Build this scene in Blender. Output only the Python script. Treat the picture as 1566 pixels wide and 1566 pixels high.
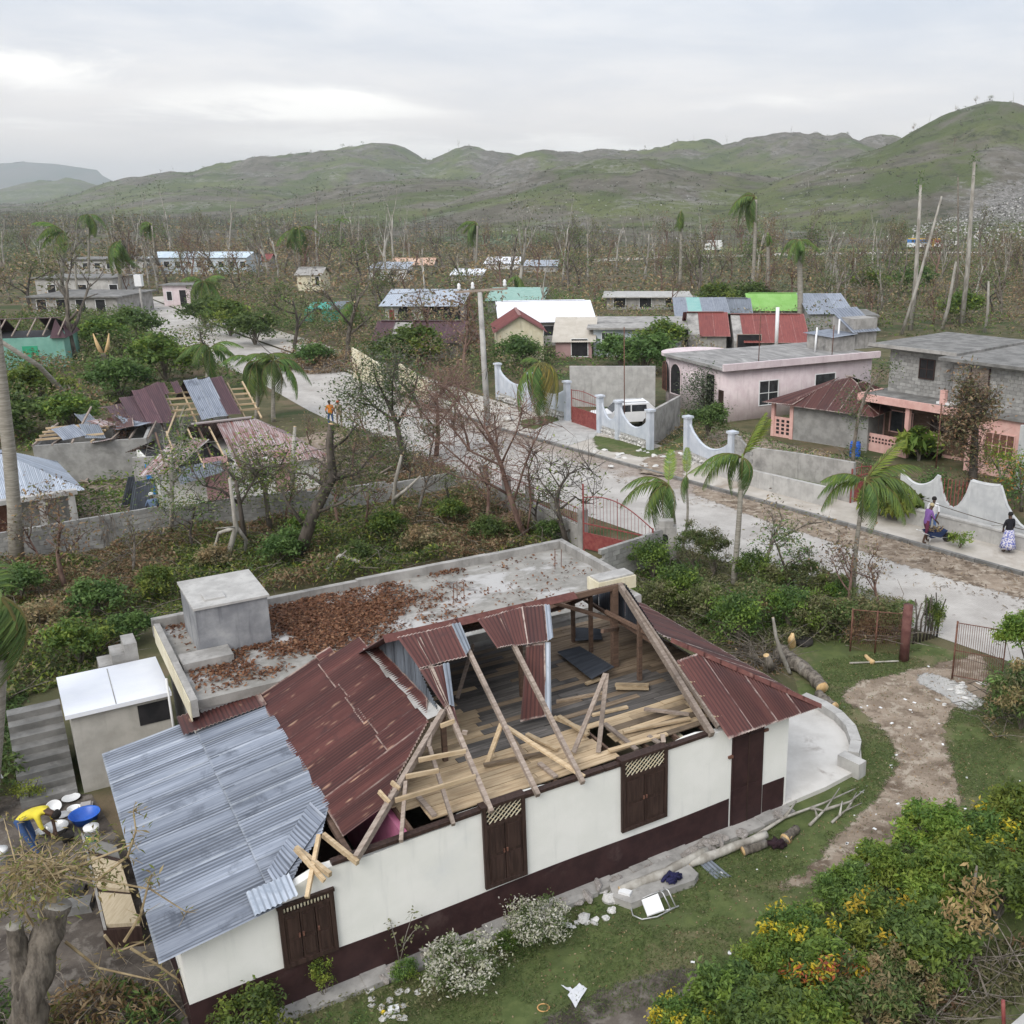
import bpy, math, random
import numpy as np
from mathutils import Vector, Matrix, noise as mnoise

# ------------------------------------------------------------------ camera, sky, sun, exposure
for o in list(bpy.data.objects): bpy.data.objects.remove(o)
SC = bpy.context.scene
CAMH, FPX, PX, PY, PITCH = 14.0, 1553.0, 970.0, 783.0, math.radians(16.95)
cam = bpy.data.cameras.new('camera')
cam.sensor_width = 36; cam.lens = 36*FPX/1566
cam.shift_x = -(PX-783)/1566
cam.clip_start = .1; cam.clip_end = 40000
camo = bpy.data.objects.new('camera', cam)
camo.location = (0, 0, CAMH); camo.rotation_euler = (math.pi/2-PITCH, 0, 0)
SC.collection.objects.link(camo); SC.camera = camo
SC.view_settings.view_transform = 'Standard'; SC.view_settings.look = 'None'
SC.view_settings.exposure = 0.55; SC.view_settings.gamma = 1.0
SUN_EL, SUN_AZ = math.radians(42), math.radians(-155)     # azimuth from +Y towards +X: behind the camera's left shoulder
SC.cycles.max_bounces = 5; SC.cycles.diffuse_bounces = 3; SC.cycles.volume_bounces = 1
SC.cycles.transparent_max_bounces = 12; SC.cycles.use_denoising = True

def N(nt, t, **kw):
    n = nt.nodes.new(t)
    for k, v in kw.items():
        if k == 'inp':
            for a, b in v.items():
                if hasattr(b, 'is_output'): nt.links.new(b, n.inputs[a])
                else: n.inputs[a].default_value = b
        else: setattr(n, k, v)
    return n
def MATH(nt, op, a, b=0.0, c=None):
    n = nt.nodes.new('ShaderNodeMath'); n.operation = op
    for i, x in enumerate((a, b) if c is None else (a, b, c)):
        if hasattr(x, 'is_output'): nt.links.new(x, n.inputs[i])
        else: n.inputs[i].default_value = x
    return n.outputs[0]
def MIX(nt, f, a, b, mode='MIX'):
    n = nt.nodes.new('ShaderNodeMix'); n.data_type = 'RGBA'; n.blend_type = mode
    for k, x in ((0, f), (6, a), (7, b)):
        if hasattr(x, 'is_output'): nt.links.new(x, n.inputs[k])
        else: n.inputs[k].default_value = (tuple(x)+(1,))[:4] if k else x
    return n.outputs[2]
def RAMP(nt, x, lo, hi):
    n = nt.nodes.new('ShaderNodeMapRange'); n.interpolation_type = 'SMOOTHSTEP'
    nt.links.new(x, n.inputs[0]); n.inputs[1].default_value = lo; n.inputs[2].default_value = hi
    return n.outputs[0]
def NOISE(nt, vec, scale, detail=5, rough=.55, dist=0.0):
    n = N(nt, 'ShaderNodeTexNoise', inp={'Vector': vec, 'Scale': scale, 'Detail': detail, 'Roughness': rough, 'Distortion': dist})
    return n.outputs[0]

def make_world():
    w = bpy.data.worlds.new('World'); SC.world = w; w.use_nodes = True
    nt = w.node_tree; nt.nodes.clear()
    out = N(nt, 'ShaderNodeOutputWorld'); bg = N(nt, 'ShaderNodeBackground')
    nt.links.new(bg.outputs[0], out.inputs[0])
    sky = N(nt, 'ShaderNodeTexSky'); sky.sky_type = 'NISHITA'; sky.sun_disc = False
    sky.sun_elevation = SUN_EL; sky.sun_rotation = SUN_AZ; sky.air_density = 1.2; sky.dust_density = 2.5
    d = N(nt, 'ShaderNodeTexCoord').outputs['Generated']
    s = N(nt, 'ShaderNodeSeparateXYZ', inp={0: d})
    x, y, z = s.outputs
    zz = MATH(nt, 'ADD', MATH(nt, 'MAXIMUM', z, 0.0), 0.10)
    p = N(nt, 'ShaderNodeCombineXYZ', inp={0: MATH(nt, 'DIVIDE', x, zz), 1: MATH(nt, 'DIVIDE', y, zz)}).outputs[0]
    n1 = NOISE(nt, p, .55, 7, .58, .5)
    n2 = NOISE(nt, p, 1.7, 6, .6, .3)
    nn = MATH(nt, 'ADD', MATH(nt, 'MULTIPLY', n1, .7), MATH(nt, 'MULTIPLY', n2, .3))
    f = RAMP(nt, nn, .36, .66)
    cloud = MIX(nt, f, (4.9, 5.35, 6.1), (7.0, 7.05, 7.25))
    # warmer, paler cloud towards the horizon
    lowm = RAMP(nt, z, .20, .0)
    cloud = MIX(nt, MATH(nt, 'MULTIPLY', lowm, .8), cloud, (8.1, 7.4, 6.9))
    # thin bright gaps in the cloud over the hills, ragged by the cloud noise
    wv = MATH(nt, 'SUBTRACT', NOISE(nt, p, .8, 8, .65, .4), .5)
    az = MATH(nt, 'ADD', MATH(nt, 'ARCTAN2', x, y), MATH(nt, 'MULTIPLY', wv, .35)); el = MATH(nt, 'ADD', MATH(nt, 'ARCSINE', z), MATH(nt, 'MULTIPLY', wv, .055))
    gaps = None
    for a0, e0, ra, re, k in ((-.505, .105, .10, .020, 1), (-.30, .082, .13, .018, 1), (-.22, .048, .20, .014, .8),
                              (-.12, .040, .25, .012, .7), (.12, .085, .10, .008, .45), (.33, .075, .09, .01, .5), (-.55, .060, .12, .006, .5)):
        q = MATH(nt, 'ADD', MATH(nt, 'POWER', MATH(nt, 'DIVIDE', MATH(nt, 'SUBTRACT', az, a0), ra), 2.0),
                 MATH(nt, 'POWER', MATH(nt, 'DIVIDE', MATH(nt, 'SUBTRACT', el, e0), re), 2.0))
        g = MATH(nt, 'MULTIPLY', MATH(nt, 'EXPONENT', MATH(nt, 'MULTIPLY', q, -1.0)), k)
        gaps = g if gaps is None else MATH(nt, 'MAXIMUM', gaps, g)
    gaps = MATH(nt, 'MULTIPLY', gaps, MATH(nt, 'ADD', .25, MATH(nt, 'MULTIPLY', NOISE(nt, p, 1.1, 7, .65, .6), 1.6)))
    cloud = MIX(nt, RAMP(nt, gaps, .15, 1.0), cloud, (9.6, 9.3, 8.9))
    # an overcast sky grows brighter towards the zenith
    zen = MATH(nt, 'ADD', 1.0, MATH(nt, 'MULTIPLY', RAMP(nt, z, .18, 1.0), .35))
    cloud = N(nt, 'ShaderNodeVectorMath', operation='SCALE', inp={0: cloud, 'Scale': zen}).outputs[0]
    col = MIX(nt, .93, sky.outputs[0], cloud)
    nt.links.new(col, bg.inputs[0]); bg.inputs[1].default_value = 0.10
make_world()
sl = bpy.data.lights.new('sun', 'SUN'); sl.energy = 1.5; sl.angle = math.radians(35); sl.color = (1, .96, .9)
so = bpy.data.objects.new('sun', sl); SC.collection.objects.link(so)
sd = Vector((math.sin(SUN_AZ)*math.cos(SUN_EL), math.cos(SUN_AZ)*math.cos(SUN_EL), math.sin(SUN_EL)))
so.rotation_euler = sd.to_track_quat('Z', 'Y').to_euler(); so.location = sd*60

# ------------------------------------------------------------------ survey helpers (photo pixel -> place on the ground)
cp, sp = math.cos(PITCH), math.sin(PITCH)
def ray(u, v):
    a = (u-PX)/FPX; b = (v-PY)/FPX
    return np.array([a, cp-b*sp, -sp-b*cp])
def G(u, v, z=0.0):
    d = ray(u, v); t = (z-CAMH)/d[2]
    return Vector((d[0]*t, d[1]*t, z))
def YD(u, v, y):
    d = ray(u, v); t = y/d[1]
    return Vector((d[0]*t, y, CAMH+d[2]*t))
def ZT(u, v, y):                       # height of the pixel row over a place at distance y
    d = ray(u, v); return CAMH + y*d[2]/d[1]
def PLN(u, v, p0, n):
    d = ray(u, v); o = np.array([0, 0, CAMH]); n = np.array(n)
    t = np.dot(np.array(p0)-o, n)/np.dot(d, n)
    return Vector(o+d*t)

# ------------------------------------------------------------------ object helpers
COL = SC.collection
def tag(o, label=None, cat=None, group=None, kind=None):
    if label: o['label'] = label
    if cat: o['category'] = cat
    if group: o['group'] = group
    if kind: o['kind'] = kind
    return o
def thing(name, label, cat, loc=(0, 0, 0), rz=0.0, group=None):
    o = bpy.data.objects.new(name, None); COL.objects.link(o); o.empty_display_size = .3
    o.location = loc; o.rotation_euler = (0, 0, rz)
    return tag(o, label, cat, group)
def link(name, me, parent=None, loc=None, rot=None, scale=None):
    o = bpy.data.objects.new(name, me); COL.objects.link(o)
    if parent: o.parent = parent
    if loc is not None: o.location = loc
    if rot is not None: o.rotation_euler = rot
    if scale is not None: o.scale = scale if hasattr(scale, '__len__') else (scale,)*3
    return o
def copy_tree(o, parent=None):
    c = o.copy(); COL.objects.link(c)
    if parent: c.parent = parent
    for ch in list(o.children): copy_tree(ch, c)
    return c

class MB:
    def __init__(s): s.v = []; s.f = []; s.m = []; s.uv = None
    def add(s, vs, fs, m=0):
        b = len(s.v); s.v += [tuple(x) for x in vs]
        for f in fs: s.f.append(tuple(i+b for i in f)); s.m.append(m)
        return s
    def box(s, c, sz, rz=0, m=0, taper=1.0):
        x, y, z = sz[0]/2, sz[1]/2, sz[2]/2; k = taper
        P = [(-x, -y, -z), (x, -y, -z), (x, y, -z), (-x, y, -z), (-x*k, -y*k, z), (x*k, -y*k, z), (x*k, y*k, z), (-x*k, y*k, z)]
        ca, sa = math.cos(rz), math.sin(rz)
        P = [(c[0]+p[0]*ca-p[1]*sa, c[1]+p[0]*sa+p[1]*ca, c[2]+p[2]) for p in P]
        return s.add(P, [(0, 3, 2, 1), (4, 5, 6, 7), (0, 1, 5, 4), (1, 2, 6, 5), (2, 3, 7, 6), (3, 0, 4, 7)], m)
    def b2(s, lo, hi, m=0):
        return s.box([(lo[i]+hi[i])/2 for i in range(3)], [abs(hi[i]-lo[i]) for i in range(3)], 0, m)
    def beam(s, p, q, w, h, m=0, roll=0.0):
        p, q = Vector(p), Vector(q); d = (q-p).normalized()
        up = Vector((0, 0, 1)) if abs(d.z) < .95 else Vector((0, 1, 0))
        x = d.cross(up).normalized(); y = x.cross(d).normalized()
        if roll: x, y = x*math.cos(roll)+y*math.sin(roll), y*math.cos(roll)-x*math.sin(roll)
        P = []
        for c in (p, q):
            for a, b in ((-1, -1), (1, -1), (1, 1), (-1, 1)): P.append(c+x*(a*w/2)+y*(b*h/2))
        return s.add(P, [(3, 2, 1, 0), (4, 5, 6, 7), (0, 1, 5, 4), (1, 2, 6, 5), (2, 3, 7, 6), (3, 0, 4, 7)], m)
    def tube(s, pts, rad, n=6, m=0, cap=True):
        pts = [Vector(p) for p in pts]; k = len(pts)
        if not hasattr(rad, '__len__'): rad = [rad]*k
        P = []; ref = None
        for i in range(k):
            d = (pts[min(i+1, k-1)]-pts[max(i-1, 0)])
            d = d.normalized() if d.length > 1e-9 else Vector((0, 0, 1))
            if ref is None: ref = d.orthogonal().normalized()
            ref = (ref-d*ref.dot(d)); ref = ref.normalized() if ref.length > 1e-6 else d.orthogonal().normalized()
            e = d.cross(ref)
            for j in range(n):
                a = 2*math.pi*j/n; P.append(pts[i]+(ref*math.cos(a)+e*math.sin(a))*rad[i])
        F = [(i*n+j, i*n+(j+1) % n, (i+1)*n+(j+1) % n, (i+1)*n+j) for i in range(k-1) for j in range(n)]
        if cap: F += [tuple(range(n-1, -1, -1)), tuple((k-1)*n+j for j in range(n))]
        return s.add(P, F, m)
    def lathe(s, prof, c=(0, 0, 0), n=16, m=0, tilt=None):
        P = []
        for r, z in prof:
            for j in range(n):
                a = 2*math.pi*j/n; p = Vector((r*math.cos(a), r*math.sin(a), z))
                if tilt: p.rotate(tilt)
                P.append(p+Vector(c))
        k = len(prof)
        F = [(i*n+j, i*n+(j+1) % n, (i+1)*n+(j+1) % n, (i+1)*n+j) for i in range(k-1) for j in range(n)]
        if prof[0][0] > .001: F.append(tuple(range(n-1, -1, -1)))
        if prof[-1][0] > .001 and not getattr(s, 'open', False): F.append(tuple((k-1)*n+j for j in range(n)))
        return s.add(P, F, m)
    def prism(s, poly, z0, z1, m=0):
        n = len(poly)
        P = [(p[0], p[1], z0) for p in poly]+[(p[0], p[1], z1) for p in poly]
        F = [tuple(range(n-1, -1, -1)), tuple(range(n, 2*n))]+[(i, (i+1) % n, n+(i+1) % n, n+i) for i in range(n)]
        return s.add(P, F, m)
    def extr(s, poly, off, m=0):           # polygon of 3-D points pushed along a vector
        n = len(poly); off = Vector(off)
        P = [Vector(p) for p in poly]+[Vector(p)+off for p in poly]
        F = [tuple(range(n-1, -1, -1)), tuple(range(n, 2*n))]+[(i, (i+1) % n, n+(i+1) % n, n+i) for i in range(n)]
        return s.add(P, F, m)
    def me(s, name, mats, smooth=False):
        me = bpy.data.meshes.new(name); me.from_pydata(s.v, [], s.f)
        for mm in (mats if isinstance(mats, (list, tuple)) else [mats]): me.materials.append(mm)
        if len(me.materials) > 1: me.polygons.foreach_set('material_index', s.m)
        if smooth: me.polygons.foreach_set('use_smooth', [True]*len(s.f))
        if s.uv is not None:
            ul = me.uv_layers.new(name='UVMap'); un = me.uv_layers.new(name='UVN')
            idx = np.zeros(len(me.loops), dtype=np.int32); me.loops.foreach_get('vertex_index', idx)
            A = np.array(s.uv, dtype=np.float32)
            ul.data.foreach_set('uv', A[idx, :2].ravel()); un.data.foreach_set('uv', A[idx, 2:].ravel())
        me.update(); return me
    def build(s, name, mats, parent=None, smooth=False, loc=None, rot=None):
        return link(name, s.me(name, mats, smooth), parent, loc, rot)

def corrugated(p00, p10, p11, p01, pitch=.076, amp=.013, rows=2, warp=0.0, seed=0, thick=0):
    """corrugated sheet: waves run from the p00-p10 edge to the p01-p11 edge"""
    r = random.Random(seed); m = MB(); m.uv = []
    p00, p10, p11, p01 = map(Vector, (p00, p10, p11, p01))
    W = max((p10-p00).length, (p11-p01).length); L = ((p01-p00).length+(p11-p10).length)/2
    n = max(4, int(round(W/pitch*2)))
    nor = (p10-p00+p11-p01).cross(p01-p00+p11-p10).normalized()
    if nor.z < 0: nor = -nor
    uo, vo = r.random()*50, r.random()*50
    ph = [r.uniform(-1, 1) for _ in range(6)]
    for i in range(rows+1):
        b = i/rows
        for j in range(n+1):
            a = j/n
            p = p00.lerp(p10, a).lerp(p01.lerp(p11, a), b)
            off = amp*(1 if j % 2 else -1)
            if warp: off += warp*(ph[0]*math.sin(3*b+ph[1]*3)+ph[2]*math.sin(4*a+ph[3]*3)*b+ph[4]*b*b*.7)
            m.v.append(tuple(p+nor*off)); m.uv.append((uo+a*W, vo+b*L, a, b))
    for i in range(rows):
        for j in range(n):
            q = i*(n+1)+j; m.f.append((q, q+1, q+n+2, q+n+1)); m.m.append(0)
    return m

# ------------------------------------------------------------------ materials
MATS = {}
def base(name):
    m = bpy.data.materials.new(name); m.use_nodes = True; nt = m.node_tree; nt.nodes.clear()
    o = N(nt, 'ShaderNodeOutputMaterial'); b = N(nt, 'ShaderNodeBsdfPrincipled')
    nt.links.new(b.outputs[0], o.inputs[0]); MATS[name] = m
    return m, nt, b
def setc(nt, b, col): nt.links.new(col, b.inputs['Base Color'])
def bumpn(nt, b, h, s, d=.02):
    n = N(nt, 'ShaderNodeBump', inp={'Strength': s, 'Distance': d, 'Height': h}); nt.links.new(n.outputs[0], b.inputs['Normal'])
def ocoord(nt, vary=False):
    c = N(nt, 'ShaderNodeTexCoord').outputs['Object']
    if vary:
        r = N(nt, 'ShaderNodeObjectInfo').outputs['Random']
        v = N(nt, 'ShaderNodeVectorMath', operation='ADD', inp={0: c})
        k = N(nt, 'ShaderNodeCombineXYZ', inp={0: MATH(nt, 'MULTIPLY', r, 37.0), 1: MATH(nt, 'MULTIPLY', r, 91.0), 2: MATH(nt, 'MULTIPLY', r, 13.0)})
        nt.links.new(k.outputs[0], v.inputs[1]); c = v.outputs[0]
    return c
def pm(name, c1, c2, scale=3.0, lo=.35, hi=.65, rough=.85, bump=.3, bscale=None, c3=None, s3=.8, lo3=.55, hi3=.75,
       stretch=(1, 1, 1), vary=0.0, metal=0.0, bd=.02, spec=.3, streak=None):
    """noise blend of two colours, an optional third as large stains, optional vertical run-off streaks"""
    m, nt, b = base(name); c = ocoord(nt, True)
    if stretch != (1, 1, 1): c = N(nt, 'ShaderNodeVectorMath', operation='MULTIPLY', inp={0: c, 1: stretch}).outputs[0]
    n = NOISE(nt, c, scale, 8, .62)
    col = MIX(nt, RAMP(nt, n, lo, hi), c1, c2)
    if c3 is not None:
        col = MIX(nt, RAMP(nt, NOISE(nt, c, s3, 7, .65, .4), lo3, hi3), col, c3)
    if streak is not None:
        cs = N(nt, 'ShaderNodeVectorMath', operation='MULTIPLY', inp={0: c, 1: (5, 5, .5)}).outputs[0]
        f = MATH(nt, 'MULTIPLY', RAMP(nt, NOISE(nt, cs, 1.0, 6, .6), .52, .75), streak[1])
        col = MIX(nt, f, col, streak[0])
    if vary:
        r = N(nt, 'ShaderNodeObjectInfo').outputs['Random']
        hv = N(nt, 'ShaderNodeHueSaturation', inp={'Value': MATH(nt, 'ADD', 1-vary, MATH(nt, 'MULTIPLY', r, 2*vary)), 'Color': col}); col = hv.outputs[0]
    setc(nt, b, col); b.inputs['Roughness'].default_value = rough; b.inputs['Metallic'].default_value = metal
    b.inputs['Specular IOR Level'].default_value = spec
    if bump: bumpn(nt, b, NOISE(nt, c, bscale or scale*6, 6, .65), bump, bd)
    return m
def leafmat(name, trans=.38, rough=.55):
    m, nt, b = base(name)
    a = N(nt, 'ShaderNodeAttribute'); a.attribute_name = 'Col'
    r = N(nt, 'ShaderNodeObjectInfo').outputs['Random']
    hv = N(nt, 'ShaderNodeHueSaturation', inp={'Value': MATH(nt, 'ADD', .82, MATH(nt, 'MULTIPLY', r, .36)), 'Color': a.outputs[0],
            'Hue': MATH(nt, 'ADD', .485, MATH(nt, 'MULTIPLY', r, .03))})
    setc(nt, b, hv.outputs[0]); b.inputs['Roughness'].default_value = rough; b.inputs['Specular IOR Level'].default_value = .25
    t = N(nt, 'ShaderNodeBsdfTranslucent', inp={0: hv.outputs[0]}); x = N(nt, 'ShaderNodeMixShader', inp={0: trans})
    nt.links.new(b.outputs[0], x.inputs[1]); nt.links.new(t.outputs[0], x.inputs[2])
    nt.links.new(x.outputs[0], nt.nodes['Material Output'].inputs[0]); return m
def sheetmat(name, c1, c2, dark, edge, edgeamt, nail=None, rough=.55, metal=.15, groove_shade=.75):
    """weathered corrugated sheet: run-off streaks along the sheet, pale worn laps and nail marks"""
    m, nt, b = base(name)
    uv = N(nt, 'ShaderNodeUVMap'); uv.uv_map = 'UVMap'; un = N(nt, 'ShaderNodeUVMap'); un.uv_map = 'UVN'
    s = N(nt, 'ShaderNodeVectorMath', operation='MULTIPLY', inp={0: uv.outputs[0], 1: (9, .55, 1)}).outputs[0]
    col = MIX(nt, RAMP(nt, NOISE(nt, s, 1.2, 6, .65), .33, .68), c1, c2)
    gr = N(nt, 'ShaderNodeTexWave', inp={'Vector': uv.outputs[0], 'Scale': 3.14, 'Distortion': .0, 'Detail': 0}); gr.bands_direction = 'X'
    col = MIX(nt, MATH(nt, 'MULTIPLY', MATH(nt, 'MULTIPLY', RAMP(nt, gr.outputs[1], .55, .0), groove_shade), MATH(nt, 'ADD', .35, NOISE(nt, s, 2.2, 5, .7))), col, [x*.45 for x in dark])  # shade of the corrugation troughs put into the sheet colour
    col = MIX(nt, RAMP(nt, NOISE(nt, uv.outputs[0], 1.3, 6, .65, .6), .52, .74), col, dark)
    sx = N(nt, 'ShaderNodeSeparateXYZ', inp={0: un.outputs[0]}).outputs
    eu = MATH(nt, 'SUBTRACT', 1.0, sx[0]); ev = MATH(nt, 'MINIMUM', sx[1], MATH(nt, 'SUBTRACT', 1.0, sx[1]))
    nz = NOISE(nt, uv.outputs[0], 5.0, 6, .7)
    e1 = RAMP(nt, MATH(nt, 'SUBTRACT', eu, MATH(nt, 'MULTIPLY', nz, .07)), .045, -.005)
    e2 = RAMP(nt, MATH(nt, 'SUBTRACT', ev, MATH(nt, 'MULTIPLY', nz, .05)), .006, -.016)
    ee = MATH(nt, 'MULTIPLY', MATH(nt, 'MULTIPLY', MATH(nt, 'MAXIMUM', e1, e2), edgeamt), RAMP(nt, NOISE(nt, uv.outputs[0], 2.3, 5, .7), .34, .60))
    col = MIX(nt, ee, col, edge)
    if nail:
        v = N(nt, 'ShaderNodeTexVoronoi', inp={'Vector': N(nt, 'ShaderNodeVectorMath', operation='MULTIPLY', inp={0: uv.outputs[0], 1: (5.5, 1.5, 1)}).outputs[0], 'Scale': 1.0})
        f = MATH(nt, 'MULTIPLY', RAMP(nt, v.outputs['Distance'], .26, .08), RAMP(nt, NOISE(nt, uv.outputs[0], 1.7, 3), .40, .55))
        col = MIX(nt, f, col, nail)
    r = N(nt, 'ShaderNodeObjectInfo').outputs['Random']
    hv = N(nt, 'ShaderNodeHueSaturation', inp={'Value': MATH(nt, 'ADD', .82, MATH(nt, 'MULTIPLY', r, .36)), 'Color': col})
    setc(nt, b, hv.outputs[0]); b.inputs['Roughness'].default_value = rough; b.inputs['Metallic'].default_value = metal
    bumpn(nt, b, nz, .12, .01); return m
def decking(name, c1, c2, vary=.25):
    m, nt, b = base(name); c = ocoord(nt, True)
    s = N(nt, 'ShaderNodeVectorMath', operation='MULTIPLY', inp={0: c, 1: (1.1, 16, 16)}).outputs[0]
    col = MIX(nt, RAMP(nt, NOISE(nt, s, 1.0, 7, .65, .3), .3, .7), c1, c2)
    col = MIX(nt, MATH(nt, 'MULTIPLY', RAMP(nt, NOISE(nt, c, 1.1, 5, .6), .5, .75), .65), col, [x*.4 for x in c1])
    r = N(nt, 'ShaderNodeObjectInfo').outputs['Random']
    hv = N(nt, 'ShaderNodeHueSaturation', inp={'Value': MATH(nt, 'ADD', 1-vary, MATH(nt, 'MULTIPLY', r, 2*vary)), 'Color': col})
    setc(nt, b, hv.outputs[0]); b.inputs['Roughness'].default_value = .85; bumpn(nt, b, NOISE(nt, s, 3.0, 5), .3, .01); return m

LEAF = leafmat('leaf')
BARK = pm('bark', (.085, .072, .06), (.23, .20, .165), 7, stretch=(1, 1, .3), bump=1.0, bd=.06, bscale=14, c3=(.33, .31, .28), s3=1.2, vary=.2)
BARKW = pm('pale_bark', (.24, .22, .19), (.42, .40, .36), 3, stretch=(1, 1, .3), bump=.5, c3=(.12, .11, .09), s3=2.0, vary=.12)
BARKD = pm('dark_bark', (.05, .045, .038), (.12, .10, .085), 4, stretch=(1, 1, .25), bump=.6, vary=.2)
BARKR = pm('reddish_bark', (.13, .075, .06), (.24, .16, .13), 4, stretch=(1, 1, .25), bump=.4, vary=.15)
PALMT = pm('palm_trunk', (.20, .18, .15), (.32, .30, .26), 2, stretch=(1, 1, 9), bump=.5, bscale=3, vary=.12)
SPLINT = pm('splintered_wood', (.55, .36, .17), (.68, .50, .28), 6, stretch=(3, 3, .5), bump=.4)
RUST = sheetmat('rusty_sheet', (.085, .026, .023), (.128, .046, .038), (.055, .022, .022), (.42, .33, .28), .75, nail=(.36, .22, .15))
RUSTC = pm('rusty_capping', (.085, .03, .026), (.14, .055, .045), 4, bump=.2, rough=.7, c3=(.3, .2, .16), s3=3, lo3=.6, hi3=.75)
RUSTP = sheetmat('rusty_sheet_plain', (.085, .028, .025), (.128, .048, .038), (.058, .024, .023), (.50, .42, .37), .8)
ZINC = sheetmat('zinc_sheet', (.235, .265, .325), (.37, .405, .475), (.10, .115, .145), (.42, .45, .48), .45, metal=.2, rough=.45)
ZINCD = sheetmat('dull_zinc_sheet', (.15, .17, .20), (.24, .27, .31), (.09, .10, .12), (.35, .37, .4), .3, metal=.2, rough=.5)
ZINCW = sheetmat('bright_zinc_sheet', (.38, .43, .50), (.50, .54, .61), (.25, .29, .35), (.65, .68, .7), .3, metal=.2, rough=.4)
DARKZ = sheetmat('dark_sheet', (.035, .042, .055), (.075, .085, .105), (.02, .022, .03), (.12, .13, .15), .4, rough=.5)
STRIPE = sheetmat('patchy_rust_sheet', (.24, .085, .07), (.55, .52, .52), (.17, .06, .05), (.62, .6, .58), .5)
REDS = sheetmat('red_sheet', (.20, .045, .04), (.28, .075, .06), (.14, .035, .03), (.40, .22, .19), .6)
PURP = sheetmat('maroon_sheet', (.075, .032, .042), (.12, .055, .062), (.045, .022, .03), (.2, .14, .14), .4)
CONC = pm('concrete', (.27, .26, .245), (.40, .385, .365), 1.6, bump=.3, c3=(.14, .135, .13), s3=.5, lo3=.52, hi3=.7, streak=((.12, .115, .11), .55))
CONCL = pm('pale_concrete', (.37, .36, .345), (.48, .47, .45), 1.8, bump=.25, c3=(.26, .25, .24), s3=.6, lo3=.55, hi3=.75, streak=((.2, .195, .19), .4))
CONCD = pm('dark_concrete', (.13, .128, .122), (.23, .225, .215), 1.4, bump=.35, c3=(.36, .35, .34), s3=.5, lo3=.58, hi3=.72)
BLOCK = pm('concrete_block', (.25, .245, .235), (.35, .345, .33), 2.2, bump=.5, bscale=40, c3=(.17, .165, .155), s3=.7, vary=.14)
MORTAR = pm('mortar', (.24, .235, .225), (.36, .35, .335), 3, bump=.3, streak=((.12, .115, .11), .5))
PLASTER = pm('white_plaster', (.75, .75, .71), (.80, .795, .76), 1.2, bump=.12, bscale=14, rough=.9, streak=((.50, .51, .50), .25), c3=(.68, .69, .68), s3=.45, lo3=.55, hi3=.8)
BROWNP = pm('brown_paint', (.030, .014, .015), (.048, .023, .023), 2.5, bump=.15, rough=.6, c3=(.085, .055, .052), s3=1.2, lo3=.58, hi3=.8)
BROWNW = pm('brown_shutter', (.030, .017, .014), (.055, .032, .026), 3, stretch=(6, 6, .6), bump=.25, rough=.6)
OLDW = decking('old_timber', (.20, .155, .125), (.34, .28, .235), .2)
BRNW = decking('brown_timber', (.085, .052, .036), (.16, .10, .07), .2)
NEWW = decking('new_timber', (.40, .29, .17), (.56, .44, .29), .22)
TANB = decking('tan_board', (.33, .235, .14), (.50, .39, .255), .25)
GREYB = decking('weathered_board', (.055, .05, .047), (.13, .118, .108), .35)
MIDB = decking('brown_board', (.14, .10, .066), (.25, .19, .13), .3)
CREAM = pm('cream_paint', (.62, .56, .40), (.70, .65, .50), 2, bump=.1, streak=((.3, .27, .2), .4))
PINKI = pm('pink_paint', (.55, .16, .30), (.62, .22, .36), 2, bump=.1)
PINK = pm('salmon_paint', (.62, .36, .32), (.70, .45, .40), 2, bump=.1, streak=((.4, .25, .22), .35))
LILAC = pm('pale_pink_paint', (.60, .50, .52), (.68, .59, .60), 1.5, bump=.1, streak=((.4, .33, .34), .45))
WHITE = pm('white_paint', (.74, .75, .76), (.80, .80, .80), 2, bump=.05, rough=.6)
WHITER = pm('white_roof', (.74, .76, .82), (.80, .82, .86), .8, bump=.05, rough=.5)
BLACK = pm('dark_opening', (.012, .012, .014), (.025, .024, .026), 3, bump=0, rough=.8)
REDI = pm('red_iron', (.20, .045, .045), (.28, .085, .075), 6, bump=.1, rough=.55, c3=(.14, .06, .045), s3=3)
RUSTI = pm('rusty_iron', (.12, .055, .04), (.20, .10, .07), 9, bump=.3, rough=.75)
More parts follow.
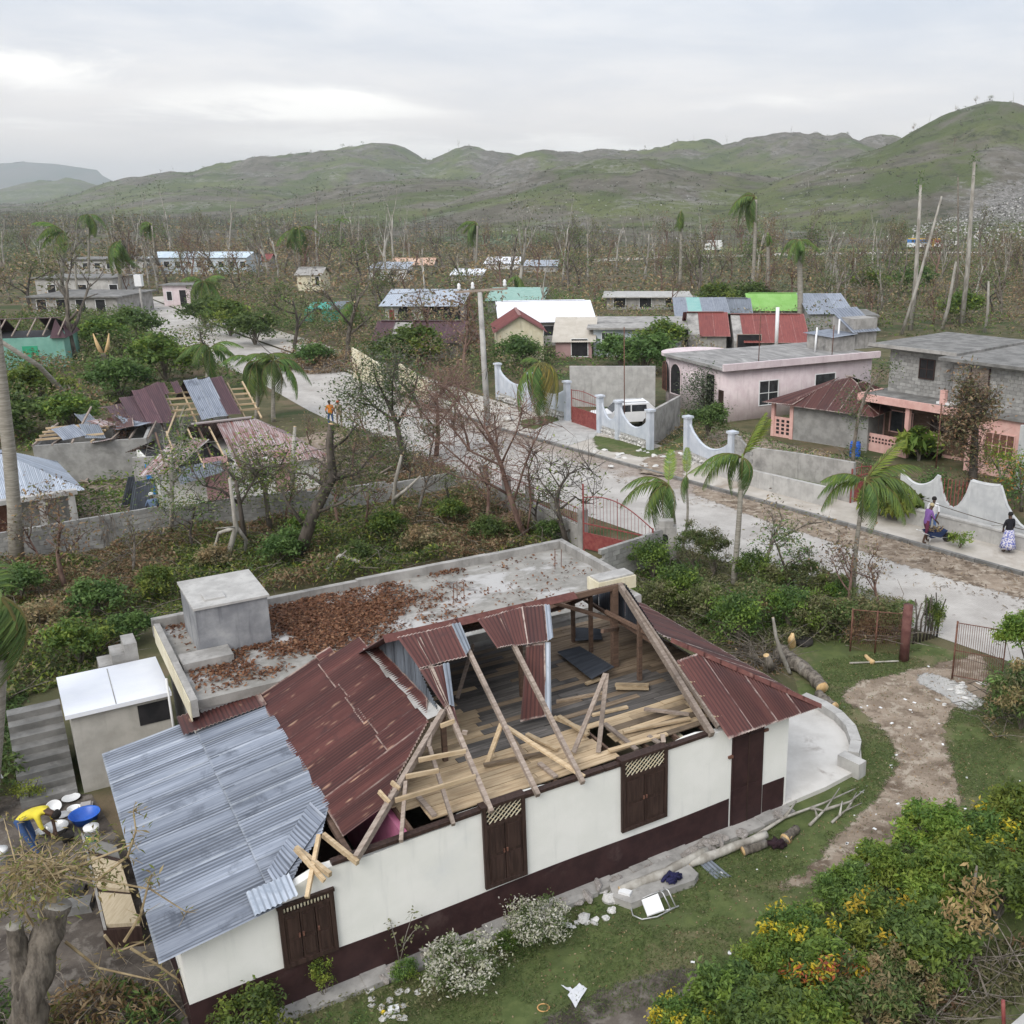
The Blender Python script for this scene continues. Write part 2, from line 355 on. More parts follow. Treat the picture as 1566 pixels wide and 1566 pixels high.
# ------------------------------------------------------------------ vegetation helpers
GREENS = [(.090, .155, .045), (.120, .190, .055), (.155, .230, .065), (.065, .115, .038)]
LIVE = [(.15, .23, .04), (.21, .29, .05), (.10, .17, .038), (.29, .34, .06)]
DRY = [(.29, .19, .10), (.37, .265, .145), (.21, .135, .075), (.44, .34, .21)]
OLIVE = [(.17, .18, .085), (.22, .225, .105), (.125, .14, .065), (.26, .235, .135)]
GREYG = [(.15, .185, .125), (.115, .15, .095), (.20, .23, .16)]
def rngs(seed): return np.random.default_rng(seed)
def pick(rg, pal, n, w=None):
    pal = np.array(pal); i = rg.choice(len(pal), n, p=None if w is None else np.array(w)/sum(w))
    return pal[i]*rg.uniform(.75, 1.25, (n, 1))
def leaf_mesh(name, P, size, cols, rg, up=.6, asp=.45, dirs=None, mat=None):
    """one small folded quad per leaf"""
    P = np.asarray(P, dtype=np.float64); n = len(P)
    size = np.broadcast_to(np.asarray(size, dtype=np.float64), (n,)).reshape(n, 1)*rg.uniform(.6, 1.35, (n, 1))
    nr = rg.normal(size=(n, 3)); nr[:, 2] = np.abs(nr[:, 2])+up; nr /= np.linalg.norm(nr, axis=1, keepdims=True)
    t = rg.normal(size=(n, 3)) if dirs is None else np.asarray(dirs)+rg.normal(size=(n, 3))*.25
    t -= nr*np.sum(t*nr, axis=1, keepdims=True); t /= np.linalg.norm(t, axis=1, keepdims=True)+1e-9
    b = np.cross(nr, t)
    V = np.empty((n, 4, 3)); V[:, 0] = P-t*size*.5; V[:, 2] = P+t*size*.5-nr*size*.10
    V[:, 1] = P+b*size*asp*.5+nr*size*.07; V[:, 3] = P-b*size*asp*.5+nr*size*.07
    me = bpy.data.meshes.new(name); me.vertices.add(4*n); me.vertices.foreach_set('co', V.ravel())
    me.loops.add(4*n); me.loops.foreach_set('vertex_index', np.arange(4*n, dtype=np.int32))
    me.polygons.add(n); me.polygons.foreach_set('loop_start', np.arange(0, 4*n, 4, dtype=np.int32))
    at = me.attributes.new('Col', 'FLOAT_COLOR', 'POINT')
    C = np.ones((n, 4, 4)); C[:, :, :3] = np.asarray(cols)[:, None, :]
    at.data.foreach_set('color', C.ravel()); me.materials.append(mat or LEAF); me.update(calc_edges=True)
    return me
def clumpy(rg, n, nc, rad, spread, flat=1.0, shell=.55, low=0.0):
    """points gathered in clumps spread through an ellipsoid; clumps sit mostly near its surface"""
    d = rg.normal(size=(nc, 3)); d /= np.linalg.norm(d, axis=1, keepdims=True)
    d[:, 2] = np.where(d[:, 2] < -.25, -d[:, 2]*.5, d[:, 2])
    r = shell+(1-shell)*rg.random((nc, 1))
    c = d*r*np.array(rad); k = rg.integers(0, nc, n); sc = rg.uniform(.6, 1.3, nc)
    p = c[k]+rg.normal(size=(n, 3))*spread*sc[k][:, None]*np.array([1, 1, .7*flat])
    return p, k, c
def bush_mesh(name, seed, n=2500, rad=(1, 1, .8), nc=26, spread=.17, leaf=.12, pal=GREENS, w=None, asp=.45, up=.5, tipcol=None, tipn=0, shell=.55):
    """shrub crown of unit size standing on the ground, with clumps of one tone each"""
    rg = rngs(seed); p, k, c = clumpy(rg, n, nc, rad, spread, shell=shell)
    p[:, 2] += rad[2]*.95; keep = p[:, 2] > .03; p, k = p[keep], k[keep]
    base_ = pick(rg, pal, nc, w); cols = base_[k]*.6+pick(rg, pal, len(p), w)*.4
    cols *= rg.uniform(.8, 1.2, (len(p), 1))
    if tipn:
        kk = rg.choice(nc, tipn, replace=False); ms = np.isin(k, kk) & (rg.random(len(p)) < .7)
        cols[ms] = pick(rg, tipcol, ms.sum())
    return leaf_mesh(name, p, leaf, cols, rg, up, asp)
def stems_mesh(name, seed, h=.9, r=.5, n=7, rad=.03, mat=None):
    r_ = random.Random(seed); m = MB()
    for i in range(n):
        a = r_.uniform(0, 6.28); q = r_.uniform(.2, 1)*r
        m.tube([(0, 0, -.05), (math.cos(a)*q*.45, math.sin(a)*q*.45, h*.5), (math.cos(a)*q, math.sin(a)*q, h*r_.uniform(.75, 1.1))], [rad, rad*.7, rad*.3], 4)
    return m.me(name, mat or BARK)
def shrub(label, loc, crown, stems, scale=1.0, sz=None, rz=None, name='shrub', cat='shrub', group=None, seed=0):
    r = random.Random(seed*7+int(loc[0]*31+loc[1]*17))
    t = thing(name, label, cat, (loc[0], loc[1], loc[2] if len(loc) > 2 else 0), r.uniform(0, 6.28) if rz is None else rz, group)
    t.scale = (scale, scale, sz or scale)
    link('foliage', crown, t); link('stem', stems, t)
    return t

def tree_skeleton(seed, h=8, r0=.16, levels=3, spread=.75, up=.35, nb=(3, 5), lean=(0, 0), crook=.18, broken=.0, first=.35, ratio=.55, nseg=5, keep=1.0):
    """limbs of a tree as tubes; returns mesh builder and tip list"""
    r = random.Random(seed); m = MB(); tips = []
    def limb(p, d, L, rad, lev):
        pts = [p]; rr = [rad]; dd = d.copy(); ns = nseg if lev == 0 else max(3, nseg-lev)
        for i in range(ns):
            dd = (dd+Vector((r.uniform(-crook, crook), r.uniform(-crook, crook), r.uniform(-crook, crook)+up*.12*(lev > 0)))).normalized()
            pts.append(pts[-1]+dd*(L/ns)); rr.append(rad*(1-.62*(i+1)/ns))
        snap = r.random() < broken and lev > 0
        if snap:
            k = max(2, len(pts)//2+1); pts = pts[:k]; rr = rr[:k]
        m.tube(pts, rr, 6 if lev == 0 else (5 if lev == 1 else 3))
        if snap: m.m[-1] = 1
        if lev < levels and not snap:
            cnt = r.randint(*nb)
            for k in range(cnt):
                if lev > 0 and r.random() > keep: continue
                f = first+(1-first)*((k+r.uniform(.2, .9))/cnt) if lev == 0 else r.uniform(.3, 1)
                x = min(f, .999)*(len(pts)-1); i = int(x); q = pts[i].lerp(pts[i+1], x-i)
                a = r.uniform(0, 6.283); e = dd.orthogonal().normalized(); e.rotate(Matrix.Rotation(a, 3, dd))
                nd = (dd*(1-spread)+e*spread+Vector((0, 0, up*.6))).normalized()
                limb(q, nd, L*ratio*r.uniform(.65, 1.2), max(rr[i]*.62, .008), lev+1)
        tips.append((pts[-1], lev))
    limb(Vector((0, 0, -.15)), Vector((lean[0], lean[1], 1)).normalized(), h*.62, r0, 0)
    return m, tips
def bare_tree_mesh(name, seed, bark=None, twig=True, **kw):
    m, tips = tree_skeleton(seed, **kw)
    return m.me(name, [bark or BARK, SPLINT], True), tips
def tip_leaves(name, tips, seed, per=14, spread=.35, leaf=.16, pal=OLIVE, frac=1.0, up=.4, minlev=2):
    rg = rngs(seed); P = []
    for p, lv in tips:
        if lv >= minlev and rg.random() < frac: P.append(np.array(p)+rg.normal(size=(per, 3))*spread)
    if not P: P = [rg.normal(size=(4, 3))*.3+np.array(tips[0][0])]
    P = np.concatenate(P); return leaf_mesh(name, P, leaf, pick(rg, pal, len(P)), rg, up)
def inpoly(poly, x, y):
    c = np.zeros(len(x), bool); n = len(poly)
    for i in range(n):
        x1, y1 = poly[i][0], poly[i][1]; x2, y2 = poly[i-1][0], poly[i-1][1]
        c ^= ((y1 > y) != (y2 > y)) & (x < (x2-x1)*(y-y1)/(y2-y1+1e-12)+x1)
    return c
def scatter(poly, n, rg):
    a = np.array([(p[0], p[1]) for p in poly]); lo, hi = a.min(0), a.max(0); out = []
    got = 0
    while got < n:
        q = lo+(hi-lo)*rg.random((n*2, 2)); q = q[inpoly(a, q[:, 0], q[:, 1])]; out.append(q); got += len(q)
    return np.concatenate(out)[:n]
def vnoise(p, s, seed=0):          # cheap smooth 2-D value noise
    q = np.asarray(p)*s+seed*17.3; i = np.floor(q).astype(np.int64); f = q-i; f = f*f*(3-2*f)
    def h(a, b): 
        v = np.sin(a*127.1+b*311.7+seed*74.7)*43758.5453; return v-np.floor(v)
    x, y = i[:, 0], i[:, 1]
    return (h(x, y)*(1-f[:, 0])+h(x+1, y)*f[:, 0])*(1-f[:, 1])+(h(x, y+1)*(1-f[:, 0])+h(x+1, y+1)*f[:, 0])*f[:, 1]
def fbm(p, s, seed=0, o=4):
    a = 0; w = 1; t = 0
    for k in range(o): a = a+w*vnoise(p, s*2**k, seed+k); t += w; w *= .5
    return a/t
def undergrowth(name, label, poly, n, seed, hmax=.6, leaf=.16, pal=(GREENS, DRY), gs=.35, cat='undergrowth', asp=.4, thr=(.42, .58), twigs=0, up=.5):
    """a tangle nobody could count: leaves in noisy mounds, palettes changing over metres"""
    rg = rngs(seed); q = scatter(poly, n, rg)
    hgt = fbm(q, .55, seed, 4); hh = np.clip((hgt-.30)*2.2, .05, 1.1)*hmax
    z = hh*np.sqrt(rg.random(n))+.02
    g = np.clip((fbm(q, gs, seed+9, 4)-thr[0])/(thr[1]-thr[0]), 0, 1)
    cols = np.where((rg.random(n) < g)[:, None], pick(rg, pal[1], n), pick(rg, pal[0], n))
    P = np.column_stack([q+rg.normal(size=q.shape)*.05, z])
    o = link(name, leaf_mesh(name, P, leaf, cols, rg, up, asp))
    tag(o, label, cat, kind='stuff')
    if twigs:
        m = MB(); r = random.Random(seed); tq = scatter(poly, twigs, rg)
        for x, y in tq:
            a = r.uniform(0, 6.28); L = r.uniform(.5, 2.0); b = r.uniform(.1, .9)
            tk = .010+.0005*math.hypot(x, y) if L < 1.6 else .016+.0005*math.hypot(x, y); m.tube([(x, y, .05), (x+math.cos(a)*L*.5, y+math.sin(a)*L*.5, b*L*.35+.1), (x+math.cos(a+.3)*L, y+math.sin(a+.3)*L, b*L*.6)], [tk*.6, tk*.45, tk*.2], 3)
        m.build('twig_tangle', BARK, o); o.children[0]['kind'] = 'stuff'
    return o
def pxpoly(pts, z=0): return [G(u, v, z) for u, v in pts]

# palm fronds: a drooping rib with two rows of leaflets (shared meshes)
def frond_mesh(name, seed, L=2.2, droop=1.0, nl=26, w=.55, pal=GREENS, hang=.6, sweep=0.0):
    r = random.Random(seed); rg = rngs(seed); m = MB(); rib = []
    for i in range(9):
        a = i/8; rib.append(Vector((L*a*(1-.22*droop*a), sweep*a*a*L*.3, L*(.30*a-.62*droop*a*a))))
    m.tube(rib, [.028*(1-.85*i/8)+.004 for i in range(9)], 4)
    nf0 = len(m.f)
    for i in range(nl):
        a = .10+.90*i/(nl-1); x = a*8; k = min(int(x), 7); p = rib[k].lerp(rib[k+1], x-k); d = (rib[k+1]-rib[k]).normalized()
        ll = w*math.sin(math.pi*min(1, .12+.88*a))**.6*r.uniform(.8, 1.1)+.10
        for s in (-1, 1):
            side = Vector((0, s, 0)); t = (side*.75+d*.6+Vector((0, 0, -hang*r.uniform(.6, 1.3)))).normalized()
            e = d*.024; q = p+t*ll*.55; q2 = p+t*ll+Vector((0, 0, -.12*hang*ll*3))
            m.add([p-e, p+e, q+e*1.25, q-e*1.25, q2], [(0, 1, 2, 3), (3, 2, 4)])
    me = m.me(name, LEAF); at = me.attributes.new('Col', 'FLOAT_COLOR', 'POINT')
    cols = np.ones((len(m.v), 4)); cols[:, :3] = pick(rg, pal, len(m.v)); cols[:36, :3] = (.20, .19, .07)
    at.data.foreach_set('color', cols.ravel()); return me
FROND = [frond_mesh('frond', 1, 2.3, 1.15, 30, .55, LIVE[:3]+GREENS), frond_mesh('frond', 2, 2.1, .8, 30, .5, LIVE[:3]+GREENS, hang=.5), frond_mesh('frond', 3, 2.0, 1.6, 28, .55, GREENS, hang=1.0),
         frond_mesh('frond', 4, 1.9, .25, 26, .4, LIVE, hang=.2)]
FRONDY = frond_mesh('frond', 5, 2.0, 1.9, 26, .6, [(.30, .24, .05), (.22, .20, .06), (.14, .17, .05)], hang=1.0)
FRONDD = frond_mesh('frond', 6, 1.9, 2.0, 22, .5, DRY, hang=1.0)
def palm(label, basep, topp, fr, rad=.11, name='palm_tree', group=None, bow=.15, seed=0, mat=None, fs=1.0):
    """fr: (yaw, pitch lift, mesh, scale) for each frond"""
    b, t = Vector(basep), Vector(topp); o = thing(name, label, 'palm', b, 0, group); d = t-b; m = MB(); pts = []; rr = []
    for i in range(9):
        a = i/8; p = d*a; side = Vector((d.y, -d.x, 0)); p += Vector((math.sin(seed), math.cos(seed), 0))*bow*math.sin(a*math.pi)
        pts.append(p if i else p-Vector((0, 0, .2))); rr.append(rad*(1.35-.6*a if a < .25 else 1.2-.35*a))
    m.tube(pts, rr, 8); m.build('trunk', mat or PALMT, o, True)
    ms = MB(); ms.tube([d, d+Vector((0, 0, .45*fs))], [rad*.85, rad*.35], 7); ms.build('crownshaft', MATS.get('crownshaft') or pm('crownshaft', (.16, .22, .07), (.22, .27, .10), 3, bump=.1), o, True)
    for yaw, lift, me, s in fr:
        c = link('frond', me, o, d+Vector((0, 0, .32*fs)), (0, -lift, yaw), s*fs)
    return o

# ------------------------------------------------------------------ the setting
def sheet_obj(name, poly, z, mat, dens=None, kind='structure'):
    m = MB(); m.add([(p[0], p[1], z) for p in poly], [tuple(range(len(poly)))]); o = m.build(name, mat)
    return tag(o, kind=kind)
def groundmat(name, cols, scales, bump=.5, bs=8, bd=.05, rough=.95):
    m, nt, b = base(name); c = ocoord(nt)
    col = MIX(nt, RAMP(nt, NOISE(nt, c, scales[0], 9, .65), .38, .62), cols[0], cols[1])
    for k in range(2, len(cols)):
        col = MIX(nt, RAMP(nt, NOISE(nt, c, scales[k-1], 8, .65, .3), .5, .62), col, cols[k])
    setc(nt, b, col); b.inputs['Roughness'].default_value = rough; b.inputs['Specular IOR Level'].default_value = .15
    bumpn(nt, b, NOISE(nt, c, bs, 8, .7), bump, bd); return m
GROUND = groundmat('ground_cover', [(.075, .075, .038), (.13, .115, .065), (.16, .12, .08), (.055, .075, .03)], [.6, .15, .22, .08])
LAWN = groundmat('lawn_grass', [(.075, .100, .035), (.110, .135, .050), (.150, .140, .075), (.085, .105, .042)], [2.5, .5, .9], .5, 30, .03)
DIRT = groundmat('bare_dirt', [(.21, .165, .125), (.31, .25, .195), (.145, .11, .082), (.37, .315, .255)], [1.4, .9, 2.2], .5, 18, .03)
YARD = groundmat('yard_dirt', [(.085, .072, .062), (.135, .115, .098), (.06, .05, .043), (.18, .16, .14)], [1.4, .9, 2.2], .5, 14, .04)
PAVE = pm('walkway_concrete', (.40, .365, .32), (.51, .475, .43), .7, bump=.3, bscale=12, c3=(.30, .25, .20), s3=.35, lo3=.52, hi3=.72)
def roadmat():
    m, nt, b = base('paved_road'); c = ocoord(nt)
    col = MIX(nt, RAMP(nt, NOISE(nt, c, .5, 8, .6), .35, .65), (.40, .375, .35), (.52, .495, .465))
    br = N(nt, 'ShaderNodeTexBrick', inp={'Vector': c, 'Scale': 3.6, 'Mortar Size': .022, 'Color1': (1, 1, 1, 1), 'Color2': (.90, .90, .89, 1), 'Mortar': (.70, .69, .68, 1)})
    col = MIX(nt, .8, col, br.outputs[0], 'MULTIPLY')
    # dirt and leaf litter washed along the kerbs (attribute set across the road)
    a = N(nt, 'ShaderNodeAttribute'); a.attribute_name = 'dirt'
    f = RAMP(nt, MATH(nt, 'ADD', a.outputs['Fac'], MATH(nt, 'MULTIPLY', MATH(nt, 'SUBTRACT', NOISE(nt, c, .8, 9, .72), .5), 1.5)), .50, .95)
    col = MIX(nt, MATH(nt, 'MULTIPLY', f, .85), col, MIX(nt, RAMP(nt, NOISE(nt, c, 4, 6, .7), .35, .65), (.19, .145, .115), (.34, .28, .235)))
    setc(nt, b, col); b.inputs['Roughness'].default_value = .9; bumpn(nt, b, br.outputs[1], .25, .01); return m
ROADM = roadmat()

g = MB(); R = 9000
g.add([(-R, -60, 0), (R, -60, 0), (R, R, 0), (-R, R, 0)], [(0, 1, 2, 3)])
tag(g.build('ground', GROUND), kind='structure')

KERB = [(34.0, 16.5), (15.2, 37.3), (8.2, 45.2), (1.1, 52.9), (-9.0, 64.3), (-16.5, 74.5), (-24.0, 86.0), (-43.0, 112.0), (-62.0, 140.0), (-75.0, 159.0)]
def offset_line(line, d):
    out = []
    for i, p in enumerate(line):
        a = Vector(line[max(i-1, 0)]); b = Vector(line[min(i+1, len(line)-1)]); t = (b-a).normalized(); n = Vector((-t.y, t.x))
        out.append(Vector(p)+n*d)
    return out
def resample(line, step):
    out = []; 
    for i in range(len(line)-1):
        a, b = Vector(line[i]), Vector(line[i+1]); k = max(1, int((b-a).length/step))
        out += [a.lerp(b, j/k) for j in range(k)]
    return out+[Vector(line[-1])]
def ribbon(name, L, R_, z, mat, cols=6, attr=None):
    m = MB(); n = len(L); A = []
    for i in range(n):
        for j in range(cols+1):
            p = Vector(L[i]).lerp(Vector(R_[i]), j/cols); m.v.append((p.x, p.y, z)); A.append(attr(i, j/cols, p) if attr else 0)
    for i in range(n-1):
        for j in range(cols):
            q = i*(cols+1)+j; m.f.append((q, q+1, q+cols+2, q+cols+1)); m.m.append(0)
    me = m.me(name, mat)
    if attr:
        at = me.attributes.new('dirt', 'FLOAT', 'POINT'); at.data.foreach_set('value', A)
    return tag(link(name, me), kind='structure')
KL = resample(KERB, 2.0)
def road_dirt(i, a, p):           # most litter lies against the far kerb
    near = max(0, 1-a/.55)*1.1 if p.y < 75 else .5
    return max(near, .28, (a-.93)*7)
ribbon('road', KL, offset_line(KL, 7.6), .012, ROADM, 20, road_dirt)
# kerb stones: each a block of its own in the nearer stretch
kst = thing('kerb', 'long grey stone kerb along the far side of the paved road', 'kerb')
KB = offset_line(resample(KERB[:6], 1.0), -.09)
for i in range(len(KB)-1):
    a, b = KB[i], KB[i+1]; m = MB(); d = (b-a); c = (a+b)/2
    m.box((0, 0, 0), (d.length-.03, .18, .20)); link('kerb_stone', m.me('kerb_stone', CONCD), kst, (c.x, c.y, .055), (0, 0, math.atan2(d.y, d.x)))
ribbon('pavement', offset_line(KL, -.18), offset_line(KL, -4.6), .10, PAVE, 8)
# lawn round the house, dirt path, bare soil, kitchen yard
sheet_obj('lawn', pxpoly([(1190, 960), (1300, 985), (1425, 985), (1640, 1060), (1900, 1300), (2200, 1700), (1200, 1900), (350, 1800), (300, 1560), (560, 1480), (1190, 1240), (1225, 1070)]), .006, LAWN)
sheet_obj('yard', pxpoly([(-120, 1230), (40, 1215), (140, 1215), (280, 1440), (330, 1560), (330, 1900), (-500, 1900), (-300, 1400)]), .010, YARD)
def faded(name, mat, poly, z, soft, seed):
    """sheet of bare ground whose rim breaks up into the grass"""
    P = [Vector((p[0], p[1])) for p in poly]; cx = sum(P, Vector((0, 0)))/len(P)
    m2 = bpy.data.materials.get(mat.name+'_worn')
    if not m2:
        m2 = mat.copy(); m2.name = mat.name+'_worn'; nt = m2.node_tree
        a = N(nt, 'ShaderNodeAttribute'); a.attribute_name = 'edge'
        f = RAMP(nt, MATH(nt, 'ADD', a.outputs['Fac'], MATH(nt, 'MULTIPLY', MATH(nt, 'SUBTRACT', NOISE(nt, ocoord(nt), 2.6, 9, .75), .5), 1.3)), .38, .56)
        out = [n for n in nt.nodes if n.type == 'OUTPUT_MATERIAL'][0]; b = [n for n in nt.nodes if n.type == 'BSDF_PRINCIPLED'][0]
        t = N(nt, 'ShaderNodeBsdfTransparent'); x = N(nt, 'ShaderNodeMixShader', inp={0: f})
        nt.links.new(t.outputs[0], x.inputs[1]); nt.links.new(b.outputs[0], x.inputs[2]); nt.links.new(x.outputs[0], out.inputs[0])
    xs = [p.x for p in P]; ys = [p.y for p in P]; st = .22
    nx = int((max(xs)-min(xs)+2*soft)/st)+2; ny = int((max(ys)-min(ys)+2*soft)/st)+2
    X, Yy = np.meshgrid(min(xs)-soft+np.arange(nx)*st, min(ys)-soft+np.arange(ny)*st); q = np.column_stack([X.ravel(), Yy.ravel()])
    ins = inpoly(np.array([(p.x, p.y) for p in P]), q[:, 0], q[:, 1]); D = np.full(len(q), 1e9)
    for i in range(len(P)):
        a, b = np.array(P[i-1]), np.array(P[i]); ab = b-a; t = np.clip(((q-a)@ab)/(ab@ab+1e-9), 0, 1); D = np.minimum(D, np.linalg.norm(q-(a+t[:, None]*ab), axis=1))
    sd_ = np.where(ins, D, -D); e = np.clip(.5+sd_/(2*soft), 0, 1)
    m = MB(); m.v = [(a, b, z) for a, b in q]; E_ = e.reshape(ny, nx)
    for j in range(ny-1):
        for i in range(nx-1):
            if max(E_[j, i], E_[j, i+1], E_[j+1, i], E_[j+1, i+1]) > 0: k = j*nx+i; m.f.append((k, k+1, k+nx+1, k+nx)); m.m.append(0)
    me = m.me(name, m2); at = me.attributes.new('edge', 'FLOAT', 'POINT'); at.data.foreach_set('value', e)
    return tag(link(name, me), kind='structure')
faded('path', DIRT, pxpoly([(1500, 1000), (1420, 1020), (1310, 1045), (1285, 1068), (1330, 1095), (1365, 1130), (1375, 1170), (1345, 1220), (1290, 1275), (1235, 1335), (1190, 1360), (1260, 1345), (1330, 1330), (1400, 1260), (1470, 1230), (1455, 1170), (1440, 1120), (1455, 1085), (1520, 1060)]), .011, .45, 1)
faded('soil', YARD, pxpoly([(1075, 1480), (1000, 1490), (940, 1510), (840, 1555), (800, 1620), (1000, 1640), (1040, 1540)]), .010, .35, 2)
faded('dirt_verge', DIRT, pxpoly([(1060, 755), (1180, 800), (1290, 835), (1450, 885), (1566, 915), (1720, 960), (1720, 930), (1566, 884), (1457, 853), (1300, 808), (1180, 774), (1060, 744)]), .019, .5, 3)
# driveways in front of the gates across the road
sheet_obj('driveway', pxpoly([(868, 642), (918, 660), (908, 672), (870, 684), (800, 668), (840, 650)]), .116, CONCL)
# patio slab at the right end of the house with its curved low wall
tag(MB().prism([(p.x, p.y) for p in pxpoly([(1196, 1238), (1262, 1210), (1318, 1180), (1316, 1150), (1296, 1118), (1262, 1092), (1230, 1072), (1190, 1085)])], -.05, .12).build('patio', pm('patio_cement', (.50, .48, .45), (.61, .59, .56), 1.1, bump=.3, bscale=9, c3=(.36, .33, .30), s3=1.3, lo3=.55, hi3=.7)), kind='structure')

# hills: ridges at several distances, each with the outline the photo shows
def terrain():
    U = np.arange(-420, 2000, 7.0); D = np.geomspace(215, 5200, 150)
    ridges = [  # distance, near fall, far fall, outline
        (3600, 900, 1200, [(-500, 280), (0, 284), (60, 272), (110, 270), (160, 281), (230, 300), (400, 320), (2000, 330)]),
        (1900, 750, 900, [(-500, 330), (60, 310), (120, 290), (170, 270), (240, 256), (300, 249), (335, 235), (380, 225), (430, 226), (470, 221), (530, 212), (570, 210), (620, 218), (655, 228), (690, 213), (725, 210), (760, 218), (800, 229), (850, 235), (1000, 240), (2000, 240)]),
        (1450, 520, 700, [(-500, 340), (600, 330), (700, 270), (800, 229), (850, 215), (960, 208), (1010, 200), (1035, 193), (1090, 196), (1150, 184), (1190, 176), (1215, 173), (1230, 179), (1285, 180), (1350, 198), (1420, 220), (2000, 230)]),
        (1250, 480, 300, [(-500, 345), (120, 320), (200, 300), (330, 275), (420, 282), (480, 300), (560, 320), (2000, 330)]),
        (950, 430, 320, [(-500, 345), (300, 340), (360, 325), (480, 291), (560, 272), (640, 262), (715, 264), (800, 285), (900, 300), (2000, 330)]),
        (760, 360, 300, [(-500, 345), (560, 340), (640, 322), (766, 278), (840, 255), (909, 241), (991, 234), (1073, 250), (1175, 258), (1260, 262), (1400, 275), (2000, 300)]),
        (700, 340, 320, [(-500, 345), (900, 345), (1080, 300), (1175, 262), (1246, 236), (1349, 198), (1400, 178), (1440, 163), (1500, 151), (1540, 152), (1600, 165), (1750, 190), (2000, 230)]),
        (420, 110, 150, [(-500, 350), (1380, 352), (1440, 338), (1500, 322), (1566, 296), (1650, 270), (1800, 250), (2000, 250)]),
    ]
    nu, nd = len(U), len(D); X = np.zeros((nd, nu)); Yg = np.zeros((nd, nu)); Zs = []
    az = (U-PX)/FPX/ (cp+(PY-300)/FPX*sp)         # x over y at the horizon
    for i, d in enumerate(D):
        yy = d/np.sqrt(1+az**2); X[i] = az*yy; Yg[i] = yy
    q = np.column_stack([X.ravel(), Yg.ravel()]); Dm = np.repeat(D[:, None], nu, 1)
    wob = (fbm(q, 1/420., 3, 4).reshape(nd, nu)-.5)
    for (D0, wn, wf, ol) in ridges:
        u_, v_ = zip(*ol); vv = np.interp(U, u_, v_)
        zz = np.array([YD(u, v, D0/math.sqrt(1+a*a)).z for u, v, a in zip(U, vv, az)]); zz = np.maximum(zz, 0)
        off = (Dm-D0*(1+wob*.22)); w = np.where(off < 0, wn, wf); x = np.clip(np.abs(off)/w, 0, 1)
        Zs.append(zz[None, :]*(.5+.5*np.cos(np.pi*x))**1.0*(x < 1))
    Z = np.stack(Zs).max(0)
    gul = np.abs(fbm(q, 1/130., 11, 5).reshape(nd, nu)-.5)*2
    Z = Z*(1-.24*(1-gul)**2*np.clip(Z/30, 0, 1))+(fbm(q, 1/40., 5, 4).reshape(nd, nu)-.5)*np.clip(Z/14, 0, 3.0)
    Z -= .4*np.clip(1-Z/3, 0, 1)
    rk = np.clip(Zs[-1]/9-.25, 0, 1)*.8*(Dm < 520)*np.clip((U[None, :]-1400)/90, 0, 1)+np.clip(1-np.abs(Z-20)/18, 0, 1)*.26*(Dm < 800)
    m = MB(); m.v = list(zip(X.ravel().tolist(), Yg.ravel().tolist(), Z.ravel().tolist()))
    for i in range(nd-1):
        for j in range(nu-1):
            k = i*nu+j; m.f.append((k, k+1, k+nu+1, k+nu)); m.m.append(0)
    mt, nt, b = base('hillside'); c = ocoord(nt)
    grass = MIX(nt, RAMP(nt, NOISE(nt, c, .012, 8, .62), .36, .64), (.090, .112, .050), (.140, .158, .068))
    grass = MIX(nt, MATH(nt, 'MULTIPLY', RAMP(nt, NOISE(nt, c, .0075, 10, .68, .5), .47, .56), .85), grass, MIX(nt, RAMP(nt, NOISE(nt, c, .05, 6, .7), .35, .65), (.115, .10, .088), (.185, .165, .145)))
    grass = MIX(nt, MATH(nt, 'MULTIPLY', RAMP(nt, NOISE(nt, c, .07, 8, .78), .52, .62), .8), grass, (.062, .068, .045))
    rock = MATH(nt, 'MULTIPLY', RAMP(nt, NOISE(nt, c, .014, 7, .65, .4), .50, .62), RAMP(nt, NOISE(nt, c, .11, 7, .82), .46, .58))
    ra = N(nt, 'ShaderNodeAttribute'); ra.attribute_name = 'rock'
    rf = RAMP(nt, MATH(nt, 'ADD', MATH(nt, 'MULTIPLY', ra.outputs['Fac'], .75), MATH(nt, 'MULTIPLY', MATH(nt, 'SUBTRACT', NOISE(nt, c, .22, 8, .8), .5), 1.9)), .30, .62)
    grass = MIX(nt, MATH(nt, 'MULTIPLY', rock, .6), grass, (.29, .275, .262))
    grass = MIX(nt, MATH(nt, 'MULTIPLY', rf, .9), grass, MIX(nt, RAMP(nt, NOISE(nt, c, .6, 6, .8), .4, .6), (.13, .125, .115), (.33, .315, .30)))
    setc(nt, b, grass); b.inputs['Roughness'].default_value = 1; b.inputs['Specular IOR Level'].default_value = .1
    bumpn(nt, b, NOISE(nt, c, .12, 9, .75), .9, 2.5)
    o = link('hill', m.me('hill', mt, True)); tag(o, kind='structure')
    o.data.attributes.new('rock', 'FLOAT', 'POINT').data.foreach_set('value', rk.ravel())
    # height look-up for things that stand on the slopes
    def hz(u, d):
        j = np.clip((u-U[0])/7.0, 0, nu-2); i = np.clip(np.searchsorted(D, d)-1, 0, nd-2); f = (d-D[i])/(D[i+1]-D[i]); j0 = int(j); g_ = j-j0
        z = (Z[i, j0]*(1-g_)+Z[i, j0+1]*g_)*(1-f)+(Z[i+1, j0]*(1-g_)+Z[i+1, j0+1]*g_)*f
        a = (u-PX)/FPX/(cp+(PY-300)/FPX*sp); y = d/math.sqrt(1+a*a); return Vector((a*y, y, z))
    return hz
HZ = terrain()
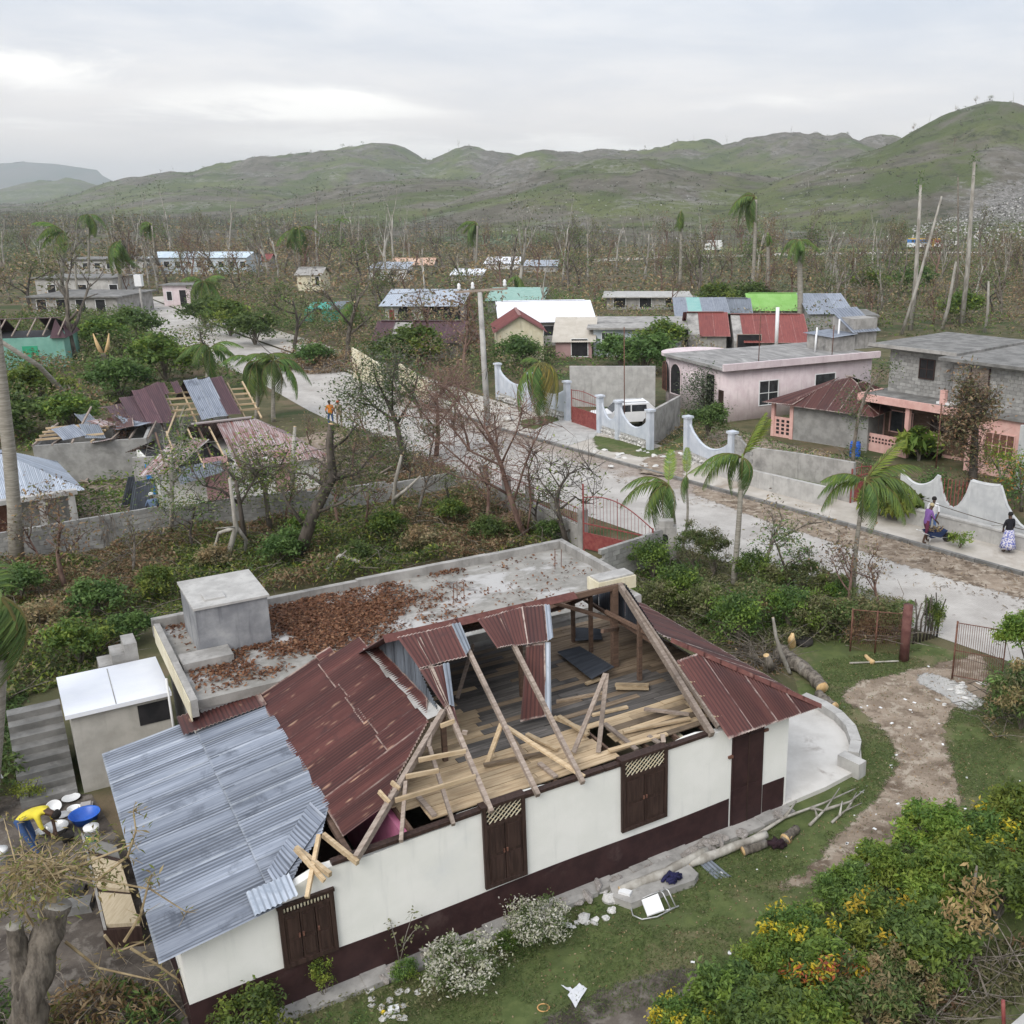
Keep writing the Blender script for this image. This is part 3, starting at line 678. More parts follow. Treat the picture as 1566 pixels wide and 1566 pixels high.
def far_mountain():
    ol = [(-600, 240), (-300, 225), (-120, 238), (0, 246), (25, 249), (60, 247), (90, 255), (130, 258), (160, 266), (210, 285), (280, 300), (420, 308)]
    m = MB(); n = 60; U = np.linspace(-600, 420, n); u_, v_ = zip(*ol)
    for k, (dd, s) in enumerate(((5200, 0.0), (5700, .55), (6200, 1.0), (6900, .6), (7600, 0))):
        for j, u in enumerate(U):
            a = (u-PX)/FPX/(cp+(PY-300)/FPX*sp); y = dd; z0 = max(YD(u, np.interp(u, u_, v_)+3*math.sin(j*1.7)+2*math.sin(j*.6), 6200).z, 2)
            m.v.append((a*y+120*math.sin(k*2+j), y, z0*s-5*(s == 0)))
    for k in range(4):
        for j in range(n-1):
            q = k*n+j; m.f.append((q, q+1, q+n+1, q+n)); m.m.append(0)
    tag(m.build('mountain', pm('far_slope', (.10, .12, .09), (.15, .14, .12), .004, bump=0, rough=1), smooth=True), kind='structure')
far_mountain()
# distant road across the valley and its grassy bank
sheet_obj('far_road', [G(u, v, .02) for u, v in [(900, 401), (1000, 396), (1250, 389.5), (1600, 386), (1600, 384), (1250, 386.5), (1000, 392), (900, 397)]], .05, PAVE)
sheet_obj('meadow', [G(u, v) for u, v in [(960, 392), (1100, 387), (1260, 385), (1640, 383), (1640, 374), (1400, 374.5), (1250, 377), (1080, 380), (1000, 386)]], .03,
          groundmat('meadow_grass', [(.13, .165, .05), (.18, .20, .07), (.2, .18, .1)], [.05, .02], .2, .5, .3))
# ------------------------------------------------------------------ the damaged house (local frame: s along the front, t depth, z up)
HA = Vector((.84118, .54076, 0)); HB = Vector((-.54076, .84118, 0)); HO = Vector((-7.617, 14.177, 0)); HR = math.atan2(.54076, .84118); HL = 13.38
def toloc(P):
    q = Vector(P)-HO; return Vector((q.dot(HA), q.dot(HB), P[2]))
def onp(u, v, p0, n):                 # pixel on a plane given in house coordinates
    p0 = HO+HA*p0[0]+HB*p0[1]+Vector((0, 0, p0[2])); nn = HA*n[0]+HB*n[1]+Vector((0, 0, n[2])); return toloc(PLN(u, v, p0, nn))
FSL = .52
def FS(u, v, up=0.0): p = onp(u, v, (0, 0, 2.80+up), (0, -FSL, 1)); return p
def FL(u, v, z=2.66): return toloc(G(u, v, z))
def z2(x, y): return (400+x/3.132, 800+y/3.132)
def z3(x, y): return (800+x/3.132, 800+y/3.132)
HS = thing('damaged_house', 'long white house with brown base, its rusty tin roof half torn open', 'house', HO, HR)
W_TOP = 2.62
def ragged_wall():
    """front wall with its openings, plaster top broken unevenly"""
    ops = [(1.61, 2.55, .90, 2.13), (5.54, 6.42, .96, 2.9), (8.73, 9.86, 1.08, 2.9), (11.69, 12.62, -.1, 2.45)]
    m = MB(); xs = sorted(set([0, HL]+[o[0] for o in ops]+[o[1] for o in ops]+list(np.round(np.arange(.3, HL, .3), 2))))
    r = random.Random(4)
    top = {x: (W_TOP+.05*math.sin(x*1.3)+r.uniform(-.02, .03)+(.04 if 5 < x < 11 else 0)) if x > 2.3 else 2.06+.148*(x+.3)+max(0, x-1.5)*.16 for x in xs}
    for a, b in zip(xs[:-1], xs[1:]):
        op = [o for o in ops if o[0] <= a+1e-6 and b <= o[1]+1e-6]
        z0 = -.1
        def seg(lo, hi0, hi1):
            P = [(a, 0, lo), (b, 0, lo), (b, 0, hi1), (a, 0, hi0), (a, .2, lo), (b, .2, lo), (b, .2, hi1), (a, .2, hi0)]
            m.add(P, [(0, 1, 2, 3), (5, 4, 7, 6), (3, 2, 6, 7), (0, 4, 5, 1), (4, 0, 3, 7), (1, 5, 6, 2)])
        if op:
            if op[0][2] > 0: seg(z0, op[0][2], op[0][2])
            if op[0][3] < 2.6: seg(op[0][3], top[a], top[b])
        else: seg(z0, top[a], top[b])
    return m
ragged_wall().build('front_wall', PLASTER, HS)
for lo_, hi_ in (((0, .2, -.1), (.2, 7.2, 2.02)), ((HL-.2, .2, -.1), (HL, 7.2, 2.5)), ((.2, 7.0, -.1), (3.2, 7.2, 2.08)), ((3.2, 7.0, -.1), (HL-.2, 7.2, 2.5))):
    MB().b2(lo_, hi_).build('side_wall', PLASTER, HS)
# brown base band with a slightly wavy upper edge, kept clear of the door
m = MB(); xs = np.arange(-.014, HL+.02, .333)
for a, b in zip(xs[:-1], xs[1:]):
    if 11.65 < (a+b)/2 < 12.64:
        if m.v: m.build('base_band', BROWNP, HS); m = MB()
        continue
    ha, hb = .85+.02*math.sin(a*1.1), .85+.02*math.sin(b*1.1)
    m.add([(a, -.014, -.1), (b, -.014, -.1), (b, -.014, hb), (a, -.014, ha), (a, .01, ha), (b, .01, hb)], [(0, 1, 2, 3), (3, 2, 5, 4)])
m.build('base_band', BROWNP, HS)
MB().add([(-.014, 0, -.1), (-.014, 7.2, -.1), (-.014, 7.2, .85), (-.014, 0, .85)], [(0, 3, 2, 1)]).build('side_band', BROWNP, HS)
# footing ledge at the wall's foot
r = random.Random(8); m = MB()
for i in range(27):
    a = -.1+i*.5; m.b2((a, -.38+r.uniform(-.06, .04), -.05), (a+.5, -.016, .10+r.uniform(-.03, .03)))
m.build('footing', CONC, HS)
HOUSE_FOOT = True
MB().b2((.2, .2, .05), (HL-.2, 7.0, .12)).build('room_floor', YARD, HS)
for s_, t1 in ((4.05, 5.0), (7.3, 7.0), (10.6, 7.0)):
    MB().b2((s_, .2, .12), (s_+.12, t1, 2.5)).build('partition', PINKI if s_ < 5 else CREAM, HS)
# shutters
def shutter(s0, s1, z0, z1, zl, leaves=2, proud=.05, lattice=True):
    f = MB(); w = .06
    f.b2((s0-.02, -proud-.02, z0-.03), (s0+w, .12, z1)).b2((s1-w, -proud-.02, z0-.03), (s1+.02, .12, z1)).b2((s0+w, -proud-.02, z0-.03), (s1-w, .12, z0+w)).b2((s0+w, -proud-.018, zl-.03), (s1-w, .12, zl+.03)).b2((s0-.04, -proud-.03, z1), (s1+.04, .14, z1+.06))
    fr = f.build('window_frame', BROWNW, HS)
    n = leaves; dw = (s1-s0-2*w)/n
    for k in range(n):
        a = s0+w+k*dw; lm = MB().b2((a+.008, -proud, z0+w), (a+dw-.008, -.005, zl-.03)); sh = lm.build('shutter_leaf', BROWNW, HS)
        MB().b2((a+.05, -proud-.014, z0+w+.07), (a+dw-.05, -proud+.002, (z0+zl)/2-.04)).b2((a+.05, -proud-.014, (z0+zl)/2+.04), (a+dw-.05, -proud+.002, zl-.10)).build('panel', BROWNW, sh)
        MB().b2((a+(dw-.05 if k == 0 else .02), -proud-.03, (z0+zl)/2), (a+(dw-.02 if k == 0 else .05), -proud, (z0+zl)/2+.08)).build('latch', RUSTI, sh)
    MB().b2((s0+w, .02, zl), (s1-w, .06, z1)).build('dark_backing', BLACK, fr)
    if lattice and z1-zl > .12:
        h = z1-zl; x = s0+w-h
        while x < s1-w:
            for dr in (1, -1):
                a0, a1 = (x, x+h) if dr > 0 else (x+h, x)
                def cl(a, z): return (a, z)
                p = [(a0, zl+.03), (a1, z1)]
                # clip the lath to the frame
                (xa, za), (xb, zb) = p
                lo, hi = s0+w, s1-w
                def at(xx): return za+(zb-za)*(xx-xa)/(xb-xa)
                if xa > xb: xa, za, xb, zb = xb, zb, xa, za
                if xb <= lo or xa >= hi: continue
                if xa < lo: za = at(lo); xa = lo
                if xb > hi: zb = at(hi); xb = hi
                if xb-xa > .03: MB().beam((xa, -.02-.012*dr, za), (xb, -.02-.012*dr, zb), .012, .018).build('lath', CREAM if dr > 0 else TANB, fr)
            x += .115
    return fr
shutter(5.54, 6.42, .96, 2.74, 2.34); shutter(8.73, 9.86, 1.08, 2.74, 2.34)
w1 = shutter(1.61, 2.55, .90, 2.13, 1.98, 3, lattice=False)
for k in range(14): MB().tube([(1.70+k*.06, -.02, 2.0), (1.70+k*.06, -.02, 2.12)], .017, 6).build('spindle', CREAM, w1, True)
dr = MB().b2((11.70, -.03, -.05), (12.61, .08, 2.45)).build('door', BROWNP, HS)
for k in (0, 1):
    a = 11.74+k*.44; MB().b2((a, -.045, 0.02), (a+.40, -.028, 1.05)).b2((a, -.045, 1.15), (a+.40, -.028, 2.36)).build('panel', BROWNP, dr)
MB().b2((12.14, -.055, 0), (12.17, -.03, 2.42)).build('meeting_bead', BROWNW, dr)
for sx, zz in ((12.66, 2.33), (11.64, 1.95)): MB().b2((sx-.06, -.06, zz-.03), (sx+.06, -.005, zz+.03)).build('hinge', RUSTI, dr)
# wall plate along the broken wall head
r = random.Random(3)
for a, b in ((2.6, 5.5), (5.52, 8.3), (8.32, 11.15)):
    MB().beam((a, .04, 2.70 if a > 5 else 2.66), (b, .04, 2.71), .15, .07).build('wall_plate', BROWNW, HS)
# attic floor: every board its own piece, running along the house
r = random.Random(5); hole = [FL(*z3(*p)) for p in ((300, 985), (360, 965), (440, 1020), (430, 1065), (330, 1045))]
hs0, hs1 = min(p.x for p in hole), max(p.x for p in hole); ht0, ht1 = min(p.y for p in hole), max(p.y for p in hole)
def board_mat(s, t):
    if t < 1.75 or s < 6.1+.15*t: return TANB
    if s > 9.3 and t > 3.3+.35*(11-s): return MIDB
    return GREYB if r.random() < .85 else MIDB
t = .30; row = 0
while t < 6.9:
    w = r.uniform(.17, .23); s = 4.15+r.uniform(-.05, .05) if t > .8 else 4.6
    while s < 12.9:
        e = min(s+r.uniform(1.5, 3.2), 13.1)
        segs = [(s, e)]
        if ht0-.1 < t+w/2 < ht1: segs = [(a, b) for a, b in ((s, min(e, hs0+r.uniform(-.1, .1))), (max(s, hs1+r.uniform(-.15, .1)), e)) if b-a > .15]
        if t < .42 and e > 8.9: segs = [(a, min(b, 8.9)) for a, b in segs if a < 8.8]
        for a, b in segs:
            mt = board_mat((a+b)/2, t)
            if mt is TANB and t < 1.8 and a > 9.2 and r.random() < .35: mt = MIDB
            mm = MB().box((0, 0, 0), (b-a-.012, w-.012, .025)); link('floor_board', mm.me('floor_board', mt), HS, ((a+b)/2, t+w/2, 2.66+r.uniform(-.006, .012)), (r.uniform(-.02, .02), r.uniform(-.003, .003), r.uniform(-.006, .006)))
        s = e
    t += w; row += 1
for k in range(12): MB().beam((4.2+k*.78, .18, 2.58), (4.2+k*.78, 7.0, 2.58), .06, .12).build('joist', BRNW, HS)
# roof timbers
RZ, RT = 4.92, 4.1
def rafter(p, q, mat=OLDW, w=.09, h=.11, nm='rafter'): return MB().beam(p, q, w, h).build(nm, mat, HS)
rafter((5.2, RT, RZ-.06), (11.35, RT, RZ-.08), BRNW, .08, .14, 'ridge_beam')
for (t0, b0) in ((z2(985, 600), z2(1325, 1305)), (z2(1195, 560), z2(1540, 1245)), (z2(880, 860), z2(1102, 1385))):
    a, b = FS(*t0), FS(*b0); d = (b-a).normalized(); k = (a.z-(RZ-.1))/ -d.z if d.z < 0 else 0
    top = a-d*max(0, (RZ-.12-a.z)/-d.z) if d.z < 0 else a
    rafter(top, b)
hipl = (FS(678, 1088), FS(545, 1312)); rafter(hipl[0], hipl[1], OLDW, .10, .14, 'hip_rafter')
hipr = (Vector((11.25, RT, RZ-.05)), FS(1089, 1124)); rafter(hipr[0], hipr[1], OLDW, .11, .16, 'hip_rafter')
rafter(FS(957, 905, .05), FS(1098, 1112, .05), OLDW, .05, .12, 'hip_board')
for a, b in ((z2(805, 1075), z2(920, 1445)), (z2(690, 1240), z2(668, 1525)), (z2(820, 960), z2(800, 1075))): rafter(FS(*a), FS(*b), OLDW, .07, .09, 'jack_rafter')
for a, b, mt in ((z2(752, 1135), z2(978, 1092), NEWW), (z2(690, 1215), z2(848, 1185), NEWW), (z2(640, 1328), z2(1025, 1213), NEWW), (z2(858, 972), z2(922, 948), NEWW),
                 (z2(562, 1285), z2(612, 1340), NEWW), (z2(622, 1240), z2(660, 1275), NEWW), (z2(960, 1000), z2(985, 1005), OLDW)):
    rafter(FS(*a, .08), FS(*b, .08), mt, .05, .09, 'batten')
for a, b, za, zb, mt in (((767, 1107), (893, 1188), 3.35, 2.75, NEWW), ((767, 1107), (745, 1167), 3.35, 2.70, NEWW), ((740, 1170), (838, 1150), 2.76, 2.76, MIDB),
                 (z2(1270, 1010), z2(1420, 1085), 2.76, 2.74, NEWW), (z2(1400, 930), z2(1566, 1000), 2.80, 2.76, NEWW), (z2(750, 1310), z2(828, 1400), 2.72, 2.72, OLDW),
                 (z2(1330, 1150), z2(1410, 1215), 2.73, 2.72, OLDW), (z2(1180, 1000), z2(1260, 1120), 2.74, 2.74, MIDB),
                 ((926, 1030), (877, 1151), 4.05, 2.75, OLDW), ((928, 1030), (915, 1151), 4.05, 2.72, OLDW), ((851, 1073), (925, 1059), 3.15, 3.35, MIDB),
                 (z3(440, 775), z3(600, 780), 2.78, 2.78, NEWW), (z3(580, 890), z3(795, 915), 2.80, 2.80, OLDW), (z3(300, 770), z3(370, 745), 2.76, 2.76, NEWW),
                 (z3(390, 960), z3(545, 1085), 2.80, 2.74, OLDW), (z3(330, 920), z3(500, 880), 2.72, 2.72, NEWW), (z3(600, 1020), z3(655, 1055), 2.78, 2.74, OLDW), (z3(668, 1010), z3(672, 1050), 2.95, 2.80, OLDW),
                 (z3(170, 925), z3(310, 1015), 2.86, 2.78, NEWW), (z3(410, 1090), z3(690, 1010), 2.76, 2.77, NEWW), (z3(480, 1000), z3(800, 935), 2.75, 2.75, TANB)):
    MB().beam(FL(*a, za), FL(*b, zb), .10, .05).build('loose_board', mt, HS)
for k in range(3): MB().beam(FL(*z3(444, 772+k*9), 2.74+k*.01), FL(*z3(602, 774+k*9), 2.74), .14, .025).build('loose_board', NEWW, HS)
for (u, v), top, w in (((940, 1020), RZ-.1, .15), ((978, 1041), None, .10), ((904, 998), None, .09), ((877, 982), None, .09), ((681, 1164), None, .10), ((798, 1065), None, .09)):
    p = FL(u, v); zt = top or (2.80+FSL*min(p.y, 2*RT-p.y)-.12)
    MB().beam((p.x, p.y, 2.66), (p.x, p.y, zt), w, w).build('post', BRNW, HS)
for a, b in (((11.2, 4.1, 3.9), (9.7, 4.9, 4.5)), ((11.2, 4.1, 3.7), (10.2, 3.2, 4.2)), ((11.3, 2.1, 3.85), (11.3, 6.1, 3.85)), ((10.9, 4.2, 4.2), (11.4, 2.6, 3.95)), ((9.1, 4.1, 4.85), (9.1, 6.9, 3.35)), ((10.3, 4.1, 4.85), (10.3, 6.9, 3.35)), ((7.9, 4.1, 4.85), (7.9, 6.9, 3.35)), ((6.7, 4.1, 4.85), (6.7, 6.9, 3.35)),
             ((9.3, 5.0, 2.7), (10.4, 6.3, 3.6)), ((7.0, 4.6, 2.7), (7.9, 5.6, 3.5))):
    MB().beam(a, b, .07, .09).build('brace', OLDW if a[2] < 3 else BRNW, HS)
# roof sheets: back slope, gablets, side slopes, what is left of the front
sd_ = [0]
def sheet(a, b, c, d, mat, nm='roof_sheet', warp=0.0, rows=2, lift=0.0, pitch=.09, amp=.017):
    sd_[0] += 1
    return corrugated(a, b, c, d, pitch, amp, rows, warp, sd_[0]).build(nm, mat, HS, True)
s = 5.2
while s < 11.2:
    zz = 2.72
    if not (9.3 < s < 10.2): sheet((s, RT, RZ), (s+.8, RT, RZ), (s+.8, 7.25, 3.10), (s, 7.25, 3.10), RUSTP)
    s += .75
def gab(s0, mat):        # triangular end wall of upright sheets
    t = 2.15
    while t < 6.0:
        za = 3.8; h0 = RZ-.03-abs(t-RT)*.56; h1 = RZ-.03-abs(t+.65-RT)*.56
        sheet((s0, t, za), (s0, t+.66, za), (s0, t+.66, max(h1, za+.02)), (s0, t, max(h0, za+.02)), mat, 'gable_sheet', rows=1); t += .65
gab(5.62, ZINCD); gab(11.42, DARKZ)
# left roof: steep rusty part above, flatter zinc lean-to below
def LZ(s): return 2.64+.47*(s-3.05) if s > 3.05 else 2.15+.148*(s+.3)
t = .02; k = 0
while t < 7.15:
    w = .68; t1 = min(t+w+.06, 7.3)
    smax = min(5.62, 3.05+(t*FSL+.05)/.47-.12); sm1 = min(5.62, 3.05+(t1*FSL+.05)/.47-.12)
    if t > 6.1: smax = sm1 = 5.5-(t-6.1)*.9
    if smax > 3.25:
        mid = 4.55+.05*math.sin(t*3)
        if smax > mid+.1:
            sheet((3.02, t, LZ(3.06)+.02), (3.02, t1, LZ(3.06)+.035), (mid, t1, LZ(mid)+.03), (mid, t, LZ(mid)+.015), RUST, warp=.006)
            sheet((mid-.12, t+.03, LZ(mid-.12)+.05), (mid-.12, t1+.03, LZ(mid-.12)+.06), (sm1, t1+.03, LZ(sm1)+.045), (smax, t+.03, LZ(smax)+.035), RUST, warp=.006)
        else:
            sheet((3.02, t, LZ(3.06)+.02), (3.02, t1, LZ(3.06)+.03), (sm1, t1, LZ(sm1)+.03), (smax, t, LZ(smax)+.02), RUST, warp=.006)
    t += w; k += 1
t = -.34; k = 0
while t < 6.9:
    w = .70; t1 = t+w+.06
    def cut(tt): return 3.12 if tt > 1.45 else 1.62+max(0, (tt+.1))*.97
    a, b = cut(t), cut(t1); mid = 1.62
    back = 3.12 if t < 6.0 else 1.5
    if t > 6.0: a = b = 1.5
    if min(a, b) > mid+.12:
        sheet((-.38, t, LZ(-.38)), (-.38, t1, LZ(-.38)+.012), (mid, t1, LZ(mid)+.012), (mid, t, LZ(mid)), ZINC, warp=.008)
        sheet((mid-.10, t+.02, LZ(mid-.1)+.03), (mid-.10, t1+.02, LZ(mid-.1)+.042), (b, t1+.02, LZ(b)+.035), (a, t+.02, LZ(a)+.025), ZINC, warp=.008)
    else:
        sheet((-.38, t, LZ(-.38)), (-.38, t1, LZ(-.38)+.012), (b, t1, LZ(b)+.012), (a, t, LZ(a)), ZINC, warp=.008)
    t += w
# bent flap, patch of rust at the back, pale flashing along the gablet, ridge cap
sheet((1.66, .10, 2.50), (2.92, 1.42, 2.70), (2.70, 1.62, 3.00), (1.60, .50, 2.62), ZINC, 'bent_flap', warp=.04, rows=4)
sheet((1.15, -.40, 2.44), (1.9, -.36, 2.52), (1.9, .22, 2.60), (1.15, .22, 2.50), ZINCW, 'patch_sheet', warp=.006)
sheet((1.25, 7.55, 2.56), (3.1, 7.55, 2.76), (3.1, 6.65, 2.74), (1.25, 6.65, 2.50), RUST, warp=.01)
for k in range(7):
    a, b = 2.1+k*.58, 2.1+(k+1)*.58+.04
    if b > 6.3: b = 6.3
    MB().add([(5.66, a, 3.92), (5.66, b, 3.92), (5.60, b, 3.83), (5.60, a, 3.83), (5.33, b, LZ(5.33)+.075), (5.33-.05*math.sin(k*2), a, LZ(5.33)+.07)], [(0, 1, 2, 3), (3, 2, 4, 5)]).build('flashing', CONC if k % 3 == 1 else CONCL, HS)
for a, b in ((5.15, 6.9), (6.85, 8.6), (8.55, 9.95)):
    MB().add([(a, RT-.2, RZ-.06), (b, RT-.2, RZ-.06), (b, RT, RZ+.05), (a, RT, RZ+.05), (b, RT+.2, RZ-.06), (a, RT+.2, RZ-.06)], [(0, 1, 2, 3), (3, 2, 4, 5)]).build('ridge_cap', RUSTC, HS)
def fsh(pts, mat, nm='roof_sheet', lift=.07, warp=.01):
    a, b, c, d = [FS(*z2(*p), lift) for p in pts]; sheet(a, b, c, d, mat, nm, warp, 3)
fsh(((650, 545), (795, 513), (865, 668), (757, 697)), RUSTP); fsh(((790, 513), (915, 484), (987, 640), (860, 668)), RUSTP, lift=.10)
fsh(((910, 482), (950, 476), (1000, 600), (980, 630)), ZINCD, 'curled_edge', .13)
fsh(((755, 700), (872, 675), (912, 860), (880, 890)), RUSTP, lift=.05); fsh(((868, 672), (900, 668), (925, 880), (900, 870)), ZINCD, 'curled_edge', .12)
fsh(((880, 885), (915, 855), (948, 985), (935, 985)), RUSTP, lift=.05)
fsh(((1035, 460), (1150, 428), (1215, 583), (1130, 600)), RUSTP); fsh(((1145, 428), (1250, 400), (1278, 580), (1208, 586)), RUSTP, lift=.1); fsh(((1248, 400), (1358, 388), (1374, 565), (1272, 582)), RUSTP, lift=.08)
fsh(((1356, 388), (1382, 392), (1398, 548), (1372, 562)), ZINCW, 'curled_edge', .13)
def hang(pts, z, mat, nm='hanging_sheet'):
    a, b = FS(*z2(*pts[0]), .02), FS(*z2(*pts[1]), .02); c, d = [FL(*z2(*p), zz) for p, zz in zip(pts[2:], z)]
    sheet(a, b, c, d, mat, nm, .02, 4)
hang(((1268, 585), (1357, 572), (1362, 925), (1240, 952)), (2.85, 2.80), RUSTP); hang(((1355, 570), (1384, 570), (1388, 915), (1358, 928)), (2.92, 2.86), ZINCW, 'curled_edge')
# loose dark sheets on the attic floor
def lie(pts, z, mat):
    a, b, c, d = [FL(*z3(*p), zz) for p, zz in zip(pts, z)]; sheet(a, b, c, d, mat, 'fallen_sheet', .03, 3, pitch=.1, amp=.02)
lie(((160, 615), (330, 750), (440, 690), (270, 590)), (2.78, 2.85, 3.0, 2.85), DARKZ); lie(((245, 500), (250, 570), (380, 560), (370, 505)), (2.85, 2.75, 2.75, 2.85), DARKZ)
# right end: front sheets left of the hip, and the end slope beyond it
hipc = Vector((14.05, -.30, 2.60)); hipt = Vector((11.55, 2.25, 3.92))
def hipt_at(s): 
    k = (14.05-s)/(14.05-11.55); return -.30+k*2.55
s = 11.34
while s < 13.95:
    e = min(s+.70, 14.02)
    def fz(t): return 2.80+FSL*t+.03
    ta, tb = max(-.28, hipt_at(max(s, 11.62))), max(-.29, hipt_at(e))
    if s < 11.5: ta = 1.72
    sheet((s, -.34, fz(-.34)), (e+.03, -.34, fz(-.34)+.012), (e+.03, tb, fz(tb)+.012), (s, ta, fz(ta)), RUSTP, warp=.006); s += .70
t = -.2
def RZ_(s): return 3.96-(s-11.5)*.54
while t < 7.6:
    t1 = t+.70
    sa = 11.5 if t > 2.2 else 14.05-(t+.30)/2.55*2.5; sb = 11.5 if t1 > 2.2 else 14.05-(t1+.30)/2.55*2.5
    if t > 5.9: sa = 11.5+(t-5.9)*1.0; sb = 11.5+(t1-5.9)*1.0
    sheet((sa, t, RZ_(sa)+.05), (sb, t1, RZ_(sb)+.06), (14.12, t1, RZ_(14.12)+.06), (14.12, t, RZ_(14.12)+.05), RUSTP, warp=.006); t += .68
r = random.Random(12)
for k in range(9):
    a, b = k/9, (k+1)/9+.012; p, q = hipt.lerp(hipc, a), hipt.lerp(hipc, b); p.z += .10; q.z += .10
    MB().add([p+Vector((-.07, -.07, -.03)), q+Vector((-.07, -.07, -.03)), q+Vector((0, 0, .045)), p+Vector((0, 0, .045)), q+Vector((.07, .07, -.03)), p+Vector((.07, .07, -.03))], [(0, 1, 2, 3), (3, 2, 4, 5)]).build('hip_cap', RUSTC, HS)
for a in (.58, .70, .80, .94): p = FS(957, 905).lerp(FS(1098, 1112), a); MB().beam(p, p+Vector((.34, 0, -.06)), .06, .09).build('batten_end', NEWW, HS)
for k in (2, 3): MB().beam((1.5+.5*k, -.25, 2.52+.05*k), (1.5+.5*k-.35, .6, 2.62+.09*k), .07, .1).build('lean_to_rafter', NEWW if k > 1 else OLDW, HS)
MB().beam((2.05, -.3, 2.36), (2.55, .5, 2.98), .07, .09).beam((2.4, -.2, 2.5), (2.1, .45, 2.9), .06, .09).build('broken_batten', NEWW, HS)
MB().beam((3.0, .15, 2.55), (3.0, 7.0, 2.55), .1, .1).build('purlin', BRNW, HS)

# ------------------------------------------------------------------ flat-roofed annex behind
AN = thing('flat_roof_annex', 'low concrete annex with flat leaf-strewn roof behind the torn tin roof', 'building', HO, HR)
m_, nt, b = base('roof_slab'); c = ocoord(nt)
col = MIX(nt, RAMP(nt, NOISE(nt, c, 1.5, 8, .65), .35, .65), (.22, .21, .19), (.33, .315, .29))
col = MIX(nt, RAMP(nt, NOISE(nt, N(nt, 'ShaderNodeVectorMath', operation='MULTIPLY', inp={0: c, 1: (.5, .9, 1)}).outputs[0], .8, 8, .66, .5), .50, .60), col, (.43, .42, .41))
col = MIX(nt, RAMP(nt, NOISE(nt, c, .45, 8, .7, .8), .60, .70), col, (.075, .065, .06))
setc(nt, b, col); b.inputs['Roughness'].default_value = .9; bumpn(nt, b, NOISE(nt, c, 9, 6, .7), .25, .02)
MB().b2((1.7, 7.3, 2.72), (14.0, 12.3, 2.95)).build('roof_slab', m_, AN)
MB().b2((1.75, 7.35, -.1), (13.95, 12.25, 2.72)).build('wall', CONCL, AN)
r = random.Random(2)
def parapet(p, q, w=.2, z0=2.70, z1=3.2, mat=CONC):
    p, q = Vector(p), Vector(q); n = max(1, int((q-p).length/1.4)); mm = MB()
    for k in range(n):
        a, b = p.lerp(q, k/n), p.lerp(q, (k+1)/n); z = z1+r.uniform(-.025, .025)
        mm.beam(Vector((a.x, a.y, (z0+z)/2)), Vector((b.x, b.y, (z0+z)/2)), w, z-z0)
    return mm.build('parapet', mat, AN)
parapet((1.5, 12.4), (14.2, 12.4)); parapet((14.1, 12.28), (14.1, 8.6)); parapet((1.60, 12.28), (1.60, 7.0), .15, z1=3.14); MB().b2((1.50, 7.02, 2.6), (1.522, 12.2, 3.10)).build('painted_face', CREAM, AN)
MB().b2((12.9, 7.9, 2.96), (14.2, 8.58, 3.34)).build('corner_block', CREAM, AN); MB().b2((12.95, 7.95, 3.342), (14.15, 8.5, 3.40)).build('corner_cap', CONCL, AN)
MB().b2((1.72, 9.0, 2.952), (2.9, 9.7, 3.18)).build('tank_step', CONC, AN)
for x, y in ((9.1, 9.7), (9.25, 9.8), (9.4, 9.65), (12.9, 10.6), (13.0, 10.8), (13.15, 10.65)): MB().tube([(x, y, 2.95), (x+.02, y, 3.55)], .012, 5).build('rebar', RUSTI, AN)
# dry leaves blown onto the flat roof
rg = rngs(77); q = np.column_stack([rg.uniform(1.8, 13.8, 52000), rg.uniform(7.45, 12.25, 52000)])
dens = np.exp(-(((q[:, 0]-5.6)/2.2)**2+((q[:, 1]-10.4)/1.7)**2))*1.5+np.exp(-(((q[:, 0]-3.2)/1.6)**2+((q[:, 1]-8.4)/.8)**2))*.5+np.exp(-((q[:, 1]-12.2)/.22)**2)*.5*(q[:, 0] < 10.5)+.02
k = rg.random(len(q)) < dens*np.clip((fbm(q, 1.1, 4, 4)-.30)*4, 0, 1.2); q = q[k]
P = np.column_stack([q, 2.96+rg.random(len(q))*.07])
lo = link('leaf_litter', leaf_mesh('leaf_litter', P, .115, pick(rg, [(.25, .12, .062), (.19, .09, .05), (.32, .18, .10), (.13, .065, .04)], len(P)), rg, 1.4, .5), None, HO, (0, 0, HR))
tag(lo, 'brown dry leaves drifted over the flat concrete roof', 'leaves', kind='stuff')
# water tank
T = thing('water_tank', 'square concrete water tank with hatch standing on the flat roof', 'tank', HO, HR)
p0, p1 = FL(294, 984, 2.95), FL(408, 972, 2.95); zt = 4.3
MB().b2((2.25, 9.72, 2.952), (4.0, 11.9, zt-.06)).build('tank_body', pm('tank_render', (.20, .205, .22), (.33, .335, .345), 1.3, bump=.25, streak=((.11, .115, .13), .7), c3=(.42, .42, .42), s3=.8), T)
MB().b2((2.20, 9.67, zt-.06), (4.05, 11.95, zt)).build('tank_lid', CONCL, T)
MB().b2((2.55, 10.05, zt), (3.05, 10.55, zt+.05)).build('hatch', CONCL, T)

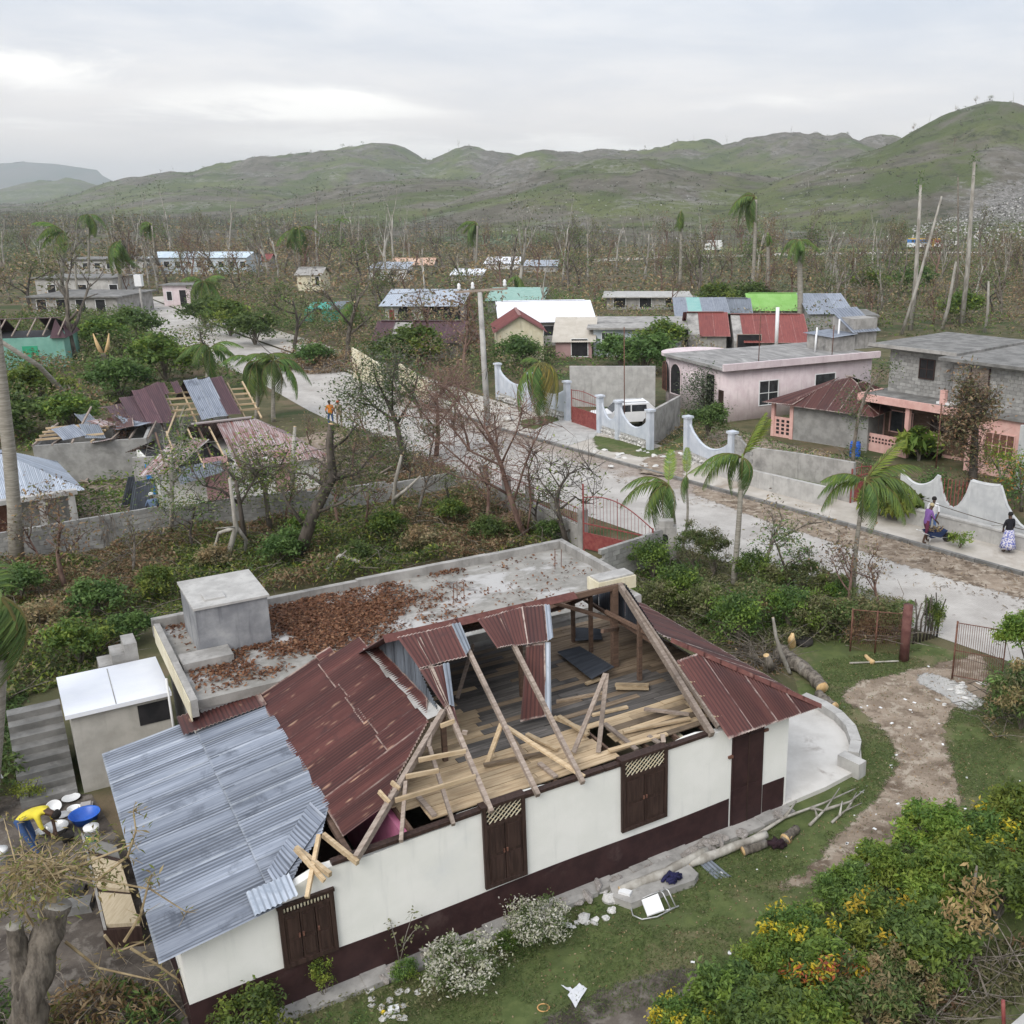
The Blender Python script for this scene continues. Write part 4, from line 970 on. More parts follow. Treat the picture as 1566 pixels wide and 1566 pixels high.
# ------------------------------------------------------------------ kitchen outbuilding, steps
KB0 = toloc(G(129, 1213)); ktop = ZT(109, 1092, G(129, 1213).y)
K = thing('kitchen_outbuilding', 'small rendered outbuilding with bright white flat roof beside the house', 'outbuilding', HO, HR)
kr = [toloc(G(u, v, ktop)) for u, v in ((90, 1042), (245, 995), (283, 1040), (110, 1091))]
ks0, kt0 = KB0.x, KB0.y; ks1 = 1.40; kt1 = kt0+2.2
MB().b2((ks0, kt0, -.1), (ks1, kt1, ktop-.08)).build('wall', pm('beige_render', (.36, .345, .31), (.46, .44, .40), 1.5, bump=.15, streak=((.25, .24, .21), .4)), K)
MB().b2((ks0-.12, kt0-.12, ktop-.08), (ks1+.05, kt1+.15, ktop+.03)).build('roof', WHITER, K)
MB().b2((ks1-.75, kt0-.02, ktop-.75), (ks1-.05, kt0+.03, ktop-.2)).build('window', BLACK, K)
MB().tube([(ks1-.02, kt0-.1, .4), (ks1-.02, kt0-.1, ktop+.4)], .03, 6).build('drain_pipe', WHITE, K, True)
MB().beam((ks0+1.0, kt0-.1, ktop+.035), (ks0+1.05, kt1, ktop+.035), .02, .01).build('roof_seam', CONC, K)
ST = thing('outside_steps', 'worn grey concrete steps climbing beside the white-roofed outbuilding', 'steps', HO, HR)
sl0 = toloc(G(60, 1212)); 
for k in range(8):
    MB().b2((ks0-1.35, kt0+.02+k*.36, -.1), (ks0-.13, kt0+.02+(k+1)*.36+.02, .17*(k+1)+.0)).build('step', CONCD, ST)
for k in range(3): MB().b2((ks0+.9+.32*k, kt1+.25, -.1), (ks0+1.22+.32*k, kt1+1.0, 2.2+.24*k)).build('upper_step', CONC, ST)
MB().tube([(ks0-1.6, kt0+.1, .9), (ks0-1.9, kt0+.8, 1.5), (ks0-2.8, kt0+1.2, 1.6)], .025, 6).build('handrail', WHITE, ST, True)
# low curved wall at the patio
PW = thing('patio_wall', 'low curved concrete wall edging the pale patio', 'wall')
pw = [G(u, v) for u, v in ((1228, 1078), (1256, 1090), (1282, 1107), (1300, 1127), (1308, 1150), (1304, 1168))]
for i in range(len(pw)-1):
    a, b = pw[i], pw[i+1]; MB().beam(Vector((a.x, a.y, .17)), Vector((b.x, b.y, .17)), .28, .36+.01*(i % 2)).build('wall_segment', CONCL, PW)
MB().beam(G(1285, 1174)+Vector((0, 0, .22)), G(1318, 1190)+Vector((0, 0, .22)), .3, .44).build('end_block', CONCL, PW)
# ------------------------------------------------------------------ people
SKIN = pm('brown_skin', (.075, .042, .028), (.095, .055, .038), 8, bump=0, rough=.55)
HAIR = pm('black_hair', (.010, .009, .009), (.02, .018, .017), 20, bump=.3)
def cloth(name, c): return pm(name, [x*.85 for x in c], c, 6, bump=.3, bscale=10, rough=.9)
def person(label, loc, rz, J, shirt, pants, shoes=None, short_sleeve=True, bare_leg=False, scale=1.0, hat=None, group=None):
    o = thing('person', label, 'person', loc, rz, group); o.scale = (scale,)*3
    V, E_, R, B = [], [], [], []
    def vert(p, r): V.append(Vector(p)); R.append(r); return len(V)-1
    def bone(i, j, kind): E_.append((i, j)); B.append(kind)
    pel = vert(J['pelvis'], .13); sp_ = vert((Vector(J['pelvis'])+Vector(J['chest']))/2, .125); ch = vert(J['chest'], .14); nk = vert(J['neck'], .055); hd = vert(J['head'], .088)
    up = (Vector(J['head'])-Vector(J['neck'])).normalized(); ht = vert(Vector(J['head'])+up*.11, .085)
    bone(pel, sp_, 0); bone(sp_, ch, 0); bone(ch, nk, 0); bone(nk, hd, 2); bone(hd, ht, 2)
    fw = Vector(J.get('face', (1, 0, 0))).normalized(); nose = vert(Vector(J['head'])+fw*.10, .018); bone(hd, nose, 2)
    for s, k in ((1, 'L'), (-1, 'R')):
        sh = vert(J['sh'+k], .07); el = vert(J['el'+k], .046); wr = vert(J['wr'+k], .032); d = (Vector(J['wr'+k])-Vector(J['el'+k])).normalized()
        hn = vert(Vector(J['wr'+k])+d*.08, .036)
        bone(ch, sh, 0); bone(sh, el, 0 if short_sleeve else 0); bone(el, wr, 2 if short_sleeve else 0); bone(wr, hn, 2)
        side = d.orthogonal().normalized()
        for f in range(4):
            q = vert(Vector(J['wr'+k])+d*(.15+.012*(f in (1, 2)))+side*(.028*(f-1.5)), .011); bone(hn, q, 2)
            q2 = vert(V[q]+d*.025+side.cross(d)*.02, .009); bone(q, q2, 2)
        th = vert(Vector(J['wr'+k])+d*.07+side*.065, .012); bone(wr, th, 2)
        hp = vert(J['hp'+k], .095); kn = vert(J['kn'+k], .062); an = vert(J['an'+k], .042); to = vert(J['to'+k], .038)
        bone(pel, hp, 1); bone(hp, kn, 1); bone(kn, an, 2 if bare_leg else 1); bone(an, to, 3)
    me = bpy.data.meshes.new('body'); me.from_pydata(V, E_, []); ob = bpy.data.objects.new('body', me); COL.objects.link(ob)
    md = ob.modifiers.new('s', 'SKIN'); md.use_smooth_shade = True
    for i, rv in enumerate(me.skin_vertices[0].data): rv.radius = (R[i], R[i]); rv.use_root = i == 0
    ob.modifiers.new('b', 'SUBSURF').levels = 1
    dg = bpy.context.evaluated_depsgraph_get(); nm = bpy.data.meshes.new_from_object(ob.evaluated_get(dg)); bpy.data.objects.remove(ob)
    for m in (shirt, pants, SKIN, shoes or BLACK): nm.materials.append(m)
    Va = np.array([list(v) for v in V]); A = Va[[e[0] for e in E_]]; Bq = Va[[e[1] for e in E_]]; rr = np.array([min(R[e[0]], R[e[1]]) for e in E_])
    for p in nm.polygons:
        c = np.array(p.center); ab = Bq-A; t = np.clip(((c-A)*ab).sum(1)/((ab*ab).sum(1)+1e-9), 0, 1); dd = np.linalg.norm(c-(A+t[:, None]*ab), axis=1)-rr
        p.material_index = B[int(np.argmin(dd))]; p.use_smooth = True
    b = link('body', nm, o); b.data.name = 'body'
    hc = Vector(J['head'])+up*.08-fw*.015; q = Vector((0, 0, 1)).rotation_difference(up); m = MB(); m.lathe([(.105, -.03), (.108, .02), (.095, .065), (.06, .10), (.001, .115)], hc, 12, tilt=q)
    m.build('hat' if hat else 'hair', hat or HAIR, o, True)
    return o, J
def stand(lean=0.0, arm=(.12, .0), legs=.0, turn=0):
    x = lean
    return dict(pelvis=(0, 0, .95), chest=(x*.6, 0, 1.32), neck=(x, 0, 1.47), head=(x*1.15+.01, 0, 1.57), face=(1, 0, -.1),
        shL=(x*.7, .18, 1.40), shR=(x*.7, -.18, 1.40), elL=(x*.6+arm[0], .25, 1.14), elR=(x*.6+arm[0]*.5, -.25, 1.13), wrL=(x*.6+arm[0]*2.2, .20, .98+arm[1]), wrR=(x*.6+arm[0]*1.6, -.21, .95+arm[1]),
        hpL=(0, .10, .90), hpR=(0, -.10, .90), knL=(.05+legs*.6, .11, .50), knR=(.02-legs*.3, -.11, .50), anL=(0+legs, .11, .08), anR=(-.02-legs, -.11, .08), toL=(.16+legs, .13, .04), toR=(.14-legs, -.13, .04))
BEND = dict(pelvis=(-.28, 0, .90), chest=(.20, 0, 1.06), neck=(.38, 0, 1.08), head=(.50, 0, 1.02), face=(.3, 0, -1), shL=(.26, .17, 1.05), shR=(.26, -.17, 1.05), elL=(.32, .22, .78), elR=(.34, -.2, .78),
    wrL=(.42, .10, .52), wrR=(.46, -.08, .50), hpL=(-.25, .10, .86), hpR=(-.25, -.10, .86), knL=(-.14, .13, .46), knR=(-.08, -.13, .46), anL=(-.10, .14, .08), anR=(.10, -.13, .08), toL=(.06, .16, .04), toR=(.27, -.15, .04))
YELLOW = cloth('yellow_cotton', (.72, .60, .06)); DENIM = cloth('blue_denim', (.05, .10, .24)); NAVY = cloth('navy_cotton', (.03, .035, .08))
mp = G(58, 1304)
person('person in yellow shirt and jeans bending over washing bowls in the yard', mp, -.05, BEND, YELLOW, DENIM, NAVY, scale=1.02)

# ------------------------------------------------------------------ kitchen yard things
def basin(label, loc, r, h, mat, tilt=0, name='basin', cat='basin', inner=None):
    m = MB(); m.open = True; n = 20
    m.lathe([(.001, 0), (r*.72, 0), (r*.97, h*.92), (r*1.04, h), (r*1.0, h*.97), (r*.92, h*.88), (r*.69, .02), (.001, .02)], (0, 0, 0), n)
    o = m.build(name, mat, None, True, loc, (tilt, tilt*.5, 0)); return tag(o, label, cat)
BLUEP = pm('blue_plastic', (.02, .11, .50), (.03, .14, .58), 4, bump=0, rough=.35, spec=.5)
STEEL = pm('dented_steel', (.42, .42, .42), (.58, .58, .57), 5, bump=.1, metal=.6, rough=.35)
SOOT = pm('sooty_pot', (.02, .019, .018), (.05, .045, .04), 5, bump=.2)
WPL = pm('white_plastic', (.72, .73, .74), (.80, .80, .80), 4, bump=0, rough=.4, spec=.5)
basin('large blue plastic washing basin on the dark yard ground', G(131, 1256, .02), .33, .22, BLUEP)
basin('wide steel washing bowl in front of the bending person', G(86, 1272, .02), .27, .15, STEEL, name='bowl', cat='bowl')
basin('small steel bowl between the big washing bowl and the person’s hands'.replace('’', "'"), G(66, 1277, .02), .16, .12, STEEL, name='bowl', cat='bowl')
basin('flat white enamel tray lying beside the foot of the steps', G(109, 1222, .02), .20, .05, WPL, name='tray', cat='tray')
basin('dented white bowl behind the blue basin', G(114, 1240, .02), .15, .09, WPL, name='bowl', cat='bowl')
basin('grey pot lid lying flat beside the yellow shirted person', G(96, 1247, .02), .16, .03, STEEL, name='pot_lid', cat='lid')
basin('white pan propped up behind the bending person’s head'.replace('’', "'"), G(83, 1236, .02), .17, .10, WPL, .5, name='pan', cat='pan')
basin('steel cup standing between pan and washing bowl', G(80, 1250, .02), .08, .16, STEEL, name='cup', cat='cup')
basin('soot-black cooking pot on the ground by the wooden cabinet', G(104, 1285, .02), .15, .13, SOOT, name='cooking_pot', cat='pot')
MB().b2((-.16, -.12, 0), (.16, .12, .05)).b2((-.10, -.08, .051), (.12, .1, .09)).build('cloth_bundle', cloth('grey_cloth', (.42, .40, .40)), None, False, G(131, 1234, .02), (0, 0, .4))
tag(bpy.data.objects['cloth_bundle'], 'folded pale cloth lying behind the blue basin', 'cloth')
def bucket(label, loc, tall=.34, lab=True, fill=None):
    t = thing('bucket', label, 'bucket', loc); m = MB(); m.open = True
    m.lathe([(.001, 0), (.125, 0), (.15, tall), (.158, tall), (.158, tall-.03), (.143, tall-.02), (.12, .03), (.001, .03)], n=20); m.build('pail', WPL, t, True)
    lid = MB().lathe([(.152, tall), (.162, tall+.012), (.162, tall+.03), (.001, tall+.04)], n=20).build('lid', WPL, t, True)
    m = MB(); m.tube([(.155*math.cos(a), .155*math.sin(a), tall-.05-.10*math.sin(max(0, a-3.3)) if a > 3.3 else tall-.05) for a in np.linspace(3.14, 6.28, 9)], .005, 5); m.build('handle', STEEL, t, True)
    if lab:
        g = pm('label_green', (.02, .16, .06), (.03, .19, .07), 5, bump=0); y = pm('label_yellow', (.70, .62, .05), (.75, .66, .07), 5, bump=0)
        for mt, z0, z1, k, n_ in ((g, .05, .22, .0015, 'label_band'), (y, .11, .19, .003, 'label_patch')):
            mm = MB(); lo, hi = (-2.6, -.3) if k < .002 else (-2.2, -.9)
            A = np.linspace(lo, hi, 10); r0 = lambda z: .125+.025*z/tall+k
            for a in A: mm.v += [(r0(z0)*math.cos(a), r0(z0)*math.sin(a), z0), (r0(z1)*math.cos(a), r0(z1)*math.sin(a), z1)]
            for i in range(9): mm.f.append((2*i, 2*i+2, 2*i+3, 2*i+1)); mm.m.append(0)
            mm.build(n_, mt, t)
        mm = MB(); r1 = .133
        for k in range(7):
            a = -2.05+k*.15; mm.box((r1*1.035*math.cos(a), r1*1.035*math.sin(a), .15+.012*(k % 2)), (.004, .012, .035+.01*(k % 3)), a)
        o = mm.build('label_lettering', g, t); o['kind'] = 'stuff'
    return t
# wooden cabinet lying on its back, tan doors upward
cz = .48; CA = [G(u, v, cz) for u, v in ((124, 1275), (178, 1292), (216, 1416), (158, 1420))]
CB = thing('wooden_cabinet', 'dark wooden cabinet lying on its back with two tan door panels', 'cabinet', (0, 0, 0))
ca = [Vector((p.x, p.y, 0)) for p in CA]; ctr = sum(ca, Vector())/4; CB.location = ctr
L_ = [p-ctr for p in ca]
MB().prism([(p.x, p.y) for p in L_], 0, cz-.04).build('carcass', BROWNW, CB)
def cl4(a, b, c, d): # bilinear point inside the lid
    def f(x, y): return L_[0].lerp(L_[1], x).lerp(L_[3].lerp(L_[2], x), y)
    return [f(a, c), f(b, c), f(b, d), f(a, d)]
TANP = pm('tan_panel', (.42, .345, .235), (.50, .42, .30), 3, stretch=(8, 1, 1), bump=.1)
for nm, (a, b, c, d), z1, mt in (('door', (.10, .97, .26, .60), .52, TANP), ('door', (.10, .97, .66, .98), .52, TANP), ('shelf', (.03, .99, .0, .17), .46, DARKZ if False else CONCD), ('rail', (.0, .08, .0, 1.0), .50, CONC)):
    q = cl4(a, b, c, d); MB().prism([(p.x, p.y) for p in q], cz-.04, z1).build(nm, mt, CB)
bucket('white paint bucket with green and yellow label standing on the wooden cabinet', (G(143, 1286, .46).x, G(143, 1286, .46).y, .461))
bucket('plain white bucket standing alone on the dark yard soil', G(4, 1322, .01), .36, False)
o = MB().box((0, 0, .09), (.55, .42, .18), .3, taper=.85).build('stone_slab', CONCD, None, False, G(122, 1390, 0)); tag(o, 'grey broken slab lying left of the wooden cabinet', 'slab')
o = MB().box((0, 0, .06), (.40, .30, .12), .2, taper=.8).build('black_rag', SOOT, None, False, G(118, 1365, 0)); tag(o, 'black crumpled rag on the ground left of the cabinet', 'rag')
# rough pollard tree at the yard's corner, its crown snapped and dry
PT = thing('pollarded_tree', 'thick grey broken tree trunk with dry drooping twigs in the yard', 'tree', G(40, 1600))
b0 = PT.location
def rel(u, v, y): return YD(u, v, y)-b0
def gnarl(ctrl, rads, n, seed):
    P = []; R_ = []; k = 7
    for i in range(len(ctrl)-1):
        for j in range(k): f = j/k; P.append(Vector(ctrl[i]).lerp(Vector(ctrl[i+1]), f)); R_.append(rads[i]*(1-f)+rads[i+1]*f)
    P.append(Vector(ctrl[-1])); R_.append(rads[-1]); m = MB(); m.tube(P, R_, n); q = []
    for v in m.v:
        w = Vector(v); c = min(P, key=lambda p: (p-w).length); rr_ = (w-c).length; d = rr_*(mnoise.noise(w*3.1+Vector((seed, 0, 0)))*.3+mnoise.noise(w*8.3+Vector((0, seed, 0)))*.14); q.append(tuple(w+(w-c).normalized()*d if (w-c).length > .01 else w))
    m.v = q; m.m[-1] = 1; return m
gnarl([(0, 0, -.2), rel(45, 1530, 13.9), rel(70, 1440, 14.2), rel(88, 1382, 14.4)], [.36, .27, .23, .24], 18, 1).build('trunk', [BARK, BARKW], PT, True)
gnarl([rel(44, 1520, 13.9), rel(28, 1460, 14.0), rel(22, 1415, 14.0)], [.2, .16, .14], 14, 5).build('stump_limb', [BARK, BARKW], PT, True)
r = random.Random(31); m = MB(); tipp = []
hub = rel(75, 1330, 14.6)
m.tube([rel(80, 1390, 14.4), hub], [.09, .06], 6)
for k in range(120):
    a = r.uniform(0, 6.28); L = r.uniform(.35, 1.0); el = r.uniform(-.5, .7); st = hub+Vector((r.uniform(-.55, .3), r.uniform(-.2, .2), r.uniform(-.25, .2)))
    d = Vector((math.cos(a)*math.cos(el), math.sin(a)*math.cos(el), math.sin(el))); e = st+d*L+Vector((0, 0, -.3*L*r.random())); m.tube([st, st+d*L*.5, e], [.014, .010, .004], 3); tipp.append(e)
for pts in ([(80, 1338), (130, 1320), (205, 1290)], [(80, 1340), (150, 1345), (230, 1360), (285, 1395)], [(150, 1345), (195, 1310), (208, 1270), (204, 1240)], [(30, 1380), (60, 1430), (80, 1480)], [(190, 1440), (215, 1400), (230, 1340)], [(160, 1430), (180, 1455), (220, 1440)],
            [(100, 1440), (150, 1480), (240, 1500), (290, 1560)], [(200, 1450), (240, 1475), (275, 1500)]):
    P = [rel(u, v, 14.5+.1*i) for i, (u, v) in enumerate(pts)]; m.tube(P, [.028-.006*i for i in range(len(P))], 5); tipp += P[1:]
    for p in P[1:]:
        for _ in range(5): d = Vector((r.gauss(0, 1), r.gauss(0, 1), r.gauss(0, 1))).normalized(); m.tube([p, p+d*r.uniform(.15, .4)], [.008, .003], 3)
m.build('dry_twig', pm('dry_twig', (.24, .18, .10), (.38, .30, .18), 5, bump=.2), PT); PT.children[-1]['kind'] = 'stuff'
rg = rngs(5); P = np.concatenate([np.array(p)+rg.normal(size=(9, 3))*.10 for p in tipp]); cc = pick(rg, [(.28, .21, .10), (.19, .20, .06), (.36, .28, .15), (.22, .25, .06)], len(P)); l_ = link('crown', leaf_mesh('crown', P, .13, cc, rg, .2, .25), PT)
undergrowth('dry_brush', 'dry brown twigs and yellow green leaves heaped below the broken yard tree', pxpoly([(-60, 1500), (60, 1560), (180, 1500), (250, 1530), (300, 1640), (200, 1750), (-100, 1750)]), 5200, 21, .9, .17, (DRY+[(.2, .22, .06)], GREENS), .8, twigs=150, asp=.25)
undergrowth('dark_weeds', 'dark leafy weeds left of the concrete steps', pxpoly([(-60, 1060), (40, 1060), (45, 1210), (-60, 1260)]), 3500, 22, 1.0, .16, (GREENS[:1]+GREENS[3:], GREENS), .8)
shrub('small bright green plant at the foot of the concrete steps', G(46, 1228), bush_mesh('foliage', 61, 500, (.5, .5, .5), 10, .12, .10, LIVE), stems_mesh('stem', 4), .7)

# big palm frond hanging in at the left edge
pb = G(-18, 1250); PLM = palm('coconut palm with heavy green frond hanging beside the steps', pb, YD(2, 930, pb.y+.3), [(-.15, -1.15, FROND[2], 1.35), (.35, -.9, FROND[2], 1.2), (2.2, .3, FROND[1], 1.3), (4, .3, FROND[0], 1.3), (.6, -1.25, FROND[2], 1.2), (3.1, -.4, FROND[0], 1.2)], .14, fs=1.0)

# ------------------------------------------------------------------ plants along the front of the house
WFL = [(.62, .60, .50), (.70, .68, .60), (.50, .50, .36)]
wf1 = bush_mesh('foliage', 71, 5200, (.85, .85, .62), 60, .11, .075, [(.11, .16, .05), (.15, .20, .07), (.08, .12, .035)], None, .45, .9, WFL, 46)
stm = stems_mesh('stem', 5, .7, .5, 8, .02)
shrub('rounded shrub covered in white flowers below the middle window', G(708, 1510), wf1, stm, .86, rz=.4, name='flowering_shrub')
shrub('looser white flowering shrub beside the ring of white stones', G(822, 1440), wf1, stm, .76, rz=2.2, name='flowering_shrub')
gb1 = bush_mesh('foliage', 72, 2600, (.8, .8, .7), 34, .13, .11, LIVE+GREENS); gb2 = bush_mesh('foliage', 73, 2600, (.9, .8, .8), 30, .15, .12, GREENS); gb3 = bush_mesh('foliage', 74, 1500, (.6, .6, 1.0), 22, .13, .10, LIVE)
shrub('green broad-leaved shrub at the left corner of the brown base', G(385, 1600), gb1, stm, .8)
shrub('tall narrow green plant below the leftmost window', G(497, 1525), gb3, stm, .42, .5)
shrub('low green clump against the brown base by the flowering shrub', G(620, 1500), gb1, stm, .32)
shrub('leafy tuft between the two white flowering shrubs', G(775, 1452), gb1, stm, .32, .3)
sp1 = thing('sapling', 'thin leggy sapling in front of the white wall', 'sapling', G(612, 1478)); m = MB()
for pts in ([(0, 0, 0), (-.05, 0, .6), (-.12, 0, 1.05)], [(0, 0, .1), (.15, 0, .7), (.30, .05, 1.15)], [(.1, 0, .5), (.3, 0, .8), (.42, 0, .9)]): m.tube(pts, [.012, .009, .005], 4)
m.build('stem', BARK, sp1); rg = rngs(9); P = np.concatenate([np.array(c)+rg.normal(size=(16, 3))*.07 for c in ((-.12, 0, 1.0), (.3, .05, 1.15), (.42, 0, .88), (.05, 0, .45), (.2, 0, .6), (-.1, 0, .85))]); link('foliage', leaf_mesh('foliage', P, .08, pick(rg, OLIVE, len(P)), rg), sp1)
undergrowth('low_weeds', 'low weeds and ground plants along the brown base of the house', pxpoly([(420, 1560), (650, 1490), (900, 1375), (930, 1392), (700, 1530), (560, 1600), (430, 1640)]), 2600, 23, .16, .07, (GREENS, OLIVE), 1.2)

# stones, slab, chair, litter on the lawn
def rock_mesh(seed, k=.3):
    r = random.Random(seed); m = MB(); m.lathe([(.001, -.5), (.7, -.35), (1, 0), (.75, .45), (.001, .6)], n=8)
    m.v = [tuple(Vector(v)*(1+r.uniform(-k, k))) for v in m.v]; return m
STONE = pm('white_stone', (.50, .49, .47), (.66, .65, .63), 5, bump=.4, c3=(.30, .28, .25), s3=2, vary=.2)
ROCKS = [rock_mesh(i).me('stone', STONE) for i in range(5)]
GROCK = [rock_mesh(i+20, .35).me('footing_stone', pm('rubble_stone_%d' % i, (.22, .20, .18), (.38, .35, .33), 6, bump=.6, c3=(.52, .48, .47), s3=2)) for i in range(3)]
r = random.Random(55)
for k in range(64):
    link('footing_stone', GROCK[k % 3], HS, (r.uniform(3.2, 13.2), -.30+r.uniform(-.16, .12), .09+r.uniform(-.04, .05)), (r.uniform(-.4, .4), r.uniform(-.4, .4), r.uniform(0, 6)), (r.uniform(.10, .24), r.uniform(.06, .13), r.uniform(.05, .10)))
def stones(label, group, pts, s0, s1, seed, name='stone'):
    r = random.Random(seed)
    for p in pts:
        o = link(name, ROCKS[r.randint(0, 4)], None, (p[0], p[1], .02+p[2] if len(p) > 2 else .02), (r.uniform(-.3, .3), 0, r.uniform(0, 6)), (r.uniform(s0, s1), r.uniform(s0, s1), r.uniform(s0, s1)*.7)); tag(o, label, 'stone', group)
r = random.Random(9)
ring = [G(900+44*math.cos(a)+r.uniform(-6, 6), 1392+22*math.sin(a)-24*math.cos(a)*.4+r.uniform(-4, 4)) for a in np.linspace(0, 6.0, 26)]
stones('white painted stone in the ring beside the flowering shrub', 'ring of white stones', ring, .05, .10, 1)
stones('pale stone lying in the weeds left of the round flowering shrub', 'stones below the brown base', [G(r.uniform(565, 640), r.uniform(1512, 1560)) for _ in range(16)], .05, .09, 2)
o = basin('larger white and grey ball-shaped stone in the stone ring', G(892, 1404, .0), .10, .1, STONE, name='stone', cat='stone')
bpy.data.objects.remove(o)
o = link('stone', ROCKS[1], None, G(892, 1404, .06), None, .15); tag(o, 'largest round white stone of the stone ring', 'stone')
o = link('stone', ROCKS[2], None, G(931, 1375, .07), None, (.2, .13, .17)); tag(o, 'upright grey white stone at the wall end of the stone ring', 'stone')
sl_ = [Vector((p.x, p.y)) for p in pxpoly([(932, 1362), (985, 1338), (1036, 1316), (1068, 1346), (1062, 1356), (1010, 1374), (965, 1392), (938, 1382)])]
o = MB().prism(sl_, -.02, .17).build('concrete_slab', CONC); tag(o, 'broken concrete slab lying on the lawn by the wall', 'slab')
r = random.Random(14); m = MB(); cpt = G(1028, 1343, .18)
for k in range(9):
    a = r.uniform(0, 6.28); m.tube([cpt+Vector((r.uniform(-.2, .2), r.uniform(-.2, .2), .02)), cpt+Vector((r.uniform(-.2, .2), r.uniform(-.2, .2), .07)), cpt+Vector((r.uniform(-.28, .28), r.uniform(-.25, .25), .02))], [.035, .05, .03], 6)
tag(m.build('cloth', cloth('dark_blue_cloth', (.02, .02, .07)), None, True), 'dark blue cloth dropped on the broken concrete slab', 'cloth')
tag(MB().b2((-.13, -.07, 0), (.13, .07, .06)).build('brick', WPL, None, False, G(956, 1366, .172), (0, 0, -.4)), 'white brick lying at the left end of the broken slab', 'brick')
CH = thing('folding_chair', 'overturned folding chair with silver frame and white seat on lawn', 'chair', G(1000, 1392)); cb = CH.location
def cr(u, v, z): return G(u, v, z)-Vector((cb.x, cb.y, 0))
def fram(pts, z): return [cr(u, v, zz) for (u, v), zz in zip(pts, z)]
MB().tube(fram([(1038, 1385), (1005, 1402), (982, 1406), (968, 1400), (964, 1386), (972, 1378), (995, 1368), (1018, 1360)], [.05]*4+[.06, .1, .22, .3]), .016, 6).build('frame', STEEL, CH, True)
MB().tube(fram([(1034, 1388), (1022, 1362), (1014, 1357)], [.04, .3, .33]), .016, 6).build('leg', STEEL, CH, True); MB().tube(fram([(1026, 1391), (1014, 1366), (1008, 1361)], [.04, .28, .3]), .016, 6).build('leg', STEEL, CH, True)
MB().tube(fram([(1038, 1386), (1028, 1389), (1016, 1393)], [.05, .05, .05]), .014, 6).build('crossbar', STEEL, CH, True)
q = [cr(u, v, z) for u, v, z in ((981, 1378, .14), (1006, 1368, .22), (1016, 1393, .10), (990, 1402, .06))]; MB().extr(q, (0, 0, .03)).build('seat', WPL, CH)
o = corrugated(G(1066, 1318, .06), G(1082, 1310, .10), G(1119, 1338, .07), G(1095, 1342, .05), .09, .012, 3, .04, 5).build('metal_offcut', ZINCD, None, True); tag(o, 'torn piece of dark grey roofing lying on the lawn', 'metal sheet')
PAPER = pm('paper', (.56, .57, .60), (.64, .65, .67), 9, bump=.2)
def paper(label, quad, z, seed, mat=PAPER, nm='paper', cat='paper'):
    a, b, c, d = [G(u, v, z) for u, v in quad]; r = random.Random(seed); m = MB(); n = 4
    for i in range(n+1):
        for j in range(n+1):
            p = a.lerp(b, j/n).lerp(d.lerp(c, j/n), i/n); m.v.append((p.x, p.y, p.z+r.uniform(0, .03)))
    for i in range(n):
        for j in range(n): k = i*(n+1)+j; m.f.append((k, k+1, k+n+2, k+n+1)); m.m.append(0)
    return tag(m.build(nm, mat, None, True), label, cat)
paper('large white sheet of paper dropped on the lawn', ((868, 1522), (886, 1504), (898, 1512), (880, 1542)), .03, 1); paper('creased white paper lying under the larger sheet on the lawn', ((858, 1508), (872, 1511), (882, 1519), (874, 1520)), .02, 2)
tag(MB().tube([G(831+9*math.cos(a), 1541+6*math.sin(a), .02) for a in np.linspace(0, 6.28, 20)], .012, 5).build('hoop', pm('orange_plastic', (.55, .30, .12), (.6, .35, .15), 3, bump=0), None, True), 'small orange ring lying on the lawn near the papers', 'ring')
tag(link('fruit', MB().lathe([(.001, -1), (.7, -.7), (1, 0), (.7, .7), (.001, 1)], n=10).me('fruit', pm('yellow_fruit', (.7, .5, .03), (.75, .55, .05), 4, bump=0), True), None, G(586, 1548, .05), None, .045), 'single yellow fruit among stones below the brown base', 'fruit')
tag(MB().b2((-.1, -.06, 0), (.1, .06, .08)).build('carton', WPL, None, False, G(602, 1546, .01), (0, 0, .3)), 'small white carton lying among stones on the lawn', 'carton')
r = random.Random(77); lit = MB()
for k in range(64):
    u, v = (r.uniform(1290, 1480), r.uniform(1060, 1300)) if k < 34 else (r.uniform(900, 1566), r.uniform(1000, 1500)); p = G(u, v, .02); a = r.uniform(0, 6.28); s = r.uniform(.012, .05)
    lit.box((p.x, p.y, .02), (s*2, s*1.3, .012), a)
o = lit.build('litter', WHITE); tag(o, 'scraps of white litter scattered over lawn and path', 'litter', kind='stuff')
rg = rngs(12); q = scatter(pxpoly([(1240, 1010), (1420, 990), (1600, 1080), (1650, 1250), (1300, 1400), (900, 1520), (700, 1600), (900, 1420), (1310, 1230)]), 2600, rg)
o = link('fallen_leaves', leaf_mesh('fallen_leaves', np.column_stack([q, rg.uniform(.015, .04, len(q))]), .055, pick(rg, DRY+[(.40, .33, .22)], len(q)), rg, 2.0, .5)); tag(o, 'dry leaves scattered over the lawn and dirt path', 'leaves', kind='stuff')
rg = rngs(13); q = scatter(pxpoly([(1225, 1075), (1260, 1010), (1420, 990), (1640, 1060), (1700, 1250), (1300, 1400), (1000, 1540), (600, 1640), (430, 1640), (900, 1400), (1200, 1250), (1320, 1195)]), 90000, rg)
